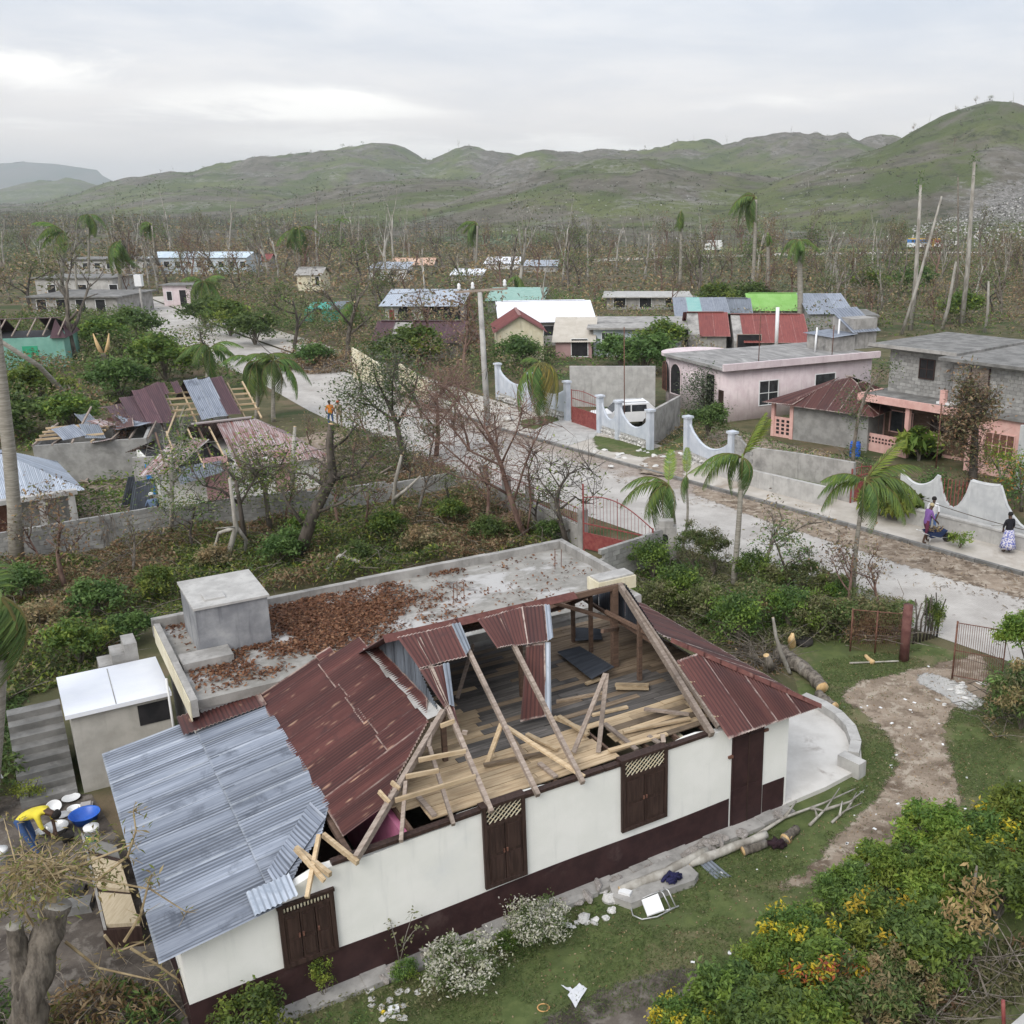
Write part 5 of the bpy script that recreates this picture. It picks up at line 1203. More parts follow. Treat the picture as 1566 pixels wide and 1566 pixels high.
dp = fbm(q, .8, 3, 4); q = q[dp > .40]; pth = np.array([(p.x, p.y) for p in pxpoly([(1500, 1000), (1420, 1020), (1310, 1045), (1285, 1068), (1330, 1095), (1365, 1130), (1375, 1170), (1345, 1220), (1290, 1275), (1235, 1335), (1260, 1345), (1330, 1330), (1400, 1260), (1470, 1230), (1455, 1170), (1440, 1120), (1455, 1085), (1520, 1060)])]); q = q[~inpoly(pth, q[:, 0], q[:, 1]) | (rg.random(len(q)) < .06)]; hh = rg.uniform(.01, .05, len(q))
o = link('grass', leaf_mesh('grass', np.column_stack([q, hh]), .075, pick(rg, [(.095, .135, .042), (.13, .165, .055), (.17, .165, .08), (.07, .105, .035)], len(q)), rg, .2, .16)); tag(o, 'short green grass of the lawn round the house', 'grass', kind='stuff')

# logs and branches
def log(label, pts, rad, name='log', bark=BARK, cat='log', bits=()):
    rad = list(rad)
    t = thing(name, label, cat, pts[0]); P = [p-pts[0] for p in pts]; m = gnarl(P, rad, 12, pts[0].x); m.m[-2] = 1
    m.build('stem', [bark, SPLINT], t, True)
    for b in bits: MB().tube([p-pts[0] for p in b[0]], b[1], 5).build('branch', bark, t, True)
    return t
def gp(*l): return [G(u, v, z) for u, v, z in l]
log('long grey log lying along the foot of the wall', gp((1052, 1322, .12), (1110, 1300, .13), (1172, 1276, .14)), [.11, .10, .09], bark=BARKW)
log('short cut log with pale sawn end on the lawn', gp((1136, 1302, .10), (1172, 1290, .11)), [.10, .10]); log('short cut log lying beyond the dark cloth bundle', gp((1200, 1283, .10), (1218, 1268, .10)), [.12, .11]); log('stubby sawn log beside the dark cloth bundle on the grass', gp((1197, 1280, .08), (1210, 1284, .08)), [.08, .09])
log('whitish weathered trunk lying under the long grey log', gp((948, 1362, .16), (1010, 1338, .2), (1080, 1300, .2)), [.10, .11, .09], bark=BARKW)
m = MB(); c_ = G(1186, 1292, .1); r = random.Random(3)
for k in range(7): m.tube([c_+Vector((r.uniform(-.22, .22), r.uniform(-.1, .1), 0)), c_+Vector((r.uniform(-.2, .2), r.uniform(-.12, .12), .1)), c_+Vector((r.uniform(-.25, .25), r.uniform(-.1, .1), 0))], [.06, .08, .05], 6)
tag(m.build('clothes', cloth('black_red_cloth', (.03, .015, .02)), None, True), 'dark clothes bundle draped over the cut logs', 'clothes')
def branchy(label, base_px, tips_px, rad=.035, seed=0, bark=BARKW, name='fallen_branch'):
    b = G(*base_px, .06); t = thing(name, label, 'branch', b); r = random.Random(seed)
    for k, px in enumerate(tips_px):
        P = [G(u, v, z)-b for u, v, z in px]; MB().tube(P, [rad*(1-.7*i/max(1, len(P)-1)) for i in range(len(P))], 6).build('limb', bark, t, True)
    return t
branchy('long bare fallen branch lying against the patio edge', (1150, 1282), [((1150, 1282, .06), (1200, 1250, .1), (1260, 1228, .12), (1308, 1206, .2)), ((1200, 1250, .1), (1218, 1225, .3)), ((1240, 1236, .1), (1260, 1240, .15))], .05)
branchy('forked bare branch on the grass beside the patio', (1238, 1262), [((1238, 1262, .05), (1262, 1238, .12), (1284, 1205, .25)), ((1262, 1238, .12), (1300, 1226, .18), (1322, 1208, .2)), ((1250, 1250, .08), (1246, 1236, .2))], .04)
branchy('small dry twisted branch lying at the patio corner', (1272, 1258), [((1272, 1258, .04), (1292, 1240, .12), (1318, 1228, .15)), ((1284, 1248, .08), (1288, 1225, .25)), ((1296, 1238, .1), (1310, 1212, .2))], .035)
log('mossy felled tree trunk curving across the lawn', gp((1192, 996, .2), (1222, 1018, .22), (1245, 1036, .2), (1258, 1053, .18)), [.24, .22, .2, .19]); log('sawn trunk section resting behind the roof corner', gp((1252, 1062, .15), (1264, 1074, .17), (1276, 1082, .16)), [.15, .17, .16])
log('pale stripped limb leaning over the felled trunk', gp((1208, 1030, .05), (1196, 1002, .7), (1187, 975, 1.3), (1182, 944, 1.9)), [.06, .075, .06, .04], bark=BARKW)
log('splintered upright stump beside the felled trunk', gp((1176, 1024, 0), (1175, 1012, .5), (1172, 1002, .75)), [.17, .14, .1]); log('orange torn stump standing behind the felled trunk', gp((1211, 988, 0), (1211, 976, .45), (1212, 968, .6)), [.14, .12, .05], bark=SPLINT)
log('thin dead pole lying on the grass below the wire fence', gp((1299, 1014, .05), (1374, 1011, .06)), [.03, .025], bark=BARKW); log('yellow split wood chunk on the grass by the wire fence', gp((1324, 1003, .05), (1334, 1013, .08)), [.06, .08], bark=SPLINT)
o = MB().lathe([(.16, 0), (.3, .02), (.32, .1), (.3, .18), (.17, .2), (.15, .1)], n=18).build('tyre', SOOT, None, True, G(1229, 985, .0)); tag(o, 'old black tyre lying on grass behind the felled trunk', 'tyre')
undergrowth('branch_heap', 'heap of torn branches and twigs behind the house corner', pxpoly([(1100, 985), (1180, 990), (1200, 1015), (1190, 1035), (1140, 1020)]), 500, 29, .4, .12, (DRY, DRY), .8, twigs=90)
# ------------------------------------------------------------------ hedge of mixed shrubs at the lower right
YEL = [(.62, .46, .03), (.55, .42, .05), (.45, .38, .06)]; RED_ = [(.42, .12, .05), (.5, .2, .05), (.35, .1, .06)]
HG = [bush_mesh('foliage', 81, 6500, (1, 1, .85), 62, .11, .135, LIVE, None, .42, .8), bush_mesh('foliage', 82, 6500, (1, 1, .8), 58, .115, .13, LIVE+GREENS, None, .42, .8, YEL, 9),
      bush_mesh('foliage', 83, 6200, (1, .95, .9), 54, .115, .14, GREENS+LIVE[:2], None, .42, .8), bush_mesh('foliage', 84, 6000, (1, 1, .8), 52, .11, .13, LIVE[:3]+GREENS[:2], None, .4, .8, YEL+RED_, 12),
      bush_mesh('foliage', 85, 4500, (1, 1, .8), 46, .13, .14, OLIVE+GREENS+DRY[:2], None, .35, .7)]
HST = stems_mesh('stem', 6, 1.1, .6, 12, .035)
hd = [((1046, 1560), 1, .55, 'yellow-leaved croton bush at the lawn end of the hedge by the bare soil'), ((1120, 1535), 2, .75, 'dark green bush standing behind the yellow croton at the hedge end'), ((1175, 1475), 0, .6, 'small bright green bush beside the lawn, two along from the yellow croton'),
      ((1225, 1430), 1, .75, 'green bush with yellow leaf tips where the lawn meets the path'), ((1290, 1365), 2, .62, 'round green bush at the foot of the dirt path'), ((1345, 1330), 0, .70, 'fresh green bush leaning out over the dirt path'),
      ((1425, 1275), 0, .85, 'broad bright green bush at the path edge of the hedge'), ((1500, 1280), 1, .85, 'tall bush with bright yellow leaf spikes in the hedge'), ((1566, 1255), 0, .9, 'bright green bush near the white litter by the path'),
      ((1180, 1580), 2, .85, 'low dark bush behind the bare soil patch'), ((1270, 1500), 3, .85, 'croton with yellow and red leaves amid the hedge'), ((1350, 1425), 1, .85, 'green and yellow mottled bush in the hedge centre'), ((1430, 1365), 0, .9, 'leafy green bush behind the broad path-side bush'),
      ((1530, 1360), 2, .95, 'dark green bush below the one with yellow spikes'), ((1330, 1530), 4, .85, 'brownish olive bush on the inner side of the hedge'), ((1420, 1450), 2, .9, 'green bush with withered tan leaves hanging beside it'), ((1255, 1590), 0, .75, 'leafy green bush on the inner hedge side below the croton'),
      ((1590, 1330), 3, .95, 'croton with yellow and red leaves above the grass bank'), ((1480, 1335), 0, .8, 'compact green bush wedged between the spiked and dark bushes'), ((1385, 1500), 4, .7, 'dry olive bush above the heap of withered stalks')]
for i, (px, k, s, lb) in enumerate(hd):
    p = G(*px, .75*s*1.0); shrub(lb, (p.x, p.y, 0), HG[k], HST, s*1.02, s*1.0, name='hedge_shrub', seed=i)
rg = rngs(15); P = np.concatenate([np.array(G(u, v, 1.3))+rg.normal(size=(46, 3))*.16 for u, v in ((1475, 1355), (1490, 1370), (1510, 1365), (1455, 1405), (1480, 1415), (1505, 1410), (1462, 1395))]); o = thing('banana_plant', 'withered plant with hanging tan leaves in the hedge', 'plant', G(1480, 1450)); l_ = link('dead_leaf', leaf_mesh('dead_leaf', P-np.array(o.location), .15, pick(rg, [(.45, .32, .16), (.36, .24, .12)], len(P)), rg, -.2, .35), o); l_['kind'] = 'stuff'
MB().tube([(0, 0, 0), (.1, .3, 1.0), (.15, .4, 1.6)], [.06, .05, .02], 6).build('stem', BARK, o, True)
undergrowth('withered_stalks', 'brown withered stalks and dead leaves behind the hedge', pxpoly([(1330, 1530), (1440, 1470), (1566, 1440), (1640, 1500), (1500, 1560), (1400, 1620), (1250, 1640)]), 2600, 33, .35, .16, (DRY, OLIVE), .8, twigs=130, asp=.25)
tag(MB().tube([G(1536, 1600), YD(1534, 1530, G(1536, 1600).y)], .035, 8).build('iron_post', REDI, None, True), 'short rusty red iron post by the concrete corner', 'post')
o = MB().prism([(p.x, p.y) for p in pxpoly([(1530, 1580), (1600, 1520), (1700, 1560), (1600, 1660)], .9)], -.05, .9).build('concrete_wall', CONCL); tag(o, 'pale concrete wall top beside the rusty red post', 'wall')
shrub('tall bush hung with dry vines beside the rusty mesh gate', G(1560, 1115), HG[4], HST, 1.05, 1.35, name='hedge_shrub'); shrub('bright green upper growth on the bush beside the mesh gate', (G(1562, 1060).x, G(1562, 1060).y, 1.1), HG[0], HST, .85, name='hedge_shrub')
undergrowth('vine_tangle', 'dry hanging vines at the foot of the bush by the mesh gate', pxpoly([(1508, 1050), (1530, 1040), (1566, 1100), (1530, 1135), (1505, 1125)]), 700, 35, 1.2, .15, (OLIVE, DRY), 1, twigs=40, asp=.2)

# ------------------------------------------------------------------ shrubbery between annex and road
RB = [bush_mesh('foliage', 91, 3600, (1, 1, .9), 40, .17, .13, GREENS+LIVE[:3]), bush_mesh('foliage', 92, 3000, (.8, .8, 1.2), 36, .15, .14, OLIVE+GREENS, None, .25, .1), bush_mesh('foliage', 93, 3200, (1, 1, .8), 36, .17, .14, OLIVE+LIVE[:2]), bush_mesh('foliage', 94, 2600, (1, 1, .9), 30, .19, .13, OLIVE+DRY[:2]+GREENS, None, .35)]
rb = [((998, 862), 0, .85, 'dark green bush in the angle of the block wall and pillar'), ((1062, 850), 1, .85, 'dark spiky bush between the two palm trunks by the road'), ((1092, 858), 1, .8, 'tall dry-tipped bush at the road edge beside the leaning palm'), ((1150, 875), 0, .75, 'leafy bush at the road edge right of the leaning palm'),
      ((1185, 885), 2, .7, 'light green bush on the road bank below the pavers'), ((1230, 895), 1, .8, 'bush grown round a broken dark stump by the road'), ((1265, 900), 2, .75, 'scrubby bush left of the tall roadside palm trunk'), ((1040, 905), 0, .9, 'wide green bush spreading behind the right roof end'), ((1075, 925), 2, .8, 'yellow green bush over the grass behind the roof end'),
      ((1130, 955), 0, .95, 'rounded bush on visible bare stems above the felled trunk'), ((1165, 925), 3, .9, 'half withered bush behind the rounded stemmed bush'), ((1210, 940), 0, .85, 'leafy green bush above the leaning pale limb'), ((1250, 945), 2, .85, 'light olive bush along the road bank'), ((1300, 945), 3, .9, 'dry twiggy bush behind the wire fence'), ((1345, 950), 3, .8, 'brown tangled bush beside the rusty gate post'), ((1005, 920), 2, .8, 'low light green bush next to the annex corner'), ((1285, 915), 0, .6, 'small green bush at the foot of the tall roadside palm')]
for i, (px, k, s, lb) in enumerate(rb):
    p = G(*px, .7*s); shrub(lb, (p.x, p.y, 0), RB[k], HST, s, s*1.05, seed=i, name='roadside_shrub')
undergrowth('roadside_weeds', 'rough weeds and grass between the house and the road', pxpoly([(955, 885), (1000, 860), (1060, 850), (1250, 885), (1400, 925), (1390, 985), (1240, 985), (1180, 1000), (1060, 985), (985, 950)]), 15000, 36, .45, .17, (GREENS+LIVE[:2], OLIVE), .5, twigs=120, asp=.25)
undergrowth('fence_weeds', 'dry bramble growing through the wire fence', pxpoly([(1290, 945), (1378, 940), (1380, 985), (1290, 990)]), 2200, 37, 1.0, .11, (OLIVE, DRY), .9, twigs=90, asp=.3)
# wire fence, posts and mesh gate
WF = thing('wire_fence', 'sagging chain-link fence with tangled brambles beside the rusty post', 'fence'); a, b = G(1300, 996), G(1376, 1003)
for p, h in ((a, 1.5), ((a+b)/2, 1.5)): MB().tube([p, p+Vector((0, 0, h))], .03, 6).build('fence_post', RUSTI, WF, True)
m = MB()
for k in range(26): p = a.lerp(b, k/25); q = a.lerp(b, min(1, k/25+.25)); q0 = a.lerp(b, max(0, k/25-.25)); m.beam(p+Vector((0, 0, .05)), q+Vector((0, 0, 1.45)), .006, .006); m.beam(p+Vector((0, 0, .05)), q0+Vector((0, 0, 1.45)), .006, .006)
m.build('mesh', RUSTI, WF); WF.children[-1]['kind'] = 'stuff'; MB().tube([a+Vector((0, 0, 1.46)), b+Vector((0, 0, 1.46))], .018, 6).build('top_rail', RUSTI, WF, True)
pp = G(1382, 1010); gpz = ZT(1382, 925, pp.y); m = MB().tube([pp, pp+Vector((0, 0, gpz))], [.16, .15], 10); tag(m.build('gate_post', pm('rusty_pipe', (.11, .045, .04), (.17, .08, .07), 4, bump=.3, streak=((.06, .03, .03), .6)), None, True), 'thick rusty iron gate post at the end of the wire fence', 'post')
ps = thing('stick_fence', 'row of rough dark sticks standing behind the rusty gate post', 'fence'); r = random.Random(6)
for k in range(8): p = G(1396+k*5.2, 985-k*1.5); MB().tube([p, p+Vector((r.uniform(-.1, .1), 0, .8)), p+Vector((r.uniform(-.15, .25), 0, r.uniform(1.2, 1.75)))], [.035, .03, .02], 6).build('stick', BARKD, ps, True)
shrub('green tuft sprouting among the rough sticks of the fence', G(1424, 975, 0), RB[0], HST, .38, .8, name='roadside_shrub')
MG = thing('mesh_gate', 'open rusty iron mesh gate beside the hedge path', 'gate'); a, b = G(1456, 1038), G(1530, 1052); h = ZT(1462, 950, a.y)
MB().tube([a, a+Vector((0, 0, h))], .03, 6).build('hinge_post', RUSTI, MG, True); MB().tube([b, b+Vector((0, 0, h-.1))], .02, 6).build('closing_post', RUSTI, MG, True)
for z in (.12, h*.5, h-.05): MB().tube([a+Vector((0, 0, z)), b+Vector((0, 0, z))], .015, 5).build('rail', RUSTI, MG, True)
for k in range(1, 22): p = a.lerp(b, k/22); MB().tube([p+Vector((0, 0, .1)), p+Vector((0, 0, h-.05))], .008, 4).build('bar', RUSTI, MG)
faded('gate_slab', CONCL, pxpoly([(1408, 1028), (1455, 1040), (1505, 1075), (1480, 1088), (1440, 1062), (1405, 1045)]), .014, .3, 8)
r = random.Random(10); stones('pale rubble stone on the ground below the rusty mesh gate', 'rubble at the mesh gate', [G(r.uniform(1425, 1500), r.uniform(1045, 1080)) for _ in range(14)], .06, .14, 5, 'rubble_stone')

# ------------------------------------------------------------------ roadside palms
def fr(l): return [(y, p, FROND[k], s) for y, p, k, s in l]
b_ = G(1030, 846); palm('bushy palm with dark drooping fronds blown to one side by the gate pillar', b_, YD(1022, 752, b_.y), fr([(3.0, .35, 0, 1.0), (3.3, .1, 0, 1.1), (2.8, -.3, 2, 1.0), (3.5, -.5, 2, 1.1), (4.2, -.7, 2, 1.0), (1.4, .9, 3, .8), (3.9, -.2, 0, .9), (5.2, -.6, 2, .9), (2.2, -.2, 2, .9)]), .095, fs=1.0, seed=1)
b_ = G(1042, 848); palm('slim young palm with one upright shoot beside the bushy palm', b_, YD(1050, 738, b_.y), fr([(1.5, 1.2, 3, .6), (4, -.6, 2, .6), (5, -1, 2, .5), (.4, .3, 3, .5)]), .05, seed=2)
b_ = G(1122, 893); palm('palm with one spear of bright fronds and curved trunk at the road edge', b_, YD(1135, 712, b_.y), fr([(3.1, .15, 0, .95), (3.4, -.1, 0, .95), (2.9, -.5, 2, .8), (.2, .95, 3, 1.0), (.5, .7, 3, .95), (5.6, -.8, 2, .8), (4.6, -.9, 2, .7), (0, -.7, 2, .8), (3.6, .25, 0, .9)]), .10, seed=3, bow=.1)
b_ = G(1304, 912); palm('tall palm with wide windswept green fronds over the near road edge', b_, YD(1322, 748, b_.y), fr([(3.2, -.1, 0, .95), (3.4, .3, 1, .95), (2.9, .1, 0, .9), (.1, .45, 1, 1.15), (.35, .6, 3, 1.1), (-.25, .2, 0, 1.1), (-.5, -.2, 0, 1.05), (.6, -.1, 2, 1.0), (-.9, -.5, 2, 1.0), (4.4, -.7, 2, .8), (0, -.05, 0, 1.15)]), .085, seed=4, bow=.12)

# ------------------------------------------------------------------ boundary of the garden: block wall, low railing wall, gates
BLK = MB().box((0, 0, 0), (.385, .17, .185)).me('block', BLOCK)
def block_wall(label, pts, hts, name='block_wall', cap=True, limit=300, thick=.16, near_first=True, miss=0.0, base_stone=False):
    W = thing(name, label, 'wall'); n = 0; r = random.Random(len(pts)*7+int(abs(pts[0].x)*3)); rest = MB()
    for i in range(len(pts)-1):
        a, b = pts[i], pts[i+1]; d = b-a; L = d.length; d.normalize(); ang = math.atan2(d.y, d.x); h0, h1 = hts[i], hts[i+1]
        MB().add([a+Vector((0, 0, -.1)), b+Vector((0, 0, -.1)), b+Vector((0, 0, h1-.05)), a+Vector((0, 0, h0-.05))]+[p+Vector((-d.y, d.x, 0))*(thick-.02) for p in (a+Vector((0, 0, -.1)), b+Vector((0, 0, -.1)), b+Vector((0, 0, h1-.05)), a+Vector((0, 0, h0-.05)))],
                 [(0, 1, 2, 3), (5, 4, 7, 6), (3, 2, 6, 7), (4, 0, 3, 7), (1, 5, 6, 2)]).build('mortar_core', MORTAR, W)
        z = .1; row = 0
        while z < max(h0, h1):
            x = .2 if row % 2 else 0
            while x < L:
                hh = h0+(h1-h0)*x/L
                if z < hh-.02 and r.random() > miss:
                    p = a+d*x; c = Vector((p.x, p.y, z))+Vector((-d.y, d.x, 0))*(thick/2-.012)
                    if n < limit: link('block', BLK, W, c+Vector((0, 0, r.uniform(-.004, .004))), (0, 0, ang+r.uniform(-.008, .008))); n += 1
                    else: rest.box(c, (.385, .17, .185), ang)
                x += .40
            z += .20; row += 1
    if rest.v: rest.build('blocks', BLOCK, W)['kind'] = 'stuff'
    return W
gw = [G(u, v) for u, v in ((-60, 878), (30, 862), (120, 845), (225, 826), (330, 805), (460, 788), (600, 765), (712, 742))]
gh = [ZT(u, v, p.y) for (u, v), p in zip(((-60, 826), (30, 812), (120, 796), (225, 780), (330, 768), (460, 752), (600, 738), (712, 718)), gw)]
block_wall('long weathered concrete block wall closing the back of the overgrown garden', gw, gh)
LW = thing('railing_wall', 'low grey wall with rusty red railing between garden and road', 'wall'); a, b = G(712, 745), G(892, 838); n = 5
for k in range(n):
    p, q = a.lerp(b, k/n), a.lerp(b, (k+1)/n); MB().beam(p+Vector((0, 0, .45)), q+Vector((0, 0, .45)), .18, 1.0+.02*(k % 2)).build('wall_panel', CONC, LW); MB().box((q.x, q.y, .85), (.32, .32, 1.75), math.atan2((b-a).y, (b-a).x)).build('pillar', CONC, LW)
    for z in (1.05, 1.65): MB().tube([p+Vector((0, 0, z)), q+Vector((0, 0, z))], .018, 5).build('rail', REDI, LW, True)
    for j in range(1, 12): c = p.lerp(q, j/12); MB().tube([c+Vector((0, 0, .95)), c+Vector((0, 0, 1.7))], .010, 4).build('bar', REDI, LW)
def arch_gate(label, a, b, hl, hr, peak, nb, solid=.75, name='iron_gate', post=None):
    g = thing(name, label, 'gate', a); d = b-a
    def top(x): return hl+(hr-hl)*x+peak*math.sin(math.pi*min(1, x*.9+.1)) 
    MB().beam((0, 0, 0), (0, 0, post or hl+.1), .07, .07).build('gate_post', REDI, g); MB().beam(d, d+Vector((0, 0, hr+.05)), .07, .07).build('gate_post', REDI, g)
    m = MB(); m.tube([d*x+Vector((0, 0, top(x))) for x in np.linspace(0, 1, 14)], .025, 6); m.build('arched_rail', REDI, g, True)
    for z in (solid, solid+(hr-solid)*.55): MB().beam(Vector((0, 0, z)), d+Vector((0, 0, z)), .035, .05).build('rail', REDI, g)
    if solid > .2: MB().beam(Vector((0, 0, solid/2+.05)), d+Vector((0, 0, solid/2+.05)), .02, solid-.1).build('panel', REDI, g)
    for k in range(1, nb): x = k/nb; MB().tube([d*x+Vector((0, 0, solid)), d*x+Vector((0, 0, top(x)+(.15 if k == nb//2 else 0)))], .022 if k == nb//2 else .011, 4).build('bar', REDI, g)
    return g
arch_gate('arched red iron gate with a solid lower panel at the garden entrance', G(893, 842), G(998, 866), 2.15, 1.55, .55, 20, .8, post=2.9)
PIL = thing('gate_pillar', 'grey concrete gate pillar with a small arched niche beside the palms', 'pillar', G(1018, 858)); hz_ = ZT(1018, 795, PIL.location.y)
MB().b2((-.42, -.22, -.1), (.42, .22, hz_-.25)).b2((-.30, -.20, hz_-.25), (.30, .20, hz_)).build('shaft', CONC, PIL); m = MB(); m.prism([(.13*math.cos(a), .13*math.sin(a)) for a in np.linspace(0, math.pi, 9)]+[(-.13, -.25), (.13, -.25)], 0, .02)
n_ = m.build('niche', BLACK, PIL, False, (-.05, -.225, hz_*.62), (math.pi/2, 0, 0))
block_wall('short plain block wall running from the annex to the gate pillar', [G(925, 892), G(1012, 862)], [1.35, 1.5], 'block_wall')

# ------------------------------------------------------------------ overgrown garden behind the annex
undergrowth('garden_undergrowth', 'tangled green and brown undergrowth filling the garden behind the annex', pxpoly([(-80, 888), (120, 850), (330, 810), (480, 790), (705, 748), (780, 785), (860, 838), (640, 870), (400, 915), (240, 950), (100, 1050), (20, 1075), (-100, 1110)]), 64000, 41, .85, .18, (GREENS+OLIVE+LIVE+[(.30, .30, .09)], DRY+OLIVE[:2]), .30, twigs=420, asp=.34, thr=(.47, .64))
gd = [bush_mesh('foliage', 95, 2600, (1, 1, .9), 34, .17, .17, LIVE+GREENS), bush_mesh('foliage', 96, 2400, (1, 1, .8), 30, .18, .17, GREENS), bush_mesh('foliage', 97, 2200, (1, 1, .7), 28, .2, .17, OLIVE+DRY)]
for i, (px, k, s, lb) in enumerate([((590, 815), 0, .8, 'bright green regrowth bush below the leaning garden tree'), ((545, 850), 1, .6, 'green bush among dry leaves by the annex parapet'), ((430, 850), 1, .9, 'dark green bush beside the water tank in the garden'), ((470, 820), 0, .8, 'leafy green bush at the foot of the leaning trunk'), ((690, 790), 0, .7, 'yellow green bush near the railing wall in the garden'), ((745, 815), 1, .7, 'green bush under the reddish bare tree'), ((640, 830), 2, .8, 'withered brown bush in the middle of the garden'), ((240, 900), 0, .7, 'small fresh green bush near the block wall and tank'), ((150, 930), 1, .9, 'green bush in the left part of the garden'), ((60, 960), 2, .9, 'dry olive bush near the hanging palm frond'), ((120, 1000), 0, .9, 'pale green fern-like bush above the white-roofed outbuilding'), ((30, 900), 1, .8, 'green bush against the left part of the block wall'), ((790, 800), 2, .7, 'dry bush beside the railing wall in the garden'), ((330, 855), 2, .7, 'brown leafy bush in front of the forked pale tree'), ((200, 965), 1, .7, 'green bush behind the white-roofed outbuilding'), ((840, 812), 1, .6, 'green bush near the red gate inside the garden')]):
    p = G(*px, .4); shrub(lb, (p.x, p.y, 0), gd[k], HST, s, s, seed=i+50, name='garden_shrub')
def tree_px(label, trunk_px, branches, y0, rad, bark=BARK, leaves=None, name='broken_tree', twigs=0, seed=0, snap=True, dy=.0):
    """tree whose trunk and limbs follow the photo at a given distance; ends are snapped"""
    b = Vector((YD(*trunk_px[0], y0).x, y0, 0)); t = thing(name, label, 'tree', b); r = random.Random(seed); tips = []
    def P(l, k): return [YD(u, v, y0+dy*i)-b for i, (u, v) in enumerate(l)]
    tp = P(trunk_px, 0); tp[0].z = -.1; m = MB(); m.tube(tp, [rad*(1-.55*i/(len(tp)-1)) for i in range(len(tp))], 8); m.m[-1] = 1 if snap else 0; tips += tp[1:]
    m.build('trunk', [bark, SPLINT], t, True)
    for k, (l, rr) in enumerate(branches):
        off = r.uniform(-1.0, 1.0); q = [YD(u, v, y0+off*i/max(1, len(l)-1))-b for i, (u, v) in enumerate(l)]; m = MB(); m.tube(q, [rr*(1-.65*i/max(1, len(q)-1)) for i in range(len(q))], 6); m.build('limb', [bark, SPLINT], t, True); tips += q[1:]
    if twigs:
        m = MB()
        for k in range(twigs):
            p = tips[r.randrange(len(tips))]; q = tips[max(0, tips.index(p)-1)]; s0 = p.lerp(q, r.random()*.6); d = Vector((r.gauss(0, 1), r.gauss(0, .8), r.gauss(.35, .8))).normalized(); L = r.uniform(.4, 1.5)
            e = s0+d*L*.6; m.tube([s0, e, e+(d+Vector((r.gauss(0, .5), r.gauss(0, .5), r.gauss(.2, .4)))).normalized()*L*.5], [.02, .013, .005], 3)
            for _ in range(2): m.tube([e, e+Vector((r.gauss(0, .4), r.gauss(0, .4), r.gauss(.2, .35)))], [.009, .003], 3)
        m.build('twigs', bark, t)['kind'] = 'stuff'
    if leaves:
        rg = rngs(seed+3); n, sp_, sz, pal = leaves; n = int(n*4)+3; sz *= .95; P_ = np.concatenate([np.array(c)+rg.normal(size=(n, 3))*sp_ for c in tips]); link('crown', leaf_mesh('crown', P_, sz, pick(rg, pal, len(P_)), rg), t)
    return t
tree_px('leaning dark tree with snapped top standing in the garden', [(453, 862), (479, 786), (500, 745), (509, 728), (504, 679), (507, 648)], [([(479, 786), (520, 770), (560, 745)], .09), ([(505, 735), (545, 725), (575, 690)], .08), ([(500, 745), (470, 725), (440, 722)], .08), ([(504, 690), (530, 670), (545, 650)], .06), ([(470, 810), (440, 770), (430, 745)], .1), ([(509, 728), (560, 720)], .06)], 39.0, .27, BARKD, (26, .45, .17, OLIVE+GREENS), seed=1, twigs=60)
tree_px('pale forked tree broken off beside the water tank', [(345, 880), (361, 806), (357, 778), (351, 731)], [([(361, 806), (335, 815), (325, 850), (318, 872)], .09), ([(361, 806), (376, 825), (373, 868)], .10), ([(362, 806), (330, 808)], .04)], 38.5, .13, BARKW, seed=2, dy=.0)
tree_px('bare dark twisted tree beside the pale forked tree', [(372, 800), (365, 760), (360, 735)], [([(365, 770), (340, 750), (310, 742), (300, 730)], .06), ([(368, 770), (385, 740), (395, 720), (410, 712)], .06), ([(340, 750), (330, 765), (305, 770)], .04), ([(360, 735), (345, 715), (325, 710)], .05)], 41.0, .12, BARKD, (6, .3, .15, GREENS), seed=3, twigs=60)
tree_px('reddish bare tree with a fan of fine branches by the garden railing', [(805, 826), (792, 795), (779, 757), (766, 710), (752, 675), (740, 650)], [([(779, 757), (740, 735), (700, 700), (660, 665)], .07), ([(766, 712), (720, 690), (680, 640), (640, 612)], .06), ([(752, 680), (720, 640), (690, 600), (665, 585)], .05), ([(785, 770), (800, 720), (815, 680), (835, 640)], .06), ([(766, 710), (790, 660), (800, 620)], .05), ([(805, 826), (812, 770), (808, 720), (818, 690)], .06), ([(740, 735), (700, 730), (650, 700)], .04), ([(740, 655), (715, 610), (690, 575)], .04), ([(700, 640), (650, 640), (615, 635)], .03)], 42.2, .15, BARKR, (3, .4, .13, DRY+OLIVE), seed=4, twigs=430, snap=False)
tree_px('crooked leafless tree with curling limbs beside the red gate', [(868, 838), (858, 800), (850, 765), (856, 745)], [([(856, 745), (870, 725), (865, 705)], .06), ([(855, 780), (880, 760), (895, 770), (915, 750)], .06), ([(850, 765), (830, 740), (820, 725)], .05), ([(862, 815), (880, 805), (890, 815)], .05), ([(870, 725), (890, 715), (905, 720)], .04), ([(856, 745), (840, 720), (845, 700)], .04)], 41.2, .13, BARKD, (7, .35, .16, LIVE+OLIVE), seed=5, twigs=90)
tree_px('feathery grey green tree behind the block wall near the road', [(624, 735), (615, 690), (606, 645), (590, 610)], [([(606, 645), (570, 620), (545, 590)], .09), ([(606, 650), (630, 610), (640, 570)], .09), ([(590, 610), (575, 580), (570, 555)], .07), ([(600, 630), (600, 585), (605, 555)], .07), ([(570, 620), (545, 615), (530, 600)], .05)], 53.0, .2, BARKD, (95, .55, .17, GREYG+GREENS), seed=6, twigs=70, name='feathery_tree')
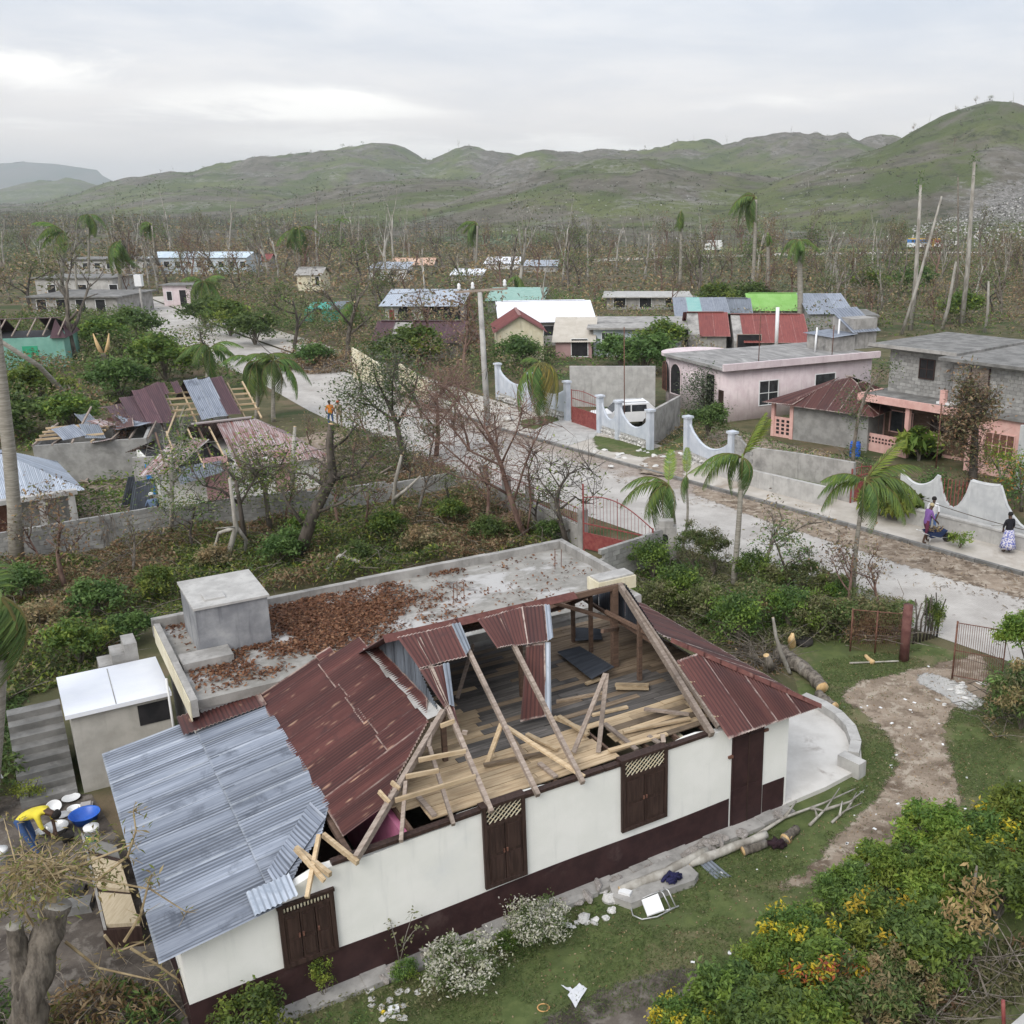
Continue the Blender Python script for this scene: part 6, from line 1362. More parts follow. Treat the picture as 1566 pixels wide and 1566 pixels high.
tree_px('bare brown tree standing on the road verge behind the feathery tree', [(668, 715), (670, 660), (668, 600)], [([(670, 660), (645, 630), (620, 600)], .06), ([(670, 650), (700, 610), (725, 590)], .06), ([(668, 620), (650, 590), (640, 560)], .05), ([(668, 610), (690, 580), (700, 555)], .05)], 57.0, .16, BARKR, (5, .5, .16, DRY), seed=7, twigs=220, snap=False)
tree_px('tall splintered pale stick leaning against the block wall', [(599, 772), (605, 735), (614, 696)], [([(602, 764), (620, 750), (643, 728)], .12)], 46.0, .12, BARKW, seed=8)
tree_px('pale broken trunk standing behind the pink walled house', [(446, 770), (448, 700), (451, 652)], [], 46.5, .15, BARKW, seed=9)
tree_px('leafy broken tree in front of the pink walled house', [(412, 800), (405, 745), (385, 715)], [([(405, 745), (425, 720), (440, 690)], .07), ([(398, 735), (380, 745), (365, 730)], .06), ([(405, 745), (395, 705), (390, 685)], .06)], 43.0, .14, BARK, (70, .5, .17, LIVE+OLIVE), seed=10, twigs=50)
tree_px('thin leafy tree growing against the block wall left of the pink walled house', [(262, 830), (263, 760), (262, 690)], [([(263, 740), (285, 715), (290, 690)], .05), ([(263, 760), (245, 740), (240, 720)], .05), ([(262, 715), (275, 690), (280, 670)], .05)], 42.0, .12, BARKW, (40, .45, .16, LIVE+GREENS), seed=11, twigs=40)
log('broken pale branch lying among dry leaves beside the flat roof', gp((498, 872, .3), (520, 850, .6), (550, 860, .5)), [.09, .08, .07], bark=BARKW, bits=((gp((505, 865, .4), (530, 842, .9)), [.05, .03]),))
b_ = G(26, 872); tr = thing('beheaded_palm', 'tall bare palm trunk without a crown before the block wall', 'palm', b_); MB().tube([YD(27, 880, b_.y)-b_, YD(22, 780, b_.y)-b_, YD(14, 690, b_.y)-b_, YD(4, 600, b_.y)-b_, YD(-8, 500, b_.y)-b_, YD(-20, 420, b_.y)-b_], [.30, .25, .24, .22, .2, .19], 9).build('trunk', PALMT, tr, True)
r = random.Random(4); m = MB()
for k in range(40): p = Vector((G(175, 835).x+r.uniform(-.3, .3), G(175, 835).y-.25+r.uniform(-.05, .05), r.uniform(.4, 1.6))); m.tube([p, p+Vector((r.uniform(-.2, .2), -.05, -.5))], [.012, .006], 3)
o = m.build('dry_vine', BARK); tag(o, 'dry vine hanging over the block wall', 'vine', kind='stuff')
# ------------------------------------------------------------------ generic houses
GLASS = pm('window_glass', (.02, .022, .025), (.05, .055, .06), 2, bump=0, rough=.25, spec=.5)
def frame_of(A, B): d = (B-A); return A, math.atan2(d.y, d.x), d.length
def put_window(par, x0, x1, z0, z1, y=-.01, mat=None, fr=None, arch=False, bars=0, side=None):
    """recessed dark opening with a proud frame on the front (y) or a side wall (side = x)"""
    w = .06
    def tr(p): return p if side is None else (side+(p[1] if side <= 0 else -p[1]), p[0], p[2])
    f = MB(); pane = MB()
    if arch:
        n = 9; cx, rr = (x0+x1)/2, (x1-x0)/2; P = [(x0, y-.005, z0), (x1, y-.005, z0)]+[(cx+rr*math.cos(a), y-.005, z1-rr+rr*math.sin(a)) for a in np.linspace(0, math.pi, n)]
        pane.extr([tr(p) for p in P], tr((0, .02, 0)) if side is None else (.02, 0, 0)); Q = [tr((p[0], y-.03, p[2])) for p in P]; f.tube(Q+[Q[0]], .04, 4)
    else:
        def bx(m, a, b):
            a, b = tr(a), tr(b); m.b2([min(a[i], b[i]) for i in range(3)], [max(a[i], b[i]) for i in range(3)])
        bx(pane, (x0, y-.004, z0), (x1, y+.02, z1))
        for a, b in (((x0-w, y-.04, z0-w), (x0, y+.01, z1+w)), ((x1, y-.04, z0-w), (x1+w, y+.01, z1+w)), ((x0, y-.04, z0-w), (x1, y+.01, z0)), ((x0, y-.04, z1), (x1, y+.01, z1+w))): bx(f, a, b)
        for k in range(1, bars+1):
            xx = x0+(x1-x0)*k/(bars+1); bx(f, (xx-.02, y-.03, z0), (xx+.02, y-.006, z1))
        if bars: bx(f, (x0, y-.032, (z0+z1)/2-.02), (x1, y-.007, (z0+z1)/2+.02))
    wd = pane.build('window', mat or GLASS, par); f.build('window_frame', fr or WHITE, wd); return wd
def house(label, A, B, D, h, wall, roof='flat', rmat=None, rise=1.5, over=.35, wins=(), doors=(), name='house', cat='house', group=None, sheet_w=1.2, slab=None, parapet_h=0, swins=(), hipx=None, miss=(), two=None):
    A0, rz, W = frame_of(A, B); o = thing(name, label, cat, A0, rz, group)
    MB().b2((0, 0, -.15), (W, D, h)).build('wall', wall, o)
    e = over; ridge_y = D/2
    def sh(a, b, c, d, i): corrugated(a, b, c, d, .16, .02, 1, .012, i+int(W*10)).build('roof_sheet', rmat if not (two and i % 3 == 1) else two, o, True)
    if roof == 'flat':
        MB().b2((-e, -e, h), (W+e, D+e, h+.16)).build('roof_slab', slab or CONCD, o)
        if parapet_h:
            for lo, hi in (((-e, -e), (W+e, -e+.15)), ((-e, D+e-.15), (W+e, D+e)), ((-e, -e+.15), (-e+.15, D+e-.15)), ((W+e-.15, -e+.15), (W+e, D+e-.15))): MB().b2((*lo, h+.16), (*hi, h+.16+parapet_h)).build('parapet', wall, o)
    elif roof == 'shed':
        n = max(2, int(W/sheet_w)); 
        for i in range(n):
            if i in miss: continue
            x0, x1 = -e+(W+2*e)*i/n, -e+(W+2*e)*(i+1)/n+.05; k = e/D*rise
            sh((x0, -e, h+.06-k), (x1, -e, h+.075-k), (x1, D+e, h+rise+k+.075), (x0, D+e, h+rise+k+.06), i)
        MB().extr([(0, 0, h), (0, D, h), (0, D, h+rise)], (W, 0, 0)).build('gable', wall, o)
    else:
        n = max(2, int(W/sheet_w)); hx = 0 if roof == 'gable' else (D/2 if hipx is None else hipx); k = e/(D/2)*rise
        if roof == 'gable': MB().extr([(.02, .02, h), (.02, D-.02, h), (.02, D/2, h+rise-.04)], (W-.04, 0, 0)).build('gable', wall, o)
        def ridgez(x):
            if hx <= 0: return rise
            return rise*max(0.0, min(1, (x+e)/(hx+e), (W+e-x)/(hx+e)))
        for s_ in (0, 1):
            for i in range(n):
                if (s_, i) in miss: continue
                x0, x1 = -e+(W+2*e)*i/n, -e+(W+2*e)*(i+1)/n
                r0, r1 = ridgez(x0)/rise, ridgez(x1)/rise
                def pt(x, r): yy = -e+(D/2+e)*r; yy = yy if s_ == 0 else D-yy; return (x, yy, h-k+(rise+k)*r+.06)
                sh(pt(x0, 0), pt(x1+.03, 0), pt(x1+.03, max(r1, .02)), pt(x0, max(r0, .02)), i+s_*50)
        if hx > 0:
            m_ = max(2, int(D/sheet_w))
            for s_ in (0, 1):
                for i in range(m_):
                    if (2+s_, i) in miss: continue
                    y0, y1 = -e+(D+2*e)*i/m_, -e+(D+2*e)*(i+1)/m_
                    def r_(y): return min(1.0, min(y+e, D+e-y)/(D/2+e))
                    def pt(y, r): xx = -e+(hx+e)*r; xx = xx if s_ == 0 else W-xx; return (xx, y, h-k+(rise+k)*r+.06)
                    sh(pt(y0, 0), pt(y1+.03, 0), pt(y1+.03, max(r_(y1), .02)), pt(y0, max(r_(y0), .02)), i+100+50*s_)
        MB().beam((hx, D/2, h+rise+.09), (W-hx, D/2, h+rise+.09), .3, .06).build('ridge_cap', rmat, o)
    for w in wins: put_window(o, *w[:4], **(w[4] if len(w) > 4 else {}))
    for w in swins: put_window(o, *w[:4], side=(W if w[4] else 0), **(w[5] if len(w) > 5 else {}))
    for d in doors: MB().b2((d[0], -.03, 0), (d[1], .03, d[2])).build('door', d[3] if len(d) > 3 else BROWNW, o)
    return o
V3 = Vector
# ------------------------------------------------------------------ damaged houses behind the block wall
GD = V3((.79, .61, 0)); GN = V3((-.61, .79, 0))
C_ = G(118, 808); A_ = C_-GD*6.5
h1 = ZT(118, 742, C_.y)
h = house('small grey house with pale zinc hip roof behind the garden wall', A_, C_, 5.5, h1, CONC, 'hip', ZINCW, 1.55, .45, wins=[(.3, 1.4, .1, 2.0, dict(mat=BLACK, fr=CONCL))], doors=[(3.0, 4.3, 2.05, RUSTI)], sheet_w=.85, hipx=2.6)
for x in (2.5, 5.2, 6.35): MB().b2((x-.13, -.9, 0), (x+.13, -.64, h1-.05)).build('porch_pillar', CONCL, h)
MB().b2((1.5, -.95, h1-.22), (6.6, -.6, h1-.02)).build('porch_beam', CONCL, h)
def wreck(label, A, B, D, hh, wall, sheets, rafters, name='ruined_house'):
    A0, rz, W = frame_of(A, B); o = thing(name, label, 'house', A0, rz)
    for lo, hi in (((0, 0, -.1), (W, .16, hh)), ((0, D-.16, -.1), (W, D, hh*.8)), ((0, .16, -.1), (.16, D-.16, hh*.95)), ((W-.16, .16, -.1), (W, D-.16, hh))): MB().b2(lo, hi).build('wall', wall, o)
    MB().b2((.16, .16, -.05), (W-.16, D-.16, .02)).build('floor', YARD, o)
    r = random.Random(int(W*13))
    for i, (q, mt, wp) in enumerate(sheets): corrugated(*[V3(p) for p in q], .12, .016, 4, wp, i).build('torn_sheet', mt, o, True)
    for p, q, mt in rafters: MB().beam(p, q, .08, .1).build('rafter', mt, o)
    return o
A_, B_ = G(60, 742), G(232, 728); hw = ZT(150, 676, (A_.y+B_.y)/2)
fr_ = random.Random(3); W_ = (B_-A_).length
sh_ = []
for k in range(13):
    x, y = fr_.uniform(-.5, W_-.6), fr_.uniform(-.4, 5); a = fr_.uniform(-.6, .6); L, w = fr_.uniform(1.4, 2.6), fr_.uniform(.7, 1.2); ca, sa = math.cos(a), math.sin(a); z = hw+fr_.uniform(-.1, .5); t1, t2 = fr_.uniform(-.3, .4), fr_.uniform(-.25, .25)
    sh_.append((((x, y, z), (x+w*ca, y+w*sa, z+t2), (x+w*ca-L*sa, y+w*sa+L*ca, z+t1+t2), (x-L*sa, y+L*ca, z+t1)), fr_.choice([ZINC, ZINCD, STRIPE, PURP, RUSTP, ZINCD]), .08))
wreck('ruined grey block house with its roof collapsed into twisted sheets', A_, B_, 6, hw, BLOCK, sh_, [((i*.9, 0, hw), (i*.9+.3, 6, hw+fr_.uniform(-.4, .8)), fr_.choice([NEWW, OLDW])) for i in range(8)]+[((0, 1+i, hw+.1), (W_*.6, 1.2+i, hw+.15), NEWW) for i in range(4)])
# house with the buckled maroon roof
A_, B_ = G(190, 712), G(372, 688); W_ = (B_-A_).length; hw = 2.3; fr_ = random.Random(8); sh_ = []
for i in range(9):
    x = i*W_/9; w = W_/9+.06; zt = hw+1.55*math.sin(min(1, (i+1)/5)*1.57)
    if i in (4, 5): sh_.append((((x, 2.2, zt-.5), (x+w*.5, 2.2, zt-.4), (x+w*.5, 3.3, zt), (x, 3.3, zt)), PURP, .05)); continue
    sh_.append((((x, -.3, hw-.15+.1*math.sin(i)), (x+w, -.3, hw-.1), (x+w, 3.3, zt+.12), (x, 3.3, zt)), PURP if i not in (6, 7) else ZINC, .05)); sh_.append((((x, 3.3, zt), (x+w, 3.3, zt+.1), (x+w, 6.5, hw-.1), (x, 6.5, hw-.1)), PURP, .05))
wreck('collapsed house with buckled maroon tin roof and bare rafters', A_, B_, 6.2, 1.6, BLOCK, sh_, [((x, -.2, hw-.5), (x, 3.2, hw+(.55 if x < W_*.4 else 1.2)), OLDW if x < W_*.5 else NEWW) for x in np.linspace(.5, W_+1.2, 9)]+[((W_*.45, y, hw-.12+y*.40), (W_+1.3, y, hw-.17+y*.36), NEWW) for y in (.4, 1.0, 1.6, 2.2, 2.8)])
# striped-roof house with white and pink walls
A_, B_ = G(255, 782), G(490, 745); W_ = (B_-A_).length; hw = ZT(490, 692, B_.y)
SH = house('white and pink house under a rust-striped tin roof, one end torn open', A_, B_, 6.0, hw, PLASTER, 'hip', STRIPE, 1.5, .5, wins=[], doors=[(1.9, 3.0, 2.3, pm('faded_pink', (.52, .30, .31), (.60, .38, .38), 2, bump=.1)), (W_-2.2, W_-1.3, 2.2, MATS['faded_pink'])], sheet_w=.55, hipx=2.2, miss=[(0, i) for i in range(0, 6)]+[(2, i) for i in range(12)]+[(1, 2), (1, 3)])
for k in range(7): MB().beam((.2+k*.55, -.4, hw+.02), (.5+k*.5, 3, hw+1.35), .07, .09).build('rafter', NEWW if k % 2 else BRNW, SH)
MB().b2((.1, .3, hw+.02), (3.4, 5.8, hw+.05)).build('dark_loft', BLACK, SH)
for q, mt in ((((-.6, -.6, hw+.2), (.2, -.7, hw+.1), (2.6, 1.4, hw+1.0), (2.0, 1.9, hw+1.1)), STRIPE), (((-1.0, .3, hw), (-.3, -.2, hw+.1), (1.5, 1.8, hw+.9), (.9, 2.2, hw+.9)), STRIPE), (((.6, -.9, hw-.4), (2.6, -.8, hw-.1), (2.7, .1, hw+.25), (.6, 0, hw+.2)), ZINCD)): corrugated(*map(V3, q), .12, .02, 3, .04, 9).build('torn_sheet', mt, SH, True)
put_window(SH, 4.0, 4.8, 1.0, 1.9, mat=BLACK)
# wall stub, blue door, heap of sheets, helmeted worker in the yard between
WD = thing('doorway_wall', 'grey wall stub with a bright blue door behind the garden wall', 'wall', G(212, 772), .2); hz_ = ZT(230, 700, WD.location.y)
MB().b2((0, 0, 0), (1.2, .15, hz_)).build('wall_panel', CONC, WD); MB().b2((.55, -.05, .5), (.85, -.005, 2.0)).build('door', pm('bright_blue_paint', (.02, .20, .55), (.03, .24, .6), 3, bump=0), WD); MB().b2((-1.0, -.1, .0), (-.05, 0, .12)).build('threshold', CONCL, WD)
fr_ = random.Random(5)
for k, (u, v, lb) in enumerate(((185, 775, 'dark blue roofing sheet propped upright in the yard heap'), (195, 790, 'crumpled grey roofing sheet heaped on the block wall'), (215, 788, 'navy roofing sheet bent over the yard heap'), (178, 800, 'rolled silver roofing sheet lying on the yard heap'))):
    p = G(u, v); a = fr_.uniform(-.5, .9); e_ = V3((math.cos(a), math.sin(a), 0)); up_ = V3((fr_.uniform(-.6, .6), .2, fr_.uniform(.3, 1.2)))
    o = corrugated(p, p+e_*1.0, p+e_*1.0+up_*1.4, p+up_*1.4, .1, .015, 4, .1, k).build('roofing_sheet', (DARKZ, ZINCD, DARKZ, ZINC)[k], None, True); tag(o, lb, 'metal sheet')
person('person in blue work clothes with white helmet by the heap of sheets', G(240, 812), 2.2, stand(.12, (.2, .05)), cloth('work_blue', (.16, .22, .34)), NAVY, hat=WPL)
# leaning fallen palm trunk and the trees of the left plot
def trunk_only(label, pts_px, y0, y1, rad, mat=PALMT, name='fallen_palm'):
    n = len(pts_px); P = [YD(u, v, y0+(y1-y0)*i/(n-1)) for i, (u, v) in enumerate(pts_px)]; t = thing(name, label, 'tree', P[0]); MB().tube([p-P[0] for p in P], [rad*(1-.3*i/(n-1)) for i in range(n)], 8).build('trunk', mat, t, True); return t
trunk_only('long palm trunk fallen diagonally across the weedy plot', [(122, 632), (90, 592), (60, 560), (-10, 515)], 71, 66, .2)
A_, B_ = G(-40, 568), G(104, 562); TE = house('turquoise walled house with shattered roof in the weedy plot', A_, B_, 6, ZT(60, 520, A_.y), pm('turquoise_paint', (.17, .36, .30), (.22, .43, .36), 1.2, bump=.1, streak=((.3, .4, .36), .5)), 'hip', PURP, 1.3, .3, hipx=.6, doors=[(4.0, 5.2, 2.0, pm('green_door', (.03, .30, .17), (.05, .36, .2), 2, bump=0))], miss=[(0, i) for i in range(5)]+[(1, 2), (1, 3), (2, 0), (2, 1)])
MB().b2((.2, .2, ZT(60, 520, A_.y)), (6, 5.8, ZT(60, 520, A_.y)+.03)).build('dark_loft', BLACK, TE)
for k in range(6): MB().beam((1+k*1.2, -.2, 2.9), (1.2+k*1.2, 3, 4.1), .09, .1).build('rafter', OLDW, TE)
# ------------------------------------------------------------------ across the road: scalloped walls, gates
PALEB = pm('pale_blue_paint', (.46, .50, .56), (.56, .59, .64), 1.5, bump=.1, streak=((.33, .36, .4), .5))
RUBM = groundmat('rubble_base', [(.42, .41, .39), (.6, .59, .57), (.2, .19, .18)], [5, 6], .9, 6, .08)
def scallop(par, a, b, hi, lo, base_h=.6, thick=.18, mat=PALEB, rubble=True):
    d = b-a; L = d.length; ang = math.atan2(d.y, d.x); n = 10; top = [hi-(hi-lo)*math.sin(math.pi*i/n)**.7 for i in range(n+1)]
    m = MB(); 
    P = [(0, 0, base_h), (L, 0, base_h)]+[(L*(n-i)/n, 0, top[n-i]) for i in range(n+1)]
    m.extr(P, (0, thick, 0)); m.build('scalloped_panel', mat, par, False, a, (0, 0, ang))
    m = MB(); m.tube([(L*i/n, thick/2, top[i]+.03) for i in range(n+1)], .09, 5); m.build('coping', mat, par, False, a, (0, 0, ang))
    if rubble:
        r = random.Random(int(a.x*7)); MB().b2((0, .02, -.1), (L, thick-.02, base_h)).build('rubble_core', RUBM, par, False, a, (0, 0, ang))
        for i in range(int(L/.32)):
            for z in (.1, .34): link('rubble_stone', ROCKS[r.randint(0, 4)], par, a+d*((i+.5+.25*(z > .2))*.32/L)+V3((0, 0, z+r.uniform(-.04, .04)))+V3((d.y, -d.x, 0)).normalized()*-.02, (r.random()*3, 0, r.random()*6), (.17, .10, .13))
    else: MB().b2((0, 0, -.1), (L, thick, base_h)).build('base', mat, par, False, a, (0, 0, ang))
def pillar(par, p, h, ang, w=.34, mat=PALEB):
    MB().b2((-w/2, -w/2, -.1), (w/2, w/2, h-.12)).build('pillar', mat, par, False, p, (0, 0, ang)); MB().b2((-w/2-.07, -w/2-.07, h-.12), (w/2+.07, w/2+.07, h)).build('pillar_cap', mat, par, False, p, (0, 0, ang))
S1 = thing('scalloped_wall', 'pale blue scalloped wall left of the red courtyard gate', 'wall'); w_ = [G(763, 612), G(812, 630), G(868, 645)]; an = math.atan2((w_[2]-w_[0]).y, (w_[2]-w_[0]).x)
for a, b in zip(w_[:-1], w_[1:]): scallop(S1, a, b, 2.3, 1.5)
for p in w_: pillar(S1, p, 2.75, an)
arch_gate('red double gate with iron bars before the white car', G(875, 648), G(913, 661), 2.2, 2.2, .15, 12, 1.15)
S2 = thing('scalloped_wall', 'pale blue scalloped wall with white rubble base right of the red courtyard gate', 'wall'); w_ = [G(918, 664), G(946, 674), G(994, 690)]
for a, b in zip(w_[:-1], w_[1:]): scallop(S2, a, b, 2.2, 1.05)
for p in w_: pillar(S2, p, 2.5, an)
S3 = thing('scalloped_wall', 'separate pale blue scalloped wall beyond the grassy driveway gap', 'wall'); w_ = [G(1051, 705), G(1118, 733)]
scallop(S3, w_[0], w_[1], 2.2, 1.1)
for p in w_: pillar(S3, p, 2.6, an)
block_wall('rough block wall stub with broken top beside the third scalloped panel', [G(1122, 734), G(1146, 742)], [2.5, 1.9], miss=.06)
def plain_wall(label, pts, hts, mat=CONC, name='courtyard_wall', th=.2, cap=None):
    W = thing(name, label, 'wall')
    for i in range(len(pts)-1):
        a, b = pts[i], pts[i+1]; h0, h1 = hts[i], hts[i+1]; n = V3((-(b-a).y, (b-a).x, 0)).normalized()*th
        MB().extr([a+V3((0, 0, -.1)), b+V3((0, 0, -.1)), b+V3((0, 0, h1)), a+V3((0, 0, h0))], n).build('wall_panel', mat, W)
        if cap: MB().beam(a+n/2+V3((0, 0, h0+.04)), b+n/2+V3((0, 0, h1+.04)), th+.1, .08).build('coping', cap, W)
    return W
plain_wall('long plain grey wall behind the white car courtyard', [G(872, 622), G(1002, 622)], [2.9, 2.9], CONCL); plain_wall('rough grey wall beside the grassy driveway gap', [G(992, 688), G(1040, 652)], [2.2, 2.0])
plain_wall('stained grey wall below the rusty-roofed annex', [G(1146, 742), G(1215, 752), G(1302, 772)], [2.0, 2.0, 2.1], CONC)
plain_wall('whitewashed low retaining wall along the pavement', [G(1090, 728), G(1160, 750), G(1262, 778)], [.85, .95, 1.05], CONCL, 'retaining_wall', .25)
faded('grass_verge', LAWN, pxpoly([(1110, 722), (1200, 742), (1262, 758), (1262, 775), (1160, 748)]), .7, .3, 9)
tag(MB().prism([(p.x, p.y) for p in pxpoly([(1094, 722), (1160, 742), (1262, 768), (1262, 752), (1150, 730)])], 0, .66).build('planting_bed', DIRT), kind='structure')
faded('grass_patch', LAWN, pxpoly([(795, 645), (850, 637), (855, 650), (830, 660), (800, 656)]), .108, .3, 10); faded('grass_patch', LAWN, pxpoly([(905, 668), (930, 672), (1000, 690), (1048, 668), (1048, 690), (985, 702), (915, 690)]), .108, .4, 11)
faded('driveway_dirt', DIRT, pxpoly([(985, 705), (1045, 690), (1052, 715), (1040, 735), (980, 725)]), .114, .5, 12)
r = random.Random(15); stones('white broken stone on the pavement before the scalloped wall', 'rubble on the pavement', [(*(G(r.uniform(905, 1075), r.uniform(690, 718)))[:2], .1) for _ in range(34)], .08, .22, 6, 'rubble_stone')
tag(link('stone', ROCKS[3], None, G(778, 640, .25), None, .33), 'single round white boulder on the verge by the grass', 'stone')
# car
def car(label, loc, rz, paint):
    c = thing('parked_car', label, 'car', loc, rz); m = MB(); prof = [(-2.15, .45), (-2.2, .85), (-2.05, 1.0), (-1.0, 1.08), (-.45, 1.62), (1.45, 1.66), (2.05, 1.1), (2.15, .8), (2.1, .45)]
    m.extr([(x, -.82, z) for x, z in prof], (0, 1.64, 0)); m.build('body', paint, c)
    for y in (-.825, .825):
        for x0, x1, x2, x3 in ((-.88, .2, .2, -.42), (.28, 1.3, 1.25, .28)):
            MB().extr([(x0, y, 1.12), (x1, y, 1.12), (x2, y, 1.55), (x3, y, 1.55)], (0, .004 if y > 0 else -.004, 0)).build('side_window', GLASS, c)
        for x in (-1.35, 1.35):
            w = MB().lathe([(.001, -.1), (.33, -.1), (.35, 0), (.33, .1), (.001, .1)], n=16).build('wheel', SOOT, c, False, (x, y*.97, .35), (math.pi/2, 0, 0)); MB().lathe([(.001, -.104), (.2, -.104), (.2, .104), (.001, .104)], n=12).build('rim', STEEL, w)
        MB().b2((-2.215, y*.75-.12, .78), (-2.15, y*.75+.12, .92)).build('headlight', WHITE, c); MB().b2((2.08, y*.8-.08, .85), (2.16, y*.8+.08, 1.1)).build('tail_light', REDI, c)
    MB().extr([(-.98, -.72, 1.11), (-.98, .72, 1.11), (-.50, .68, 1.58), (-.50, -.68, 1.58)], (-.02, 0, .015)).build('windscreen', GLASS, c); MB().extr([(2.04, -.7, 1.14), (2.04, .7, 1.14), (1.50, .66, 1.6), (1.50, -.66, 1.6)], (.02, 0, .015)).build('rear_window', GLASS, c)
    MB().b2((-.6, -.6, 1.67), (1.3, -.56, 1.72)).build('roof_rail', STEEL, c); MB().b2((-.6, .56, 1.67), (1.3, .6, 1.72)).build('roof_rail', STEEL, c); return c
car('white car parked behind the pale blue scalloped wall', G(955, 652), math.radians(15), WHITE)
tag(MB().tube([G(955, 675)+V3((0, 0, 1.0)), V3((G(955, 675).x, G(955, 675).y, ZT(955, 500, G(955, 675).y)))], .03, 6).build('aerial_mast', RUSTI, None, True), 'thin iron mast rising behind the scalloped wall', 'mast')
# ------------------------------------------------------------------ pale pink flat-roofed house
KD = V3((.67, -.742, 0)); KN = V3((.742, .67, 0))
A_, B_ = G(1022, 618), G(1107, 646); hp_ = ZT(1107, 566, B_.y); L1 = (B_-A_).length; A0, rz, _ = frame_of(A_, B_)
PH = thing('pink_house', 'long pale pink house with flat concrete roof and arched corner windows', 'house', A_, rz)
MB().b2((0, 0, -.1), (L1, 12.5, hp_)).build('wall', LILAC, PH)
m = MB(); pc = [(1.7*math.cos(a), 2.2+2.2*math.sin(a)) for a in np.linspace(math.pi/2, 3*math.pi/2, 14)]; m.prism([(x, y) for x, y in pc], -.1, hp_-.002); m.build('rounded_corner', LILAC, PH, True); 
for p in PH.children[-1].data.polygons: p.use_smooth = len(p.vertices) == 4
m = MB(); m.prism([(x*1.18-.05, 2.2+(y-2.2)*1.16) for x, y in pc], hp_, hp_+.22); m.build('rounded_eave', LILAC, PH)
MB().b2((-.1, -.35, hp_), (L1+.35, 12.8, hp_+.2)).build('roof_slab', pm('grey_roof', (.20, .195, .19), (.32, .31, .30), .6, bump=.2, stretch=(1, 3, 1), c3=(.46, .45, .44), s3=.4), PH)
MB().b2((L1+.2, -.36, hp_-.02), (L1+.42, 12.9, hp_+.42)).build('roof_edge', LILAC, PH)
for a0, wd in ((math.pi*1.22, .9), (math.pi*1.42, 1.1)):
    c = V3((1.72*math.cos(a0), 2.2+2.22*math.sin(a0), 0)); 
    w = MB(); n = 9; rr = wd/2; z0, z1 = 1.0, hp_-.45; P = [(-rr, 0, z0), (rr, 0, z0)]+[(rr*math.cos(t), 0, z1-rr+rr*math.sin(t)) for t in np.linspace(0, math.pi, n)]
    w.extr(P, (0, -.1, 0)); wo = w.build('arched_window', BLACK, PH, False, c*1.01, (0, 0, a0+math.pi/2)); g_ = MB()
    for k in range(1, 6): xx = -rr+wd*k/6; g_.tube([(xx, -.12, z0), (xx, -.12, z1-.15)], .015, 4)
    g_.tube([(p[0], -.12, p[2]) for p in P]+[(P[0][0], -.12, P[0][2])], .03, 4); go = g_.build('grille', RUSTI, wo); go['kind'] = 'stuff'
put_window(PH, .35, 1.75, .9, hp_-.4, mat=BLACK, fr=LILAC, arch=True); put_window(PH, L1-2.2, L1-1.2, .9, hp_-.5, mat=BLACK, fr=LILAC); MB().b2((L1-.7, -.03, 0), (L1-.1, .03, 2.1)).build('door', BROWNW, PH)
put_window(PH, 2.8, 4.3, .9, 2.5, side=L1, mat=GLASS, fr=WHITE, bars=1); put_window(PH, 7.5, 9.2, 1.5, 2.6, side=L1, mat=GLASS, fr=WHITE)
for (x, y, hgt, nm, mt, rad) in ((4.6, 9.5, 1.3, 'rebar_column', WHITE, .07), (L1-.5, 3.0, 3.2, 'rebar', RUSTI, .03), (3.4, 10.5, 1.6, 'rebar_column', WHITE, .07), (4.3, 11.8, 2.2, 'rebar_column', WHITE, .07), (L1-.2, 9.0, 2.2, 'rebar', RUSTI, .03)): MB().tube([(x, y, hp_+.2), (x+.05, y, hp_+.2+hgt)], rad, 6).build(nm, mt, PH, True)
for u, v0, v1, yy in ((1187, 530, 470, 84), (1280, 520, 472, 84)):
    p = YD(u, v0, yy); o = MB().tube([(p.x, p.y, p.z-.3), (p.x, p.y, ZT(u, v1, yy))], .15, 8).build('white_column', WHITE, None, True); tag(o, 'white concrete column rising behind the pink house roof '+('beside the red tin roof' if u < 1200 else 'beside the slanted tin hut'), 'column')
p = YD(1232, 560, 76.0); H2 = thing('rooftop_hut', 'small grey block hut with slanted zinc roof on the pink house', 'hut', (p.x, p.y, hp_+.2), rz); MB().b2((0, 0, 0), (2.8, 2.2, 1.0)).build('wall', CONC, H2); MB().b2((.2, 2.2, 0), (2.6, 4.4, 2.2)).build('stair_wall', CONC, H2)
corrugated((-.3, -.2, 1.05), (3.1, -.2, 1.05), (3.1, 2.2, 1.2), (-.3, 2.2, 1.2), .16, .02, 1, .01, 3).build('roof_sheet', ZINC, H2, True); corrugated((2.9, 1.9, 1.25), (2.9, 4.6, 1.25), (.0, 4.6, 2.75), (.0, 1.9, 2.75), .16, .02, 1, .01, 4).build('roof_sheet', ZINC, H2, True)
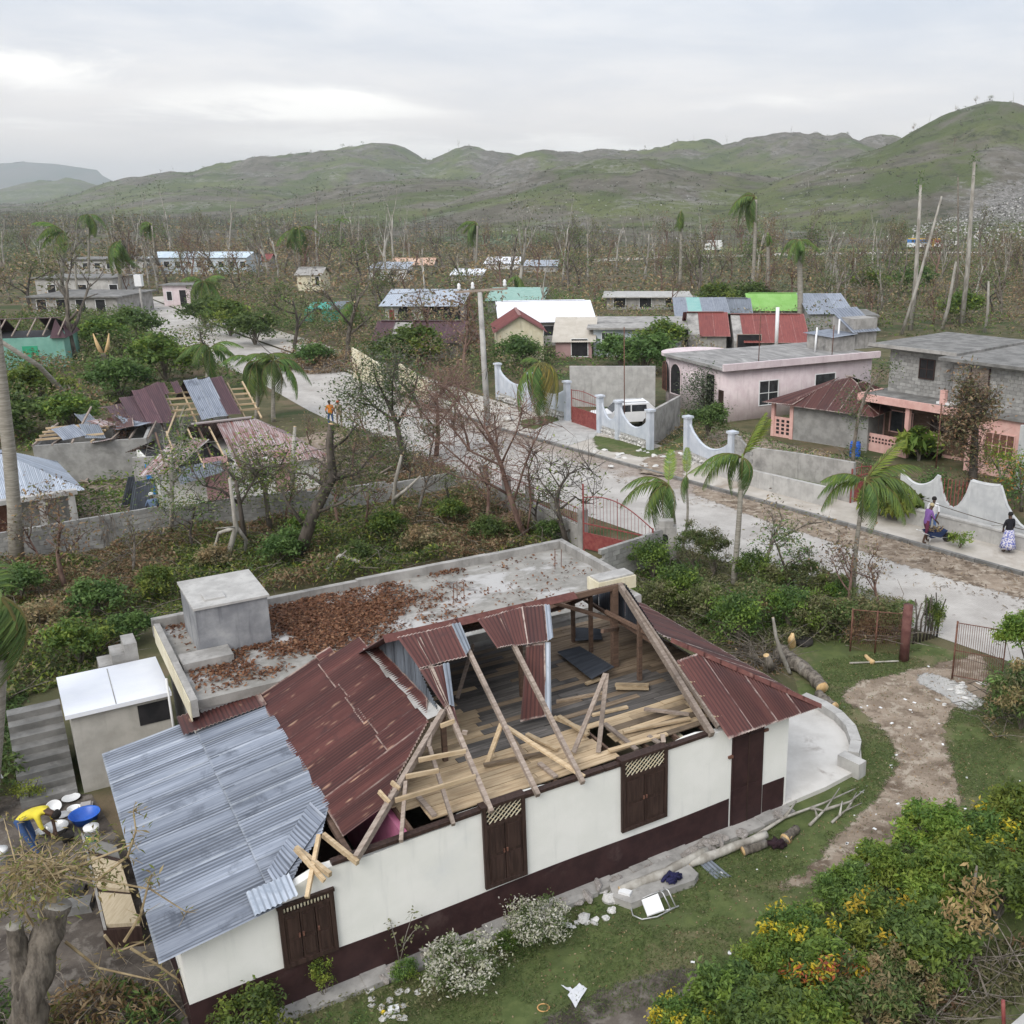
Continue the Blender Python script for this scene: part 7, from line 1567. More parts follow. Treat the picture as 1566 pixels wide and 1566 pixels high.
# rusty hip-roofed annex
A_, B_ = G(1212, 672), G(1325, 690); hx_ = ZT(1213, 612, A_.y)
RA = house('grey annex with rusty hip roof next to the pink house', A_, B_, 4.6, hx_, BLOCK, 'hip', RUSTP, 1.35, .55, sheet_w=.62, hipx=2.2)
MB().b2((-1.5, .1, 0), (-.02, .22, 1.25)).build('lattice_panel', PINK, RA); MB().b2((-1.62, .05, 0), (-1.4, .27, hx_-.1)).build('porch_pillar', PINK, RA); MB().b2((-.25, -.05, 0), (-.01, .2, hx_-.05)).build('porch_pillar', PINK, RA)
for i in range(3):
    for j in range(4): MB().b2((-1.25+i*.36, .085, .2+j*.25), (-1.05+i*.36, .11, .36+j*.25)).build('lattice_hole', BLACK, RA)
corrugated((-2.0, -.55, hx_-.25), (.2, -.55, hx_-.2), (1.8, 2.2, hx_+1.3), (.2, 3.2, hx_+.6), .12, .02, 2, .01, 8).build('roof_sheet', RUSTP, RA, True)
# ------------------------------------------------------------------ two-storey block house with salmon porch
A_ = G(1313, 686); rz = math.atan2(KD.y, KD.x); g1 = ZT(1313, 606, A_.y)
TS = thing('two_storey_house', 'two-storey grey block house with salmon pink porch below', 'house', A_, rz)
X1 = 11.5; MB().b2((0.3, 1.8, -.1), (X1, 9.5, g1)).build('ground_floor_wall', PINK, TS)
MB().b2((-.15, -.15, g1), (7.3, 9.6, g1+.16)).build('floor_slab', CONCD, TS); MB().b2((7.3, -.1, g1), (X1, 9.6, g1+.16)).build('floor_slab', CONCD, TS)
MB().b2((-.18, -.19, g1-.22), (7.4, -.02, g1+.2)).build('porch_beam', PINK, TS); MB().b2((-.19, -.02, g1-.22), (-.02, 2.2, g1+.2)).build('porch_beam', PINK, TS)
for x in (0, 3.0, 6.9): MB().b2((x, 0, -.1), (x+.26, .26, g1-.22)).build('porch_pillar', PINK, TS)
MB().b2((.26, .05, -.1), (3.0, .2, 1.05)).build('porch_parapet', PINK, TS)
for i in range(11):
    for j in range(2): MB().b2((.42+i*.225, .04, .55+j*.2), (.55+i*.225, .06, .66+j*.2)).build('vent_hole', BROWNP, TS)
for k in range(4): MB().tube([(.4+k*.8, .12, 1.05), (.4+k*.8, .12, g1-.25)], .02, 4).build('bar', BROWNW, TS)
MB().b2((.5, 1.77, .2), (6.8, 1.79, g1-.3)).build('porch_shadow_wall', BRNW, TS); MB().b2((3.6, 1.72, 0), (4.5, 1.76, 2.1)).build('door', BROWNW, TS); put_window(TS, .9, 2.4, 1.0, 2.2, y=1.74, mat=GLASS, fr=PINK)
MB().b2((6.95, .1, -.1), (X1, 1.8, g1-.002)).build('front_room', PINK, TS); put_window(TS, 8.0, 9.6, 1.0, 2.3, y=.09, mat=RUSTI, fr=PINK, bars=3)
def block_face(par, o_, ex, L, h, ops=(), out=(0, -1), z0=0):
    o_ = V3(o_); ex = V3(ex); n = V3((out[0], out[1], 0)); r = random.Random(3); ang = math.atan2(ex.y, ex.x); z = .1; row = 0
    while z < h-.05:
        x = .2+(.2 if row % 2 else 0)
        while x < L-.1:
            if not any(a < x < b and c < z < d for a, b, c, d in ops): link('block', BLK, par, o_+ex*x+V3((0, 0, z0+z))+n*(-.07), (0, 0, ang))
            x += .40
        z += .20; row += 1
up0 = g1+.16; h2 = 2.55
MB().b2((.4, 2.0, up0), (4.6, 9.4, up0+h2)).build('upper_wall', MORTAR, TS); MB().b2((5.2, 1.0, up0), (X1, 9.4, up0+h2-.12)).build('upper_wall', MORTAR, TS)
block_face(TS, (.4, 1.985, 0), (1, 0, 0), 4.2, h2, [(2.4, 3.4, 1.1, 2.2)], z0=up0); block_face(TS, (5.2, .985, 0), (1, 0, 0), 6.0, h2-.12, [(1.0, 2.2, 0, 2.25)], z0=up0)
MB().b2((-.7, 1.3, up0+h2), (5.1, 9.8, up0+h2+.18)).build('roof_slab', CONCD, TS); MB().b2((4.6, .3, up0+h2-.12), (X1+.4, 9.7, up0+h2+.05)).build('roof_slab', CONCD, TS)
MB().b2((-.72, 1.24, up0+h2+.05), (5.12, 1.30, up0+h2+.24)).build('roof_lip', CONC, TS)
put_window(TS, 2.5, 3.4, up0+1.05, up0+2.1, y=1.93, mat=BLACK, fr=BROWNW, bars=1); MB().b2((6.35, .9, up0), (7.35, .96, up0+2.15)).build('balcony_door', OLDW, TS); MB().b2((6.28, .88, up0), (6.35, .97, up0+2.2)).build('door_frame', BROWNP, TS); MB().b2((7.35, .88, up0), (7.42, .97, up0+2.2)).build('door_frame', BROWNP, TS); put_window(TS, 9.6, 10.6, up0+1.1, up0+2.0, y=.95, mat=BLACK, fr=BROWNP)
MB().b2((4.85, .4, up0), (5.15, .7, up0+.8)).build('pillar_stub', PINK, TS); MB().b2((4.6, .5, up0), (5.6, 1.0, up0+.12)).build('cement_bag', WPL, TS)
MB().tube([(5.6, -.6, 0), (5.6, -.6, 3.6)], .04, 6).build('iron_pole', RUSTI, TS, True)
# pale wall and planter at the right, red gate, barrel, plants
arch_gate('small red gate between the grey wall and the pink porch', G(1300, 772), G(1328, 765), 1.7, 1.7, .1, 8, 1.0)
BR = thing('barrel', 'bright blue plastic barrel beside the pink porch', 'barrel', G(1307, 700)); MB().lathe([(.001, 0), (.28, 0), (.31, .1), (.31, .8), (.28, .9), (.001, .9)], n=16).build('drum', BLUEP, BR, True); MB().lathe([(.315, .28), (.33, .31), (.315, .34)], n=16).build('hoop', BLUEP, BR, True); MB().lathe([(.001, .9), (.27, .9), (.27, .95), (.001, .95)], n=16).build('lid', BLUEP, BR, True)
PALEG = pm('pale_grey_paint', (.42, .43, .44), (.54, .55, .55), 1.3, bump=.1, streak=((.33, .34, .35), .5))
S4 = thing('garden_wall', 'pale grey wall with round cut-out and railing before the two-storey house', 'wall'); w_ = [G(1372, 795), G(1428, 806), G(1478, 815), G(1520, 824), G(1640, 850)]
for i, (a, b) in enumerate(zip(w_[:-1], w_[1:])): scallop(S4, a, b, 2.35, (1.75, .95, 2.3, .55)[i], .45, mat=PALEG, rubble=False)
a, b = w_[1], w_[2]
for k in range(1, 9): c = a.lerp(b, k/9); MB().tube([c+V3((0, .08, .9)), c+V3((0, .08, 2.3))], .02, 4).build('railing_bar', REDI, S4)
plain_wall('low pale planter wall with weeds behind the wheelbarrow', [G(1372, 800), G(1450, 818), G(1560, 846), G(1660, 872)], [.8, .75, .7, .7], CONCL, 'planter_wall', .18, CONCL)
undergrowth('planter_weeds', 'weeds and dry stalks growing along the planter wall', pxpoly([(1376, 792), (1450, 806), (1566, 832), (1640, 852), (1640, 840), (1450, 798)]), 1600, 51, 1.1, .13, (GREENS, OLIVE), .8, twigs=60)
MB().b2((6.95, 9.0, 0), (7.0, 9.1, .1))
plain_wall('pale blue grey side wall right of the pink porch', [TS.matrix_basis @ V3((X1-.9, -1.4, 0)), TS.matrix_basis @ V3((X1+5, -1.4, 0))], [3.3, 3.3], PALEG)
PUR = cloth('purple_cotton', (.20, .10, .30)); 
person('person in purple top pushing a wheelbarrow on the pavement', G(1414, 830, .1), .35, stand(.16, (.18, .0), .16), PUR, cloth('maroon_shorts', (.13, .03, .06)), SKIN, bare_leg=True, hat=cloth('tan_cap', (.4, .33, .2)))
person('person in white shirt and blue shorts standing beside the wheelbarrow', G(1424, 818, .1), -1.9, stand(.03, (.1, .0), .03), cloth('white_cotton', (.72, .72, .74)), cloth('blue_shorts', (.10, .17, .36)), SKIN, bare_leg=True)
WO, _ = person('person in black top and long patterned skirt by the planter wall', G(1540, 845, .1), 1.9, stand(.02, (.06, .0), .02), cloth('black_cotton', (.015, .015, .02)), SKIN, SKIN, bare_leg=True)
skm = pm('patterned_skirt', (.12, .14, .40), (.62, .60, .64), 14, .45, .55, bump=.2); MB().lathe([(.17, 1.0), (.22, .8), (.29, .45), (.34, .22), (.30, .24)], n=16).build('skirt', skm, WO, True)
WB = thing('wheelbarrow', 'blue wheelbarrow loaded with debris on the pavement', 'wheelbarrow', G(1428, 830, .1), .25); m = MB(); m.add([(-.45, -.3, .55), (.45, -.3, .6), (.45, .3, .6), (-.45, .3, .55), (-.25, -.18, .28), (.25, -.18, .28), (.25, .18, .28), (-.25, .18, .28)], [(0, 1, 5, 4), (1, 2, 6, 5), (2, 3, 7, 6), (3, 0, 4, 7), (4, 5, 6, 7)]); m.build('tray', cloth('dark_blue_steel', (.03, .05, .13)), WB)
MB().lathe([(.001, -.05), (.2, -.05), (.2, .05), (.001, .05)], n=14).build('wheel', SOOT, WB, False, (.62, 0, .2), (math.pi/2, 0, 0))
for y in (-.2, .2): MB().tube([(.62, y*.3, .2), (0, y, .3), (-.75, y*1.2, .58)], .02, 5).build('handle', STEEL, WB, True); MB().tube([(-.3, y, .3), (-.35, y, 0)], .018, 5).build('leg', STEEL, WB, True)
rg = rngs(3); link('debris', leaf_mesh('debris', np.column_stack([rg.uniform(-.35, .35, 120), rg.uniform(-.2, .2, 120), rg.uniform(.5, .72, 120)]), .14, pick(rg, DRY, 120), rg, .5, .3), WB)
person('person in orange vest walking on the pale road', G(507, 653), 2.2, stand(.03, (.08, .0), .12), cloth('orange_vest', (.65, .22, .04)), DENIM); person('person in tan clothes and red cap walking on the pale road', G(520, 653), 2.2, stand(.03, (.08, .0), .1), cloth('tan_cotton', (.30, .23, .17)), cloth('khaki', (.25, .2, .15)), hat=cloth('red_cap', (.4, .1, .05)))
# trees and plants on that side
tree_px('tall dark trunk with dry bushy broken top by the pale wall', [(1484, 808), (1487, 740), (1490, 690), (1492, 640), (1488, 610)], [([(1490, 665), (1475, 645), (1465, 640)], .07), ([(1491, 650), (1505, 630), (1512, 612)], .07), ([(1488, 640), (1480, 610), (1478, 585)], .06), ([(1490, 690), (1472, 672), (1458, 660)], .06)], 46.5, .26, BARKD, (90, .40, .20, DRY+OLIVE), seed=21, twigs=200)
tree_px('slim tree with a small dark green top before the salmon porch', [(1302, 770), (1305, 690), (1312, 640), (1325, 600), (1345, 570)], [([(1312, 640), (1300, 625), (1298, 600)], .04), ([(1345, 570), (1360, 560)], .04)], 52.0, .12, BARK, (42, .32, .15, GREYG+GREENS), seed=22)
tree_px('small yellow green leafy tree against the pale wall', [(1530, 800), (1532, 740), (1525, 700)], [([(1530, 740), (1545, 705)], .05), ([(1528, 720), (1512, 695)], .05), ([(1540, 715), (1560, 720)], .04)], 47.0, .09, BARK, (60, .35, .17, [(.36, .36, .05), (.25, .30, .06)]+LIVE), seed=23)
tree_px('small dark leafy tree in front of the iron railing', [(1432, 800), (1431, 765), (1430, 735)], [([(1431, 760), (1440, 740)], .03), ([(1431, 760), (1420, 740)], .03)], 46.8, .06, BARK, (80, .3, .15, GREENS), seed=24)
tree_px('flowering green tree at the pale wall cut-out', [(1560, 800), (1562, 755), (1560, 715)], [([(1562, 755), (1548, 730)], .05), ([(1562, 745), (1578, 725)], .05)], 46.0, .09, BARK, (60, .4, .17, GREENS+[(.4, .15, .06)]), seed=25)
tree_px('dark conifer-like tree in front of the pale pink house', [(1078, 660), (1078, 620), (1074, 580)], [([(1078, 620), (1090, 600)], .06), ([(1077, 610), (1062, 590)], .06), ([(1078, 640), (1092, 632)], .05), ([(1078, 640), (1066, 630)], .05)], 67.5, .14, BARKD, (170, .5, .17, GREYG+GREENS[3:]), seed=26)
shrub('dark green round bush below the conifer-like tree', G(1082, 665, .5), gd[1], HST, 1.2, name='garden_shrub'); 
bn = [bush_mesh('foliage', 101, 420, (.9, .9, .8), 12, .2, .75, LIVE, None, .28, .2)]
for i, (u, v, lb) in enumerate(((1385, 800, 'banana plant with broad leaves behind the tall roadside palm'), (1345, 792, 'smaller banana plant beside the red gate and palm'), (1405, 705, 'banana plant beside the pink porch pillar'))): shrub(lb, G(u, v), bn[0], stems_mesh('stem', 5, 1, .3, 3, .07), 1.15 if i != 1 else .9, name='banana_plant', cat='plant')
shrub('bright lime weed clump on the pavement beside the wheelbarrow', G(1468, 838, .1), bush_mesh('foliage', 102, 500, (.7, .7, .5), 14, .14, .17, LIVE[1:]), stems_mesh('stem', 5), .75, name='weed', cat='weed')
undergrowth('courtyard_plants', 'flower bed with red and green plants by the grey wall', pxpoly([(1225, 735), (1300, 750), (1290, 720), (1230, 715)]), 1300, 53, 1.3, .16, (GREENS, [(.3, .14, .06), (.22, .2, .06)]), .6)
pb = G(822, 652); palm('bent palm with yellowing fronds hanging over the scalloped wall', pb, YD(826, 562, pb.y), [(4.2, -.7, FROND[2], 1.9), (3.9, -.9, FROND[2], 1.9), (3.5, -.6, FROND[0], 1.7), (5.4, -.8, FRONDY, 1.8), (5.9, -.5, FRONDY, 1.7), (3.0, -.5, FRONDY, 1.6), (.2, -.3, FRONDY, 1.6), (4.7, -1.1, FROND[2], 1.8), (2.4, .2, FROND[1], 1.0)], .12)
# utility pole with crossarm and wires
UP = thing('utility_pole', 'grey concrete utility pole with crossarm and insulators beside the road', 'pole', G(746, 648)); ub = UP.location; zt_ = ZT(740, 447, ub.y)
MB().tube([(0, 0, -.2), (-.15, 0, zt_)], [.22, .15], 8).build('shaft', CONCL, UP, True); c0, c1 = YD(697, 447, ub.y)-ub, YD(776, 441, ub.y)-ub; MB().beam(c0, c1, .14, .14).build('crossarm', OLDW, UP)
for u, v in ((702, 444), (723, 442), (772, 438)): p = YD(u, v, ub.y)-ub; MB().lathe([(.001, 0), (.10, 0), (.13, .12), (.09, .2), (.12, .3), (.06, .42), (.001, .45)], p, 8).build('insulator', WPL, UP, True)
m = MB(); m.tube([(.0, -.2, zt_*.35), (.14, -.16, zt_*.42), (.12, -.17, zt_*.6)], .02, 4); m.build('down_cable', BLACK, UP)
def wire(label, a, b, sag, rad=.022):
    P = [a.lerp(b, i/14)-V3((0, 0, sag*4*(i/14)*(1-i/14))) for i in range(15)]; o = MB().tube(P, rad, 4).build('power_line', BARKD, None, True); tag(o, label, 'cable')
tp = YD(702, 440, ub.y); wire('sagging power line running from the utility pole up the road', tp, YD(330, 430, 120), 1.0)
wire('loose thick cable drooping across the road bend', YD(355, 462, 118), YD(420, 545, 88)-V3((0, 0, 0)), .8, .04)
wire('low cable crossing in front of the planter wall', YD(1370, 748, 42.5), YD(1600, 818, 40), .15, .02)
LP = thing('street_lamp', 'roadside pole carrying a white box at the far bend', 'pole', G(222, 500)); z_ = ZT(220, 420, LP.location.y); MB().tube([(0, 0, 0), (0, 0, z_-.8)], .14, 6).build('post', CONC, LP, True); MB().b2((-.4, -.3, z_-1.3), (.4, .3, z_)).build('lamp_box', WPL, LP)
# ------------------------------------------------------------------ farther houses of the town
def fb(label, uL, uR, vb, vt, D, wall, roof='flat', rmat=None, vbR=None, **kw):
    A, B = G(uL, vb), G(uR, vb if vbR is None else vbR); return house(label, A, B, D, max(1.2, ZT(uL, vt, A.y)), wall, roof, rmat, **kw)
def wn(n, W, z0=1.0, z1=2.0, w=1.0, **k): return [((i+.5)*W/n-w/2, (i+.5)*W/n+w/2, z0, z1, k) for i in range(n)]
fb('grey flat-roofed building with open bays beside the far road', 52, 182, 485, 455, 10, CONC, wins=wn(4, 10, .6, 2.2, 1.2, mat=BLACK), over=.5)
fb('pale upper building behind the grey open-bay building', 58, 176, 458, 426, 8, CONCL, wins=wn(3, 14, 1.0, 2.2, 1.2, mat=BLACK))
WB_ = pm('washed_blue_wall', (.50, .56, .62), (.60, .65, .70), .8, bump=.05)
fb('long white school building with pale blue eaves and many windows', 232, 378, 419, 394, 9, WB_, 'gable', pm('pale_blue_roof', (.50, .60, .68), (.6, .68, .74), 1, bump=.05), rise=.9, wins=wn(9, 20, 1.3, 2.5, 1.1), sheet_w=2.5)
fb('grey white block at the end of the long white school', 105, 228, 421, 397, 9, CONCL, wins=wn(7, 17, 1.3, 2.4, 1.1), over=.5)
fb('small pinkish gatehouse at the bend of the pale road', 252, 298, 468, 437, 3.5, LILAC, wins=[(.5, 1.2, .8, 2.0, dict(mat=BLACK))], doors=[(2.3, 3.2, 2.2, BLACK)])
fb('bright turquoise shack below the bare hanging branches', 466, 520, 492, 473, 4, pm('turquoise_bright', (.07, .36, .30), (.09, .42, .35), 2, bump=.05), 'shed', ZINCD, rise=.5, doors=[(1.2, 2.2, 1.6)], miss=(0, 1))
fb('cream house with narrow dark window among bare trees', 456, 492, 446, 420, 5, CREAM, 'gable', CONC, rise=1.0, wins=[(3, 3.6, 1.0, 2.4, dict(mat=BLACK))])
fb('white house with zinc roof beyond the turquoise shack', 566, 622, 430, 411, 6, WHITE, 'shed', ZINCW, rise=.8, wins=wn(3, 9, 1, 2, 1.0))
fb('far house with faded salmon roof among the trees', 600, 662, 418, 405, 6, CONC, 'gable', pm('salmon_roof', (.55, .36, .27), (.62, .45, .35), .5, bump=.05), rise=1.2, sheet_w=2.5)
h_ = fb('pale house with arched porch and wide grey roof', 590, 702, 497, 467, 6, CONCL, 'shed', ZINCW, rise=1.2, wins=[(1.5, 3.3, .1, 2.3, dict(arch=True, mat=BLACK, fr=CONCL)), (4.5, 9.0, .2, 2.2, dict(mat=BLACK, fr=CONC))], doors=[(.5, 1.1, 1.8, REDI)], over=.6)
pr_ = fb('low house with sagging purple brown roof behind the green hedge', 575, 702, 548, 522, 6, CONC, 'gable', PURP, rise=1.5, miss=[(0, 1), (1, 3)], sheet_w=1.5)
plain_wall('crumbling cream wall along the road bend', [G(541, 580), G(585, 592)], [2.6, 1.7], CREAM, 'broken_wall'); plain_wall('broken piece of cream wall past the feathery tree', [G(612, 600), G(652, 614)], [2.2, 1.6], CREAM, 'broken_wall')
fb('house with large bright white tin roof behind the utility pole', 772, 903, 530, 491, 9, CONCL, 'gable', WHITER, vbR=527, rise=1.5, over=.6, wins=wn(3, 9, 1, 2, 1.0))
fb('house under a faded teal roof behind the white tin roof', 746, 828, 478, 460, 8, CONC, 'shed', pm('teal_roof', (.24, .39, .34), (.30, .45, .40), 1, bump=.05), rise=1.0)
A_ = G(832, 552); o = house('cream house with maroon gable and white grid window', A_, A_+V3((-1.2, 7, 0)), 4.2, ZT(832, 505, A_.y), CREAM, 'gable', REDS, 1.3, .35, sheet_w=1.0, swins=[(1.6, 2.7, 1.0, 2.1, 0, dict(bars=2))])
fb('porch house with beige sheet roof beside the cream house', 850, 905, 548, 522, 5, pm('dull_pink_wall', (.35, .22, .22), (.42, .28, .27), 1, bump=.05), 'shed', pm('beige_roof', (.45, .41, .35), (.52, .48, .42), 1, bump=.05), rise=1.5, wins=[(1.5, 3.0, .2, 1.8, dict(mat=BLACK))])
fb('pale blue flat-roofed house with white grid window', 908, 1042, 545, 503, 9, WB_, 'flat', over=.6, wins=[(.8, 2.1, 1.0, 2.2, dict(bars=3))], slab=CONC)
fb('ruined low house with white slab roof among bare bushes', 928, 1052, 474, 455, 8, CONC, 'flat', slab=CONCL, wins=wn(4, 14, .3, 1.8, 1.6, mat=BLACK), over=.6)
fb('shed with pale zinc roof and teal patch behind the red roofs', 1036, 1112, 512, 484, 7, CONC, 'shed', ZINC, rise=1.3, two=pm('teal_sheet', (.22, .42, .40), (.27, .46, .43), 1, bump=.05))
A_ = G(1118, 548); r1 = fb('half collapsed house with bright red tin roof and open gable', 1052, 1110, 545, 512, 7, CONC, 'gable', REDS, rise=1.7, sheet_w=1.0, miss=[(0, 0), (1, 1)]); r2 = fb('larger house with faded red tin roof beside the white column', 1122, 1232, 548, 522, 9, CONC, 'gable', REDS, rise=2.0, sheet_w=1.1, miss=[(0, 0)], wins=[(.3, 2.5, .2, 2.2, dict(mat=BLACK, fr=OLDW))])
fb('far house with bright green roof behind the red roofs', 1148, 1228, 495, 474, 8, CONC, 'gable', pm('lime_roof', (.20, .40, .10), (.25, .46, .14), .6, bump=.05), rise=1.6); fb('grey gabled shed beside the bright green roof', 1108, 1146, 500, 480, 6, CONC, 'gable', ZINCD, rise=1.5)
fb('grey block house with pale blue zinc roof at the wood edge', 1238, 1300, 512, 480, 8, BLOCK, 'shed', ZINC, rise=1.4, wins=[(3.2, 4.2, 1.2, 2.2, dict(mat=RUSTI))]); fb('low grey block outhouse with dark roof at the wood edge', 1300, 1338, 515, 484, 6, BLOCK, 'flat', over=.3)
fb('distant pale house beyond the wooded valley floor', 742, 792, 412, 404, 7, WHITE, 'shed', WHITER, rise=1); fb('distant long low white building among far trees', 802, 850, 416, 411, 7, CONCL, 'shed', ZINCW, rise=.8); fb('distant red-roofed hut behind the long white school', 395, 412, 412, 398, 5, CONC, 'gable', REDS, rise=1.2)
fb('white roofed shed half hidden behind bare trees left of the teal roof', 690, 735, 432, 421, 6, CONCL, 'shed', WHITER, rise=.7)
# worn yards, weeds and wreckage round the damaged houses
faded('yard_soil', DIRT, pxpoly([(120, 806), (235, 818), (330, 795), (500, 752), (585, 715), (560, 670), (490, 660), (330, 720), (130, 745)]), .012, .9, 20)
faded('courtyard_soil', DIRT, pxpoly([(1050, 690), (1130, 725), (1300, 760), (1315, 705), (1210, 682), (1105, 655)]), .012, .8, 21)
undergrowth('verge_weeds', 'dry weeds and twigs between the block wall and the road', pxpoly([(490, 772), (705, 738), (690, 722), (600, 672), (545, 655), (510, 690), (500, 740)]), 9000, 81, .6, .17, (OLIVE+GREENS, DRY), .35, twigs=260, asp=.3)
undergrowth('court_weeds', 'patchy weeds in the courtyards across the road', pxpoly([(1000, 690), (1120, 730), (1300, 765), (1360, 790), (1480, 800), (1420, 745), (1315, 700), (1215, 684), (1105, 652), (1045, 645)]), 6500, 82, .4, .17, (GREENS+OLIVE, DRY), .3, twigs=60)
undergrowth('back_weeds', 'weeds round the wrecked houses behind the block wall', pxpoly([(-40, 840), (120, 812), (260, 800), (250, 730), (120, 745), (60, 755), (-60, 770), (-80, 690), (60, 690), (200, 690), (190, 640), (-80, 660)]), 9000, 83, .8, .2, (GREENS+LIVE[:2], OLIVE+DRY), .3, twigs=80)
r = random.Random(41); m = MB()
for k in range(150):
    p = G(r.uniform(90, 520), 0) if False else G(*r.choice([(r.uniform(120, 250), r.uniform(735, 805)), (r.uniform(60, 380), r.uniform(640, 720)), (r.uniform(490, 590), r.uniform(690, 740))])); a = r.uniform(0, 3.1); m.beam(p+V3((0, 0, .06)), p+V3((math.cos(a), math.sin(a), r.uniform(.02, .25)))*r.uniform(.4, 1.6)+V3((0, 0, .06)), .09, .04)
tag(m.build('broken_boards', OLDW), 'broken boards and roof scraps strewn round the wrecked houses', 'debris', kind='stuff')
# ------------------------------------------------------------------ vehicles on the far road
p = G(1412, 381); BUS = thing('bus', 'colourful painted bus parked below the rocky slope', 'bus', p, .15); c1, c2, c3 = [pm('bus_'+n, c, [x*1.1 for x in c], 2, bump=0, rough=.4) for n, c in (('blue', (.05, .22, .60)), ('red', (.5, .06, .08)), ('yellow', (.75, .45, .05)))]
for lo, hi, mt, nm in (((-5, -1.2, .7), (5, 1.2, 2.0), WHITE, 'body'), ((-5, -1.2, 2.0), (1.5, 1.2, 3.0), c1, 'upper_body'), ((1.5, -1.2, 2.0), (5, 1.2, 3.0), c2, 'upper_body'), ((-4.8, -1.25, 3.0), (4.8, 1.25, 3.25), c3, 'roof_rack'), ((2.2, -1.22, .8), (3.0, 1.22, 3.1), c3, 'door_panel')): MB().b2(lo, hi).build(nm, mt, BUS)
for k in range(6): MB().b2((-4.6+k*1.05, -1.23, 2.1), (-3.8+k*1.05, -1.19, 2.8)).build('side_window', GLASS, BUS)
for x in (-3.4, 3.4): MB().lathe([(.001, -.15), (.5, -.15), (.5, .15), (.001, .15)], n=14).build('wheel', SOOT, BUS, False, (x, -1.15, .5), (math.pi/2, 0, 0))
p = G(1088, 386); TK = thing('truck', 'white box truck on the far valley road', 'truck', p, .05)
for lo, hi, mt, nm in (((-1.2, -1.1, .8), (3.0, 1.1, 3.4), WHITE, 'cargo_box'), ((-2.9, -1.0, .7), (-1.25, 1.0, 2.4), WHITE, 'cab')): MB().b2(lo, hi).build(nm, mt, TK)
MB().b2((-2.95, -.8, 1.6), (-2.88, .8, 2.2)).build('windscreen', GLASS, TK)
for x in (-2.2, 1.8): MB().lathe([(.001, -.15), (.45, -.15), (.45, .15), (.001, .15)], n=12).build('wheel', SOOT, TK, False, (x, -1.0, .45), (math.pi/2, 0, 0))
# ------------------------------------------------------------------ brush of the valley (nobody could count it)
def brush(name, label, px, n, seed, hmax, leaf, pal, gs=.08, thr=(.44, .58), hole=()):
    rg = rngs(seed); poly = pxpoly(px); q = scatter(poly, n, rg)
    # keep the road and house plots clear
    for i in range(len(KERB)-1):
        a, b = np.array(KERB[i]), np.array(KERB[i+1]); ab = b-a; L = np.linalg.norm(ab); t = ((q-a)@ab)/(L*L); nrm = np.array([-ab[1], ab[0]])/L; s = (q-a)@nrm; q = q[~((t > -.02) & (t < 1.02) & (s > -2.2) & (s < 7.9))]
    for cx, cy, rr in PLOTS: q = q[((q[:, 0]-cx)**2+(q[:, 1]-cy)**2) > rr*rr]
    n = len(q); hh = np.clip((fbm(q, .22, seed, 4)-.36)*3.2, .03, 1.0)*hmax; z = hh*np.sqrt(rg.random(n))+.05
    g_ = np.clip((fbm(q, gs, seed+9, 4)-thr[0])/(thr[1]-thr[0]), 0, 1); cols = np.where((rg.random(n) < g_)[:, None], pick(rg, pal[1], n), pick(rg, pal[0], n))
    P = np.column_stack([q, z]); ls = leaf*(.6+.4*np.linalg.norm(q, axis=1)/np.linalg.norm(q, axis=1).mean())
    tag(link(name, leaf_mesh(name, P, ls, cols, rg, .5, .45)), label, 'brush', kind='stuff')
PLOTS = []
for o in list(bpy.data.objects):
    if o.parent is None and o.get('category') in ('house', 'building', 'outbuilding'):
        xs = [o.matrix_basis @ V3(c) for ch in o.children if ch.type == 'MESH' and ch.name.split('.')[0] in ('wall', 'ground_floor_wall') for c in ch.bound_box]
        if xs: cx = sum(p.x for p in xs)/len(xs); cy = sum(p.y for p in xs)/len(xs); PLOTS.append((cx, cy, .75*max((V3((p.x, p.y))-V3((cx, cy))).length for p in xs)))
GB = GREENS+OLIVE+LIVE[:1]; BRN = DRY+OLIVE[:2]+[(.20, .17, .14)]*3
brush('plot_brush', 'wild green shrubs and weeds on the plot left of the road', [(-120, 700), (-120, 500), (60, 488), (215, 490), (300, 540), (380, 590), (330, 600), (190, 640), (100, 660)], 42000, 61, 2.6, .30, (GB, BRN))
brush('roadside_brush', 'hedges and torn scrub right of the far road', [(265, 458), (420, 470), (600, 505), (760, 530), (860, 555), (760, 605), (640, 600), (540, 560), (450, 545), (350, 500)], 34000, 62, 3.0, .30, (GREENS+OLIVE, BRN))
brush('town_brush', 'brown and green scrub between the houses across the road', [(560, 470), (800, 450), (1060, 460), (1340, 500), (1100, 560), (1000, 575), (880, 590), (760, 575), (700, 540)], 26000, 63, 2.2, .32, (GB, BRN))
brush('valley_brush', 'grey brown scrub covering the far valley floor', [(-250, 480), (-250, 385), (200, 372), (900, 385), (1400, 400), (1400, 480), (900, 470), (560, 480), (300, 455), (150, 470)], 60000, 64, 3.6, .75, (OLIVE+GREYG, BRN), .03, (.34, .50))
brush('wood_brush', 'dense brown and green thicket behind the two-storey house', [(1230, 520), (1240, 410), (1330, 400), (1700, 395), (1700, 530), (1560, 520), (1330, 515)], 42000, 65, 4.2, .45, (GB, BRN), .05, (.40, .56))
brush('far_brush', 'hazy grey scrub on the distant plain', [(-400, 385), (-400, 333), (150, 334), (420, 345), (900, 380), (500, 385)], 26000, 66, 4.5, 2.2, (GREYG, BRN+[(.2, .19, .18)]*4), .01, (.3, .5))
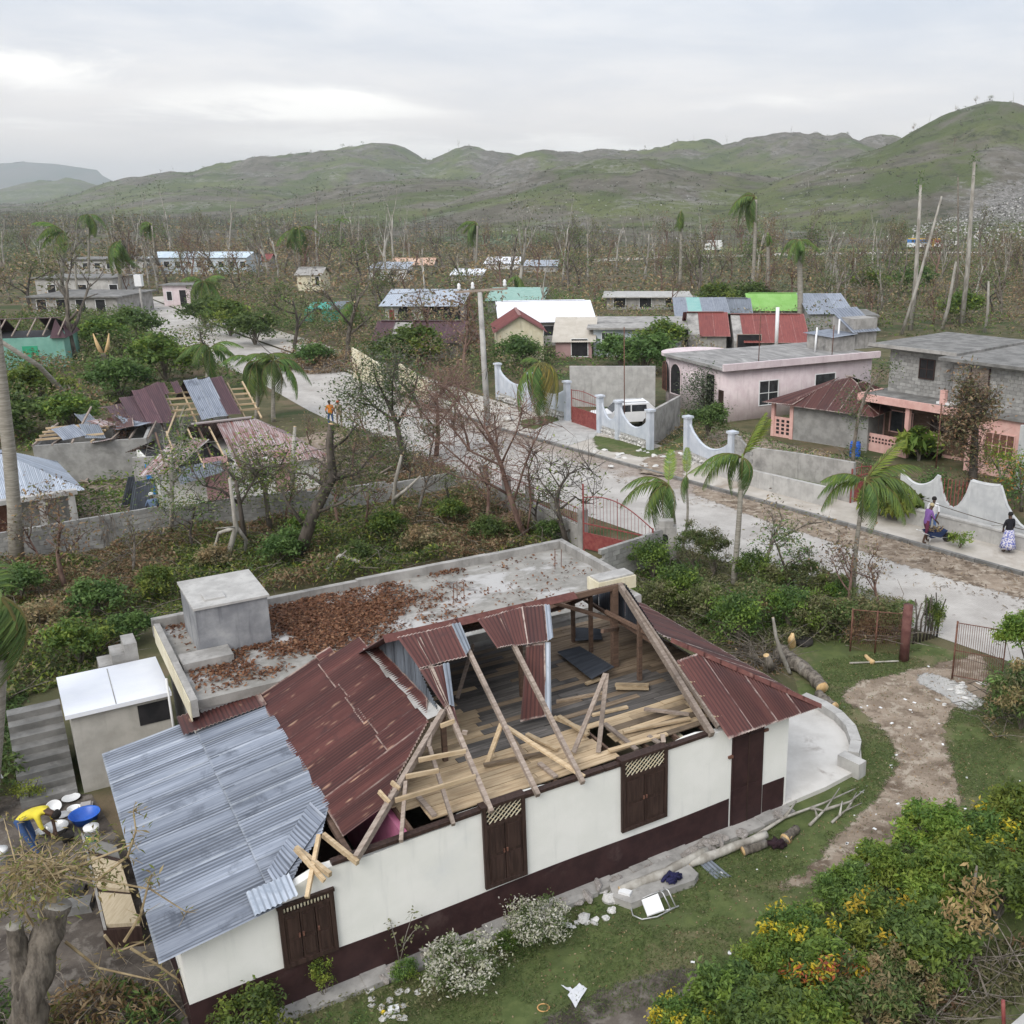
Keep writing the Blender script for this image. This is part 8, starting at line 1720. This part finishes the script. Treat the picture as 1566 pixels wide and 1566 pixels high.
for i, (u, v, s, k, lb) in enumerate([(160, 520, 2.4, 0, 'large green bush beside the turquoise house'), (205, 500, 2.6, 1, 'wide green bush above the far bend of the road'), (250, 555, 2.6, 0, 'big leafy bush behind the collapsed maroon roof'), (180, 580, 2.2, 1, 'dense green bush in front of the split stump'), (310, 480, 2.6, 1, 'round hedge bush on the right side of the far road'), (350, 492, 2.6, 0, 'second hedge bush along the right side of the far road'), (388, 505, 2.5, 1, 'third hedge bush along the far road, nearest the big bare tree'), (640, 535, 2.4, 0, 'clipped green hedge below the purple roof'), (600, 540, 2.3, 1, 'green hedge bush at the left end of the purple roof'), (845, 500, 2.2, 1, 'dark leafy tree-like bush against the maroon gable'), (985, 545, 2.6, 1, 'dark green bush beside the plain courtyard wall'), (1010, 525, 2.4, 0, 'leafy bush before the pale blue flat-roofed house'), (950, 540, 2.2, 1, 'green bush below the white grid window of the pale blue house'), (1100, 460, 2.6, 0, 'green tree-like bush behind the zinc roofs'), (1150, 455, 2.8, 1, 'rounded dark bush before the distant palm'), (1330, 440, 3.2, 0, 'green bush at the edge of the right-hand wood'), (1400, 430, 3.2, 1, 'green bush between pale trunks in the wood'), (1470, 475, 2.6, 0, 'fresh green bush behind the flat grey roof'), (790, 540, 2.0, 1, 'bush beside the cream house wall'), (60, 600, 2.2, 0, 'green bush near the fallen palm trunk'), (20, 640, 2.2, 1, 'weedy bush above the pale zinc roof'), (110, 640, 1.8, 0, 'green bush behind the heap of roof wreckage'), (480, 545, 1.6, 1, 'bush above the heap of brown branches by the road')]):
    p = G(u, v, .6*s); shrub(lb, (p.x, p.y, 0), gd[k], HST, s, s*.85, seed=i+90, name='wild_shrub')
undergrowth('brown_branch_pile', 'heap of dead brown branches dumped beside the pale road', pxpoly([(432, 548), (520, 545), (545, 568), (480, 574), (430, 566)]), 3500, 67, 1.8, .25, ([(.17, .11, .08), (.24, .16, .11)], DRY), .3, twigs=250)
# twigs and dead leaves strewn along the road
rg = rngs(70); Lq = []; 
for i in range(len(KL)-1):
    if KL[i].y < 95:
        a, b = KL[i], KL[i+1]; n_ = (b-a).normalized(); n_ = V3((-n_.y, n_.x)); m_ = int(150*min(1.5, 45/KL[i].y))
        for _ in range(m_): t = rg.random(); f = min(abs(rg.normal())*2.3, 7.4); q = a.lerp(b, t)+n_*f; Lq.append((q.x, q.y))
Lq = np.array(Lq); keep = fbm(Lq, .45, 5, 4) > .46; Lq = Lq[keep]; tag(link('road_litter', leaf_mesh('road_litter', np.column_stack([Lq, rg.uniform(.02, .06, len(Lq))]), .24, pick(rg, [(.20, .14, .10), (.28, .20, .14), (.15, .11, .085), (.33, .26, .19)], len(Lq)), rg, 2.5, .16)), 'dead twigs and leaves strewn along the road', 'litter', kind='stuff')
# ------------------------------------------------------------------ storm-stripped trees
KINDS = []
for k in range(9):
    sk = dict(h=(9, 11, 8, 10, 12, 7.5, 9, 10, 8.5)[k], r0=(.2, .22, .17, .2, .2, .18, .24, .17, .2)[k], levels=3, spread=(.6, .5, .7, .55, .35, .75, .6, .4, .65)[k], up=(.5, .7, .3, .6, .9, .3, .5, .8, .5)[k], nb=((4, 6), (4, 5), (4, 6), (3, 5), (3, 4), (4, 6), (4, 5), (3, 4), (4, 6))[k], crook=(.16, .12, .22, .15, .08, .25, .18, .1, .2)[k], broken=(.25, .35, .15, .5, .3, .2, .45, .6, .2)[k])
    me, tips = bare_tree_mesh('trunk', 200+k, (BARK, BARKW, BARKR, BARK, BARKW, BARKD, BARK, BARKW, BARKR)[k], **sk)
    KINDS.append((me, tip_leaves('crown', tips, 300+k, 9, .5, .30, (OLIVE+BRN, GREYG+OLIVE, BRN, OLIVE, GREYG, OLIVE+GREENS, OLIVE, GREYG, BRN)[k], (.5, .35, .6, .5, .3, .8, .5, .25, .6)[k])))
def bare_tree(label, p, k, s, rz, group=None, name='bare_tree', lean=0.0):
    t = thing(name, label, 'tree', p, rz, group); t.scale = (s,)*3; t.rotation_euler = (lean, 0, rz); link('trunk', KINDS[k][0], t); link('crown', KINDS[k][1], t); return t
LBL = ['grey bare tree stripped by the storm on the valley floor', 'pale tall bare tree with upright limbs on the valley floor', 'reddish brown twiggy tree among the far valley houses', 'bare tree with many snapped limbs on the valley floor', 'tall thin pale trunk with few limbs on the valley floor', 'dark crooked bare tree among the far valley houses', 'thick broken bare tree on the valley floor', 'slender snapped pale trunk on the valley floor', 'brown tree with tattered leaves on the valley floor']
r = random.Random(99); cnt = 0
def clear(p, m=1.0):
    for cx, cy, rr in PLOTS:
        if (p.x-cx)**2+(p.y-cy)**2 < (rr+m)**2: return False
    for i in range(len(KERB)-1):
        a, b = V3((*KERB[i], 0)), V3((*KERB[i+1], 0)); ab = b-a; t = (p-a).dot(ab)/ab.length_squared; s = (p-a).dot(V3((-ab.y, ab.x, 0)).normalized())
        if -.05 < t < 1.05 and -3 < s < 8.5: return False
    return True
while cnt < 250:
    if cnt < 150: u, v = r.uniform(-40, 1610), r.uniform(388, 440)
    elif cnt < 200: u, v = r.uniform(-40, 1250), r.uniform(428, 490)
    else: u, v = r.uniform(1250, 1610), r.uniform(415, 500)
    p = G(u, v)
    if not clear(p): continue
    k = r.randrange(9); s = r.uniform(.75, 1.4)*(1.15 if p.y > 180 else .85); bare_tree(LBL[k], (p.x, p.y, 0), k, s, r.uniform(0, 6.28), 'look-alikes: '+LBL[k], lean=r.uniform(-.08, .08)); cnt += 1
for u, v, k, s, lb in ((112, 555, 6, 1.35, 'big bare forked tree rising beside the turquoise house'), (48, 480, 5, 1.3, 'dark crooked tree with hanging green crown at the left edge of town'), (450, 540, 5, 1.2, 'dark tree with brown hanging branches by the hedge road'), (530, 560, 0, 1.3, 'leaning bare tree with torn pale limbs above the branch pile'), (590, 480, 5, .9, 'dark crooked tree beside the white zinc-roofed house'), (460, 400, 0, 1.9, 'wide bare tree crown behind the far palm'), (795, 440, 1, 1.5, 'tall pale forked bare tree behind the teal roof'), (870, 445, 3, 1.3, 'tall snapped tree left of the smoke-grey valley'), (885, 440, 5, 1.1, 'dark forked bare tree behind the white slab roof'), (1070, 455, 6, 1.2, 'thick dark broken tree in front of the distant white truck'), (650, 560, 2, 1.1, 'reddish dead tree drooping over the cream wall piece'), (735, 560, 2, 1.2, 'drooping dead brown tree behind the utility pole'), (715, 585, 8, 1.0, 'tattered brown tree beside the utility pole foot'), (325, 560, 5, .75, 'dark gnarled leafless tree at the road edge by the small palms')):
    p = G(u, v); bare_tree(lb, (p.x, p.y, 0), k, s, r.uniform(0, 6.28))
cnt = 0; SP = [(440, 800), (520, 800), (640, 790), (690, 775), (560, 820), (100, 900), (200, 880), (300, 840), (60, 870), (740, 800), (620, 750), (660, 705), (560, 690), (720, 690), (600, 660), (690, 655), (760, 690), (540, 720), (640, 640), (820, 815), (480, 690), (700, 620), (620, 620), (1210, 905), (1290, 940), (1350, 935), (1170, 880), (300, 700), (170, 715), (560, 600), (590, 585)]
for u, v in SP:
    p = G(u+r.uniform(-8, 8), v); k = (2, 8, 0, 5)[cnt % 4]; o = bare_tree(('small reddish torn sapling', 'small brown ragged tree', 'small grey leafless tree', 'small dark crooked tree')[cnt % 4]+(' in the overgrown garden' if v > 735 and u < 900 else ' among the roadside bushes' if u > 1100 else ' between block wall and road'), (p.x, p.y, 0), k, r.uniform(.32, .55), r.uniform(0, 6.28), 'small storm-torn trees near the road and garden', 'torn_sapling', r.uniform(-.25, .25)); cnt += 1
# the far wood reads as one mass: thin trunks with a haze of twigs
rg = rngs(91); m = MB(); q = scatter(pxpoly([(-300, 392), (-300, 339), (160, 340), (430, 350), (800, 372), (1300, 384), (1300, 395), (800, 392)]), 1500, rg); TW = []
for x, y in q:
    h = rg.uniform(4, 10); lx = rg.normal()*.5; m.tube([(x, y, 0), (x+lx, y, h)], [.16, .06], 3, 0, False); n = 14; TW.append(np.column_stack([x+lx*.7+rg.normal(size=n)*1.1, y+rg.normal(size=n)*.9, h*rg.uniform(.3, 1.05, n)]))
tw = m.build('far_wood', BARK); tag(tw, 'far grey wood of stripped trunks on the plain', 'wood', kind='stuff'); TW = np.concatenate(TW); l_ = link('twig_haze', leaf_mesh('twig_haze', TW, .9, pick(rg, OLIVE+GREYG+[(.18, .16, .14)]*4, len(TW)), rg, .2, .3), tw); l_['kind'] = 'stuff'
# pale trunks of the right-hand wood
for u0, v0, u1, v1, rad, lb in ((1392, 505, 1408, 283, .30, 'tallest pale palm trunk with green stub rising before the rocky slope'), (1378, 512, 1440, 300, .2, 'thin leaning grey trunk crossing the tall palm trunk'), (1470, 500, 1490, 248, .32, 'tall brown stripped palm trunk with a green tip'), (1440, 505, 1462, 400, .24, 'short pale trunk behind the flat grey roof'), (1505, 508, 1512, 430, .2, 'slim pale trunk behind the roof edge'), (1410, 470, 1462, 380, .16, 'dark leaning dead limb in the wood'), (1305, 440, 1308, 395, .18, 'small forked pale trunk in the thicket'), (1462, 470, 1465, 270, .15, 'thin broken white stem beside the stripped palm trunk')):
    b = G(u0, v0); t = thing('stripped_trunk', lb, 'tree', b); top = YD(u1, v1, b.y)-b; MB().tube([(0, 0, -.1), top*.35+V3((.2, 0, 0)), top*.7+V3((.1, 0, 0)), top], [rad, rad*.85, rad*.75, rad*.5], 7).build('trunk', BARKW if rad > .17 else BARK, t, True)
    if rad > .28:
        rg = rngs(int(u0)); link('crown', leaf_mesh('crown', np.array(top)+rg.normal(size=(60, 3))*np.array([.25, .25, .8]), .5, pick(rg, GREENS, 60), rg, .1, .2), t)
split = G(162, 560); t = thing('split_stump', 'split stump with two pale torn points in the green plot', 'tree', split); MB().tube([(0, 0, -.1), (0, 0, 1.2)], [.35, .3], 8).build('trunk', BARKD, t, True)
for x in (-.5, .5): MB().tube([(x*.4, 0, 1.1), (x, 0, 2.0), (x*1.4, 0, 2.9)], [.22, .15, .04], 6).build('splinter', SPLINT, t, True)
# ------------------------------------------------------------------ farther palms
def wild_palm(label, u0, v0, u1, v1, n, s, droop, rad=.2, seed=0, group=None, up=.1):
    r = random.Random(seed); b = G(u0, v0); fr_ = []
    for k in range(n):
        y = droop+r.uniform(-1.0, 1.0) if droop is not None else k*6.28/n+r.uniform(-.3, .3); fr_.append((y, r.uniform(-.9, .5)+up, FROND[r.choice((0, 1, 2, 2))], s*1.25*r.uniform(.8, 1.1)))
    palm(label, b, YD(u1, v1, b.y), fr_, rad, group=group, fs=1.0, seed=seed)
wild_palm('distant palm with all fronds swept left before the green hillside', 1150, 450, 1156, 305, 9, 2.0, 2.9, .28, 1); wild_palm('full-crowned green palm standing beyond the cream house', 457, 432, 456, 352, 14, 2.0, None, .25, 2, up=-.2)
wild_palm('dark spindly palm with drooped fronds left of the swept palm', 1040, 440, 1042, 325, 7, 1.3, 4.5, .25, 3, up=-.7); wild_palm('palm with ragged head beside the grey open-bay building', 186, 470, 184, 372, 9, 1.8, 4.6, .24, 4, up=-.4); wild_palm('palm with upright green shoot at the left of town', 95, 475, 98, 358, 8, 1.7, 4.2, .25, 5, up=.2); wild_palm('tall thin palm with small dark crown over the far houses', 135, 440, 136, 332, 10, 1.5, None, .2, 6, up=-.2); wild_palm('small-crowned palm behind the long white school', 238, 425, 232, 345, 8, 1.4, 3.0, .2, 7, up=-.2)
wild_palm('low bushy palm overhanging the far road by the pinkish gatehouse', 310, 492, 312, 435, 12, 1.5, None, .18, 8, up=.0); wild_palm('curved palm with dark fronds bent left among the valley trees', 727, 425, 730, 345, 7, 1.8, 3.0, .22, 9, up=.1); wild_palm('stubby palm with green tip in the far valley', 520, 412, 522, 338, 5, 1.0, None, .2, 10, up=.5); wild_palm('large drooping palm beside the pale arched house', 560, 500, 548, 470, 11, 1.9, 4.4, .2, 11, up=-.1); wild_palm('small hanging palm behind the teal roof', 790, 462, 790, 425, 9, 1.2, None, .18, 12, up=-.7); wild_palm('ball-topped dark palm behind the bright green roof', 1224, 505, 1222, 372, 12, 1.2, None, .3, 13, up=-.3); wild_palm('headless brown palm beside the swept palm', 1172, 455, 1174, 360, 5, .9, None, .26, 14, up=-1.0)
for u0, v0, u1, v1, sd2, lb in ((392, 640, 392, 560, 21, 'arching roadside palm above the striped tin roof'), (418, 645, 420, 560, 22, 'arching roadside palm beside the loose cable'), (318, 610, 322, 540, 23, 'small roadside palm under the gnarled tree')): wild_palm(lb, u0, v0, u1, v1, 10, 1.15, None, .12, sd2, up=.1)
# ------------------------------------------------------------------ hillside scrub, rocks and skyline trees
rg = rngs(88); P = []; S = []; Cc = []
for _ in range(9000):
    u = rg.uniform(-60, 1640); d = 420+1500*rg.random()**1.3; p = HZ(u, d)
    if p.z < 2: continue
    n = rg.integers(3, 9); sz = rg.uniform(.35, 1.1)*(.6+d/1400); P.append(np.array(p)+rg.normal(size=(n, 3))*sz*np.array([.9, .9, .45])+np.array([0, 0, sz*.5])); S += [sz*.9]*n; Cc.append(np.repeat(pick(rg, [(.085, .095, .055), (.105, .115, .065), (.13, .115, .09), (.08, .085, .06), (.15, .135, .11)], 1), n, 0))
P = np.concatenate(P); tag(link('hill_scrub', leaf_mesh('hill_scrub', P, np.array(S), np.concatenate(Cc), rg, .4, .7)), 'low scrub bushes dotted over the green hillsides', 'scrub', kind='stuff')
P = []; S = []
for _ in range(7000):
    if rg.random() < .75: u = rg.uniform(1400, 1660); d = rg.uniform(300, 430)
    else: u = rg.uniform(760, 1640); d = rg.uniform(360, 640)
    p = HZ(u, d)
    if p.z < (1.0 if d < 430 else 6) or (d > 430 and fbm(np.array([[p.x, p.y]]), .008, 2, 3)[0] < .52): continue
    P.append(np.array(p)+np.array([0, 0, .2])); S.append(rg.uniform(.3, 1.1))
if P: tag(link('scree', leaf_mesh('scree', np.array(P), np.array(S), pick(rg, [(.34, .325, .31), (.42, .405, .39), (.25, .24, .23)], len(P)), rg, .8, .8, mat=leafmat('rock_face', 0.0, .95))), 'pale rocks and scree strewn over the hill slopes', 'rocks', kind='stuff')
r = random.Random(123)
for u, D0 in [(u, 1900) for u in (250, 270, 480, 530, 560, 690, 705)]+[(u, 1450) for u in (985, 1030, 1034, 1060, 1110, 1205, 1290)]+[(u, 700) for u in (1390, 1412, 1450, 1480, 1535, 1500, 1365)]:
    best = max((HZ(u, d) for d in np.linspace(D0*.8, D0*1.2, 30)), key=lambda p: (p.z-CAMH)/p.y); k = r.randrange(9); bare_tree('lone bare tree standing out on the hill crest', (best.x, best.y, best.z-.3), k, r.uniform(.5, 1.0)*(.9 if D0 < 1000 else 1.4), r.uniform(0, 6), 'bare trees on the hill crests')
cnt = 0
while cnt < 36:
    u, d = r.uniform(250, 1600), r.uniform(330, 620); p = HZ(u, d); k = r.randrange(9); bare_tree('bare tree scattered on the lower hillside', p-V3((0, 0, .3)), k, r.uniform(.4, .8), r.uniform(0, 6), 'bare trees on the lower slopes'); cnt += 1
# ------------------------------------------------------------------ haze over the valley
hm = bpy.data.materials.new('haze'); hm.use_nodes = True; nt = hm.node_tree; nt.nodes.clear(); ou = N(nt, 'ShaderNodeOutputMaterial'); pv = N(nt, 'ShaderNodeVolumePrincipled'); pv.inputs['Color'].default_value = (.88, .94, 1, 1); pv.inputs['Density'].default_value = .00015; pv.inputs['Anisotropy'].default_value = .55
nt.links.new(pv.outputs[0], ou.inputs['Volume']); R2 = 9500
tag(MB().b2((-R2, -70, -1.5), (R2, R2, 320)).build('haze', hm), 'thin bluish haze over the whole valley', 'haze', kind='stuff')
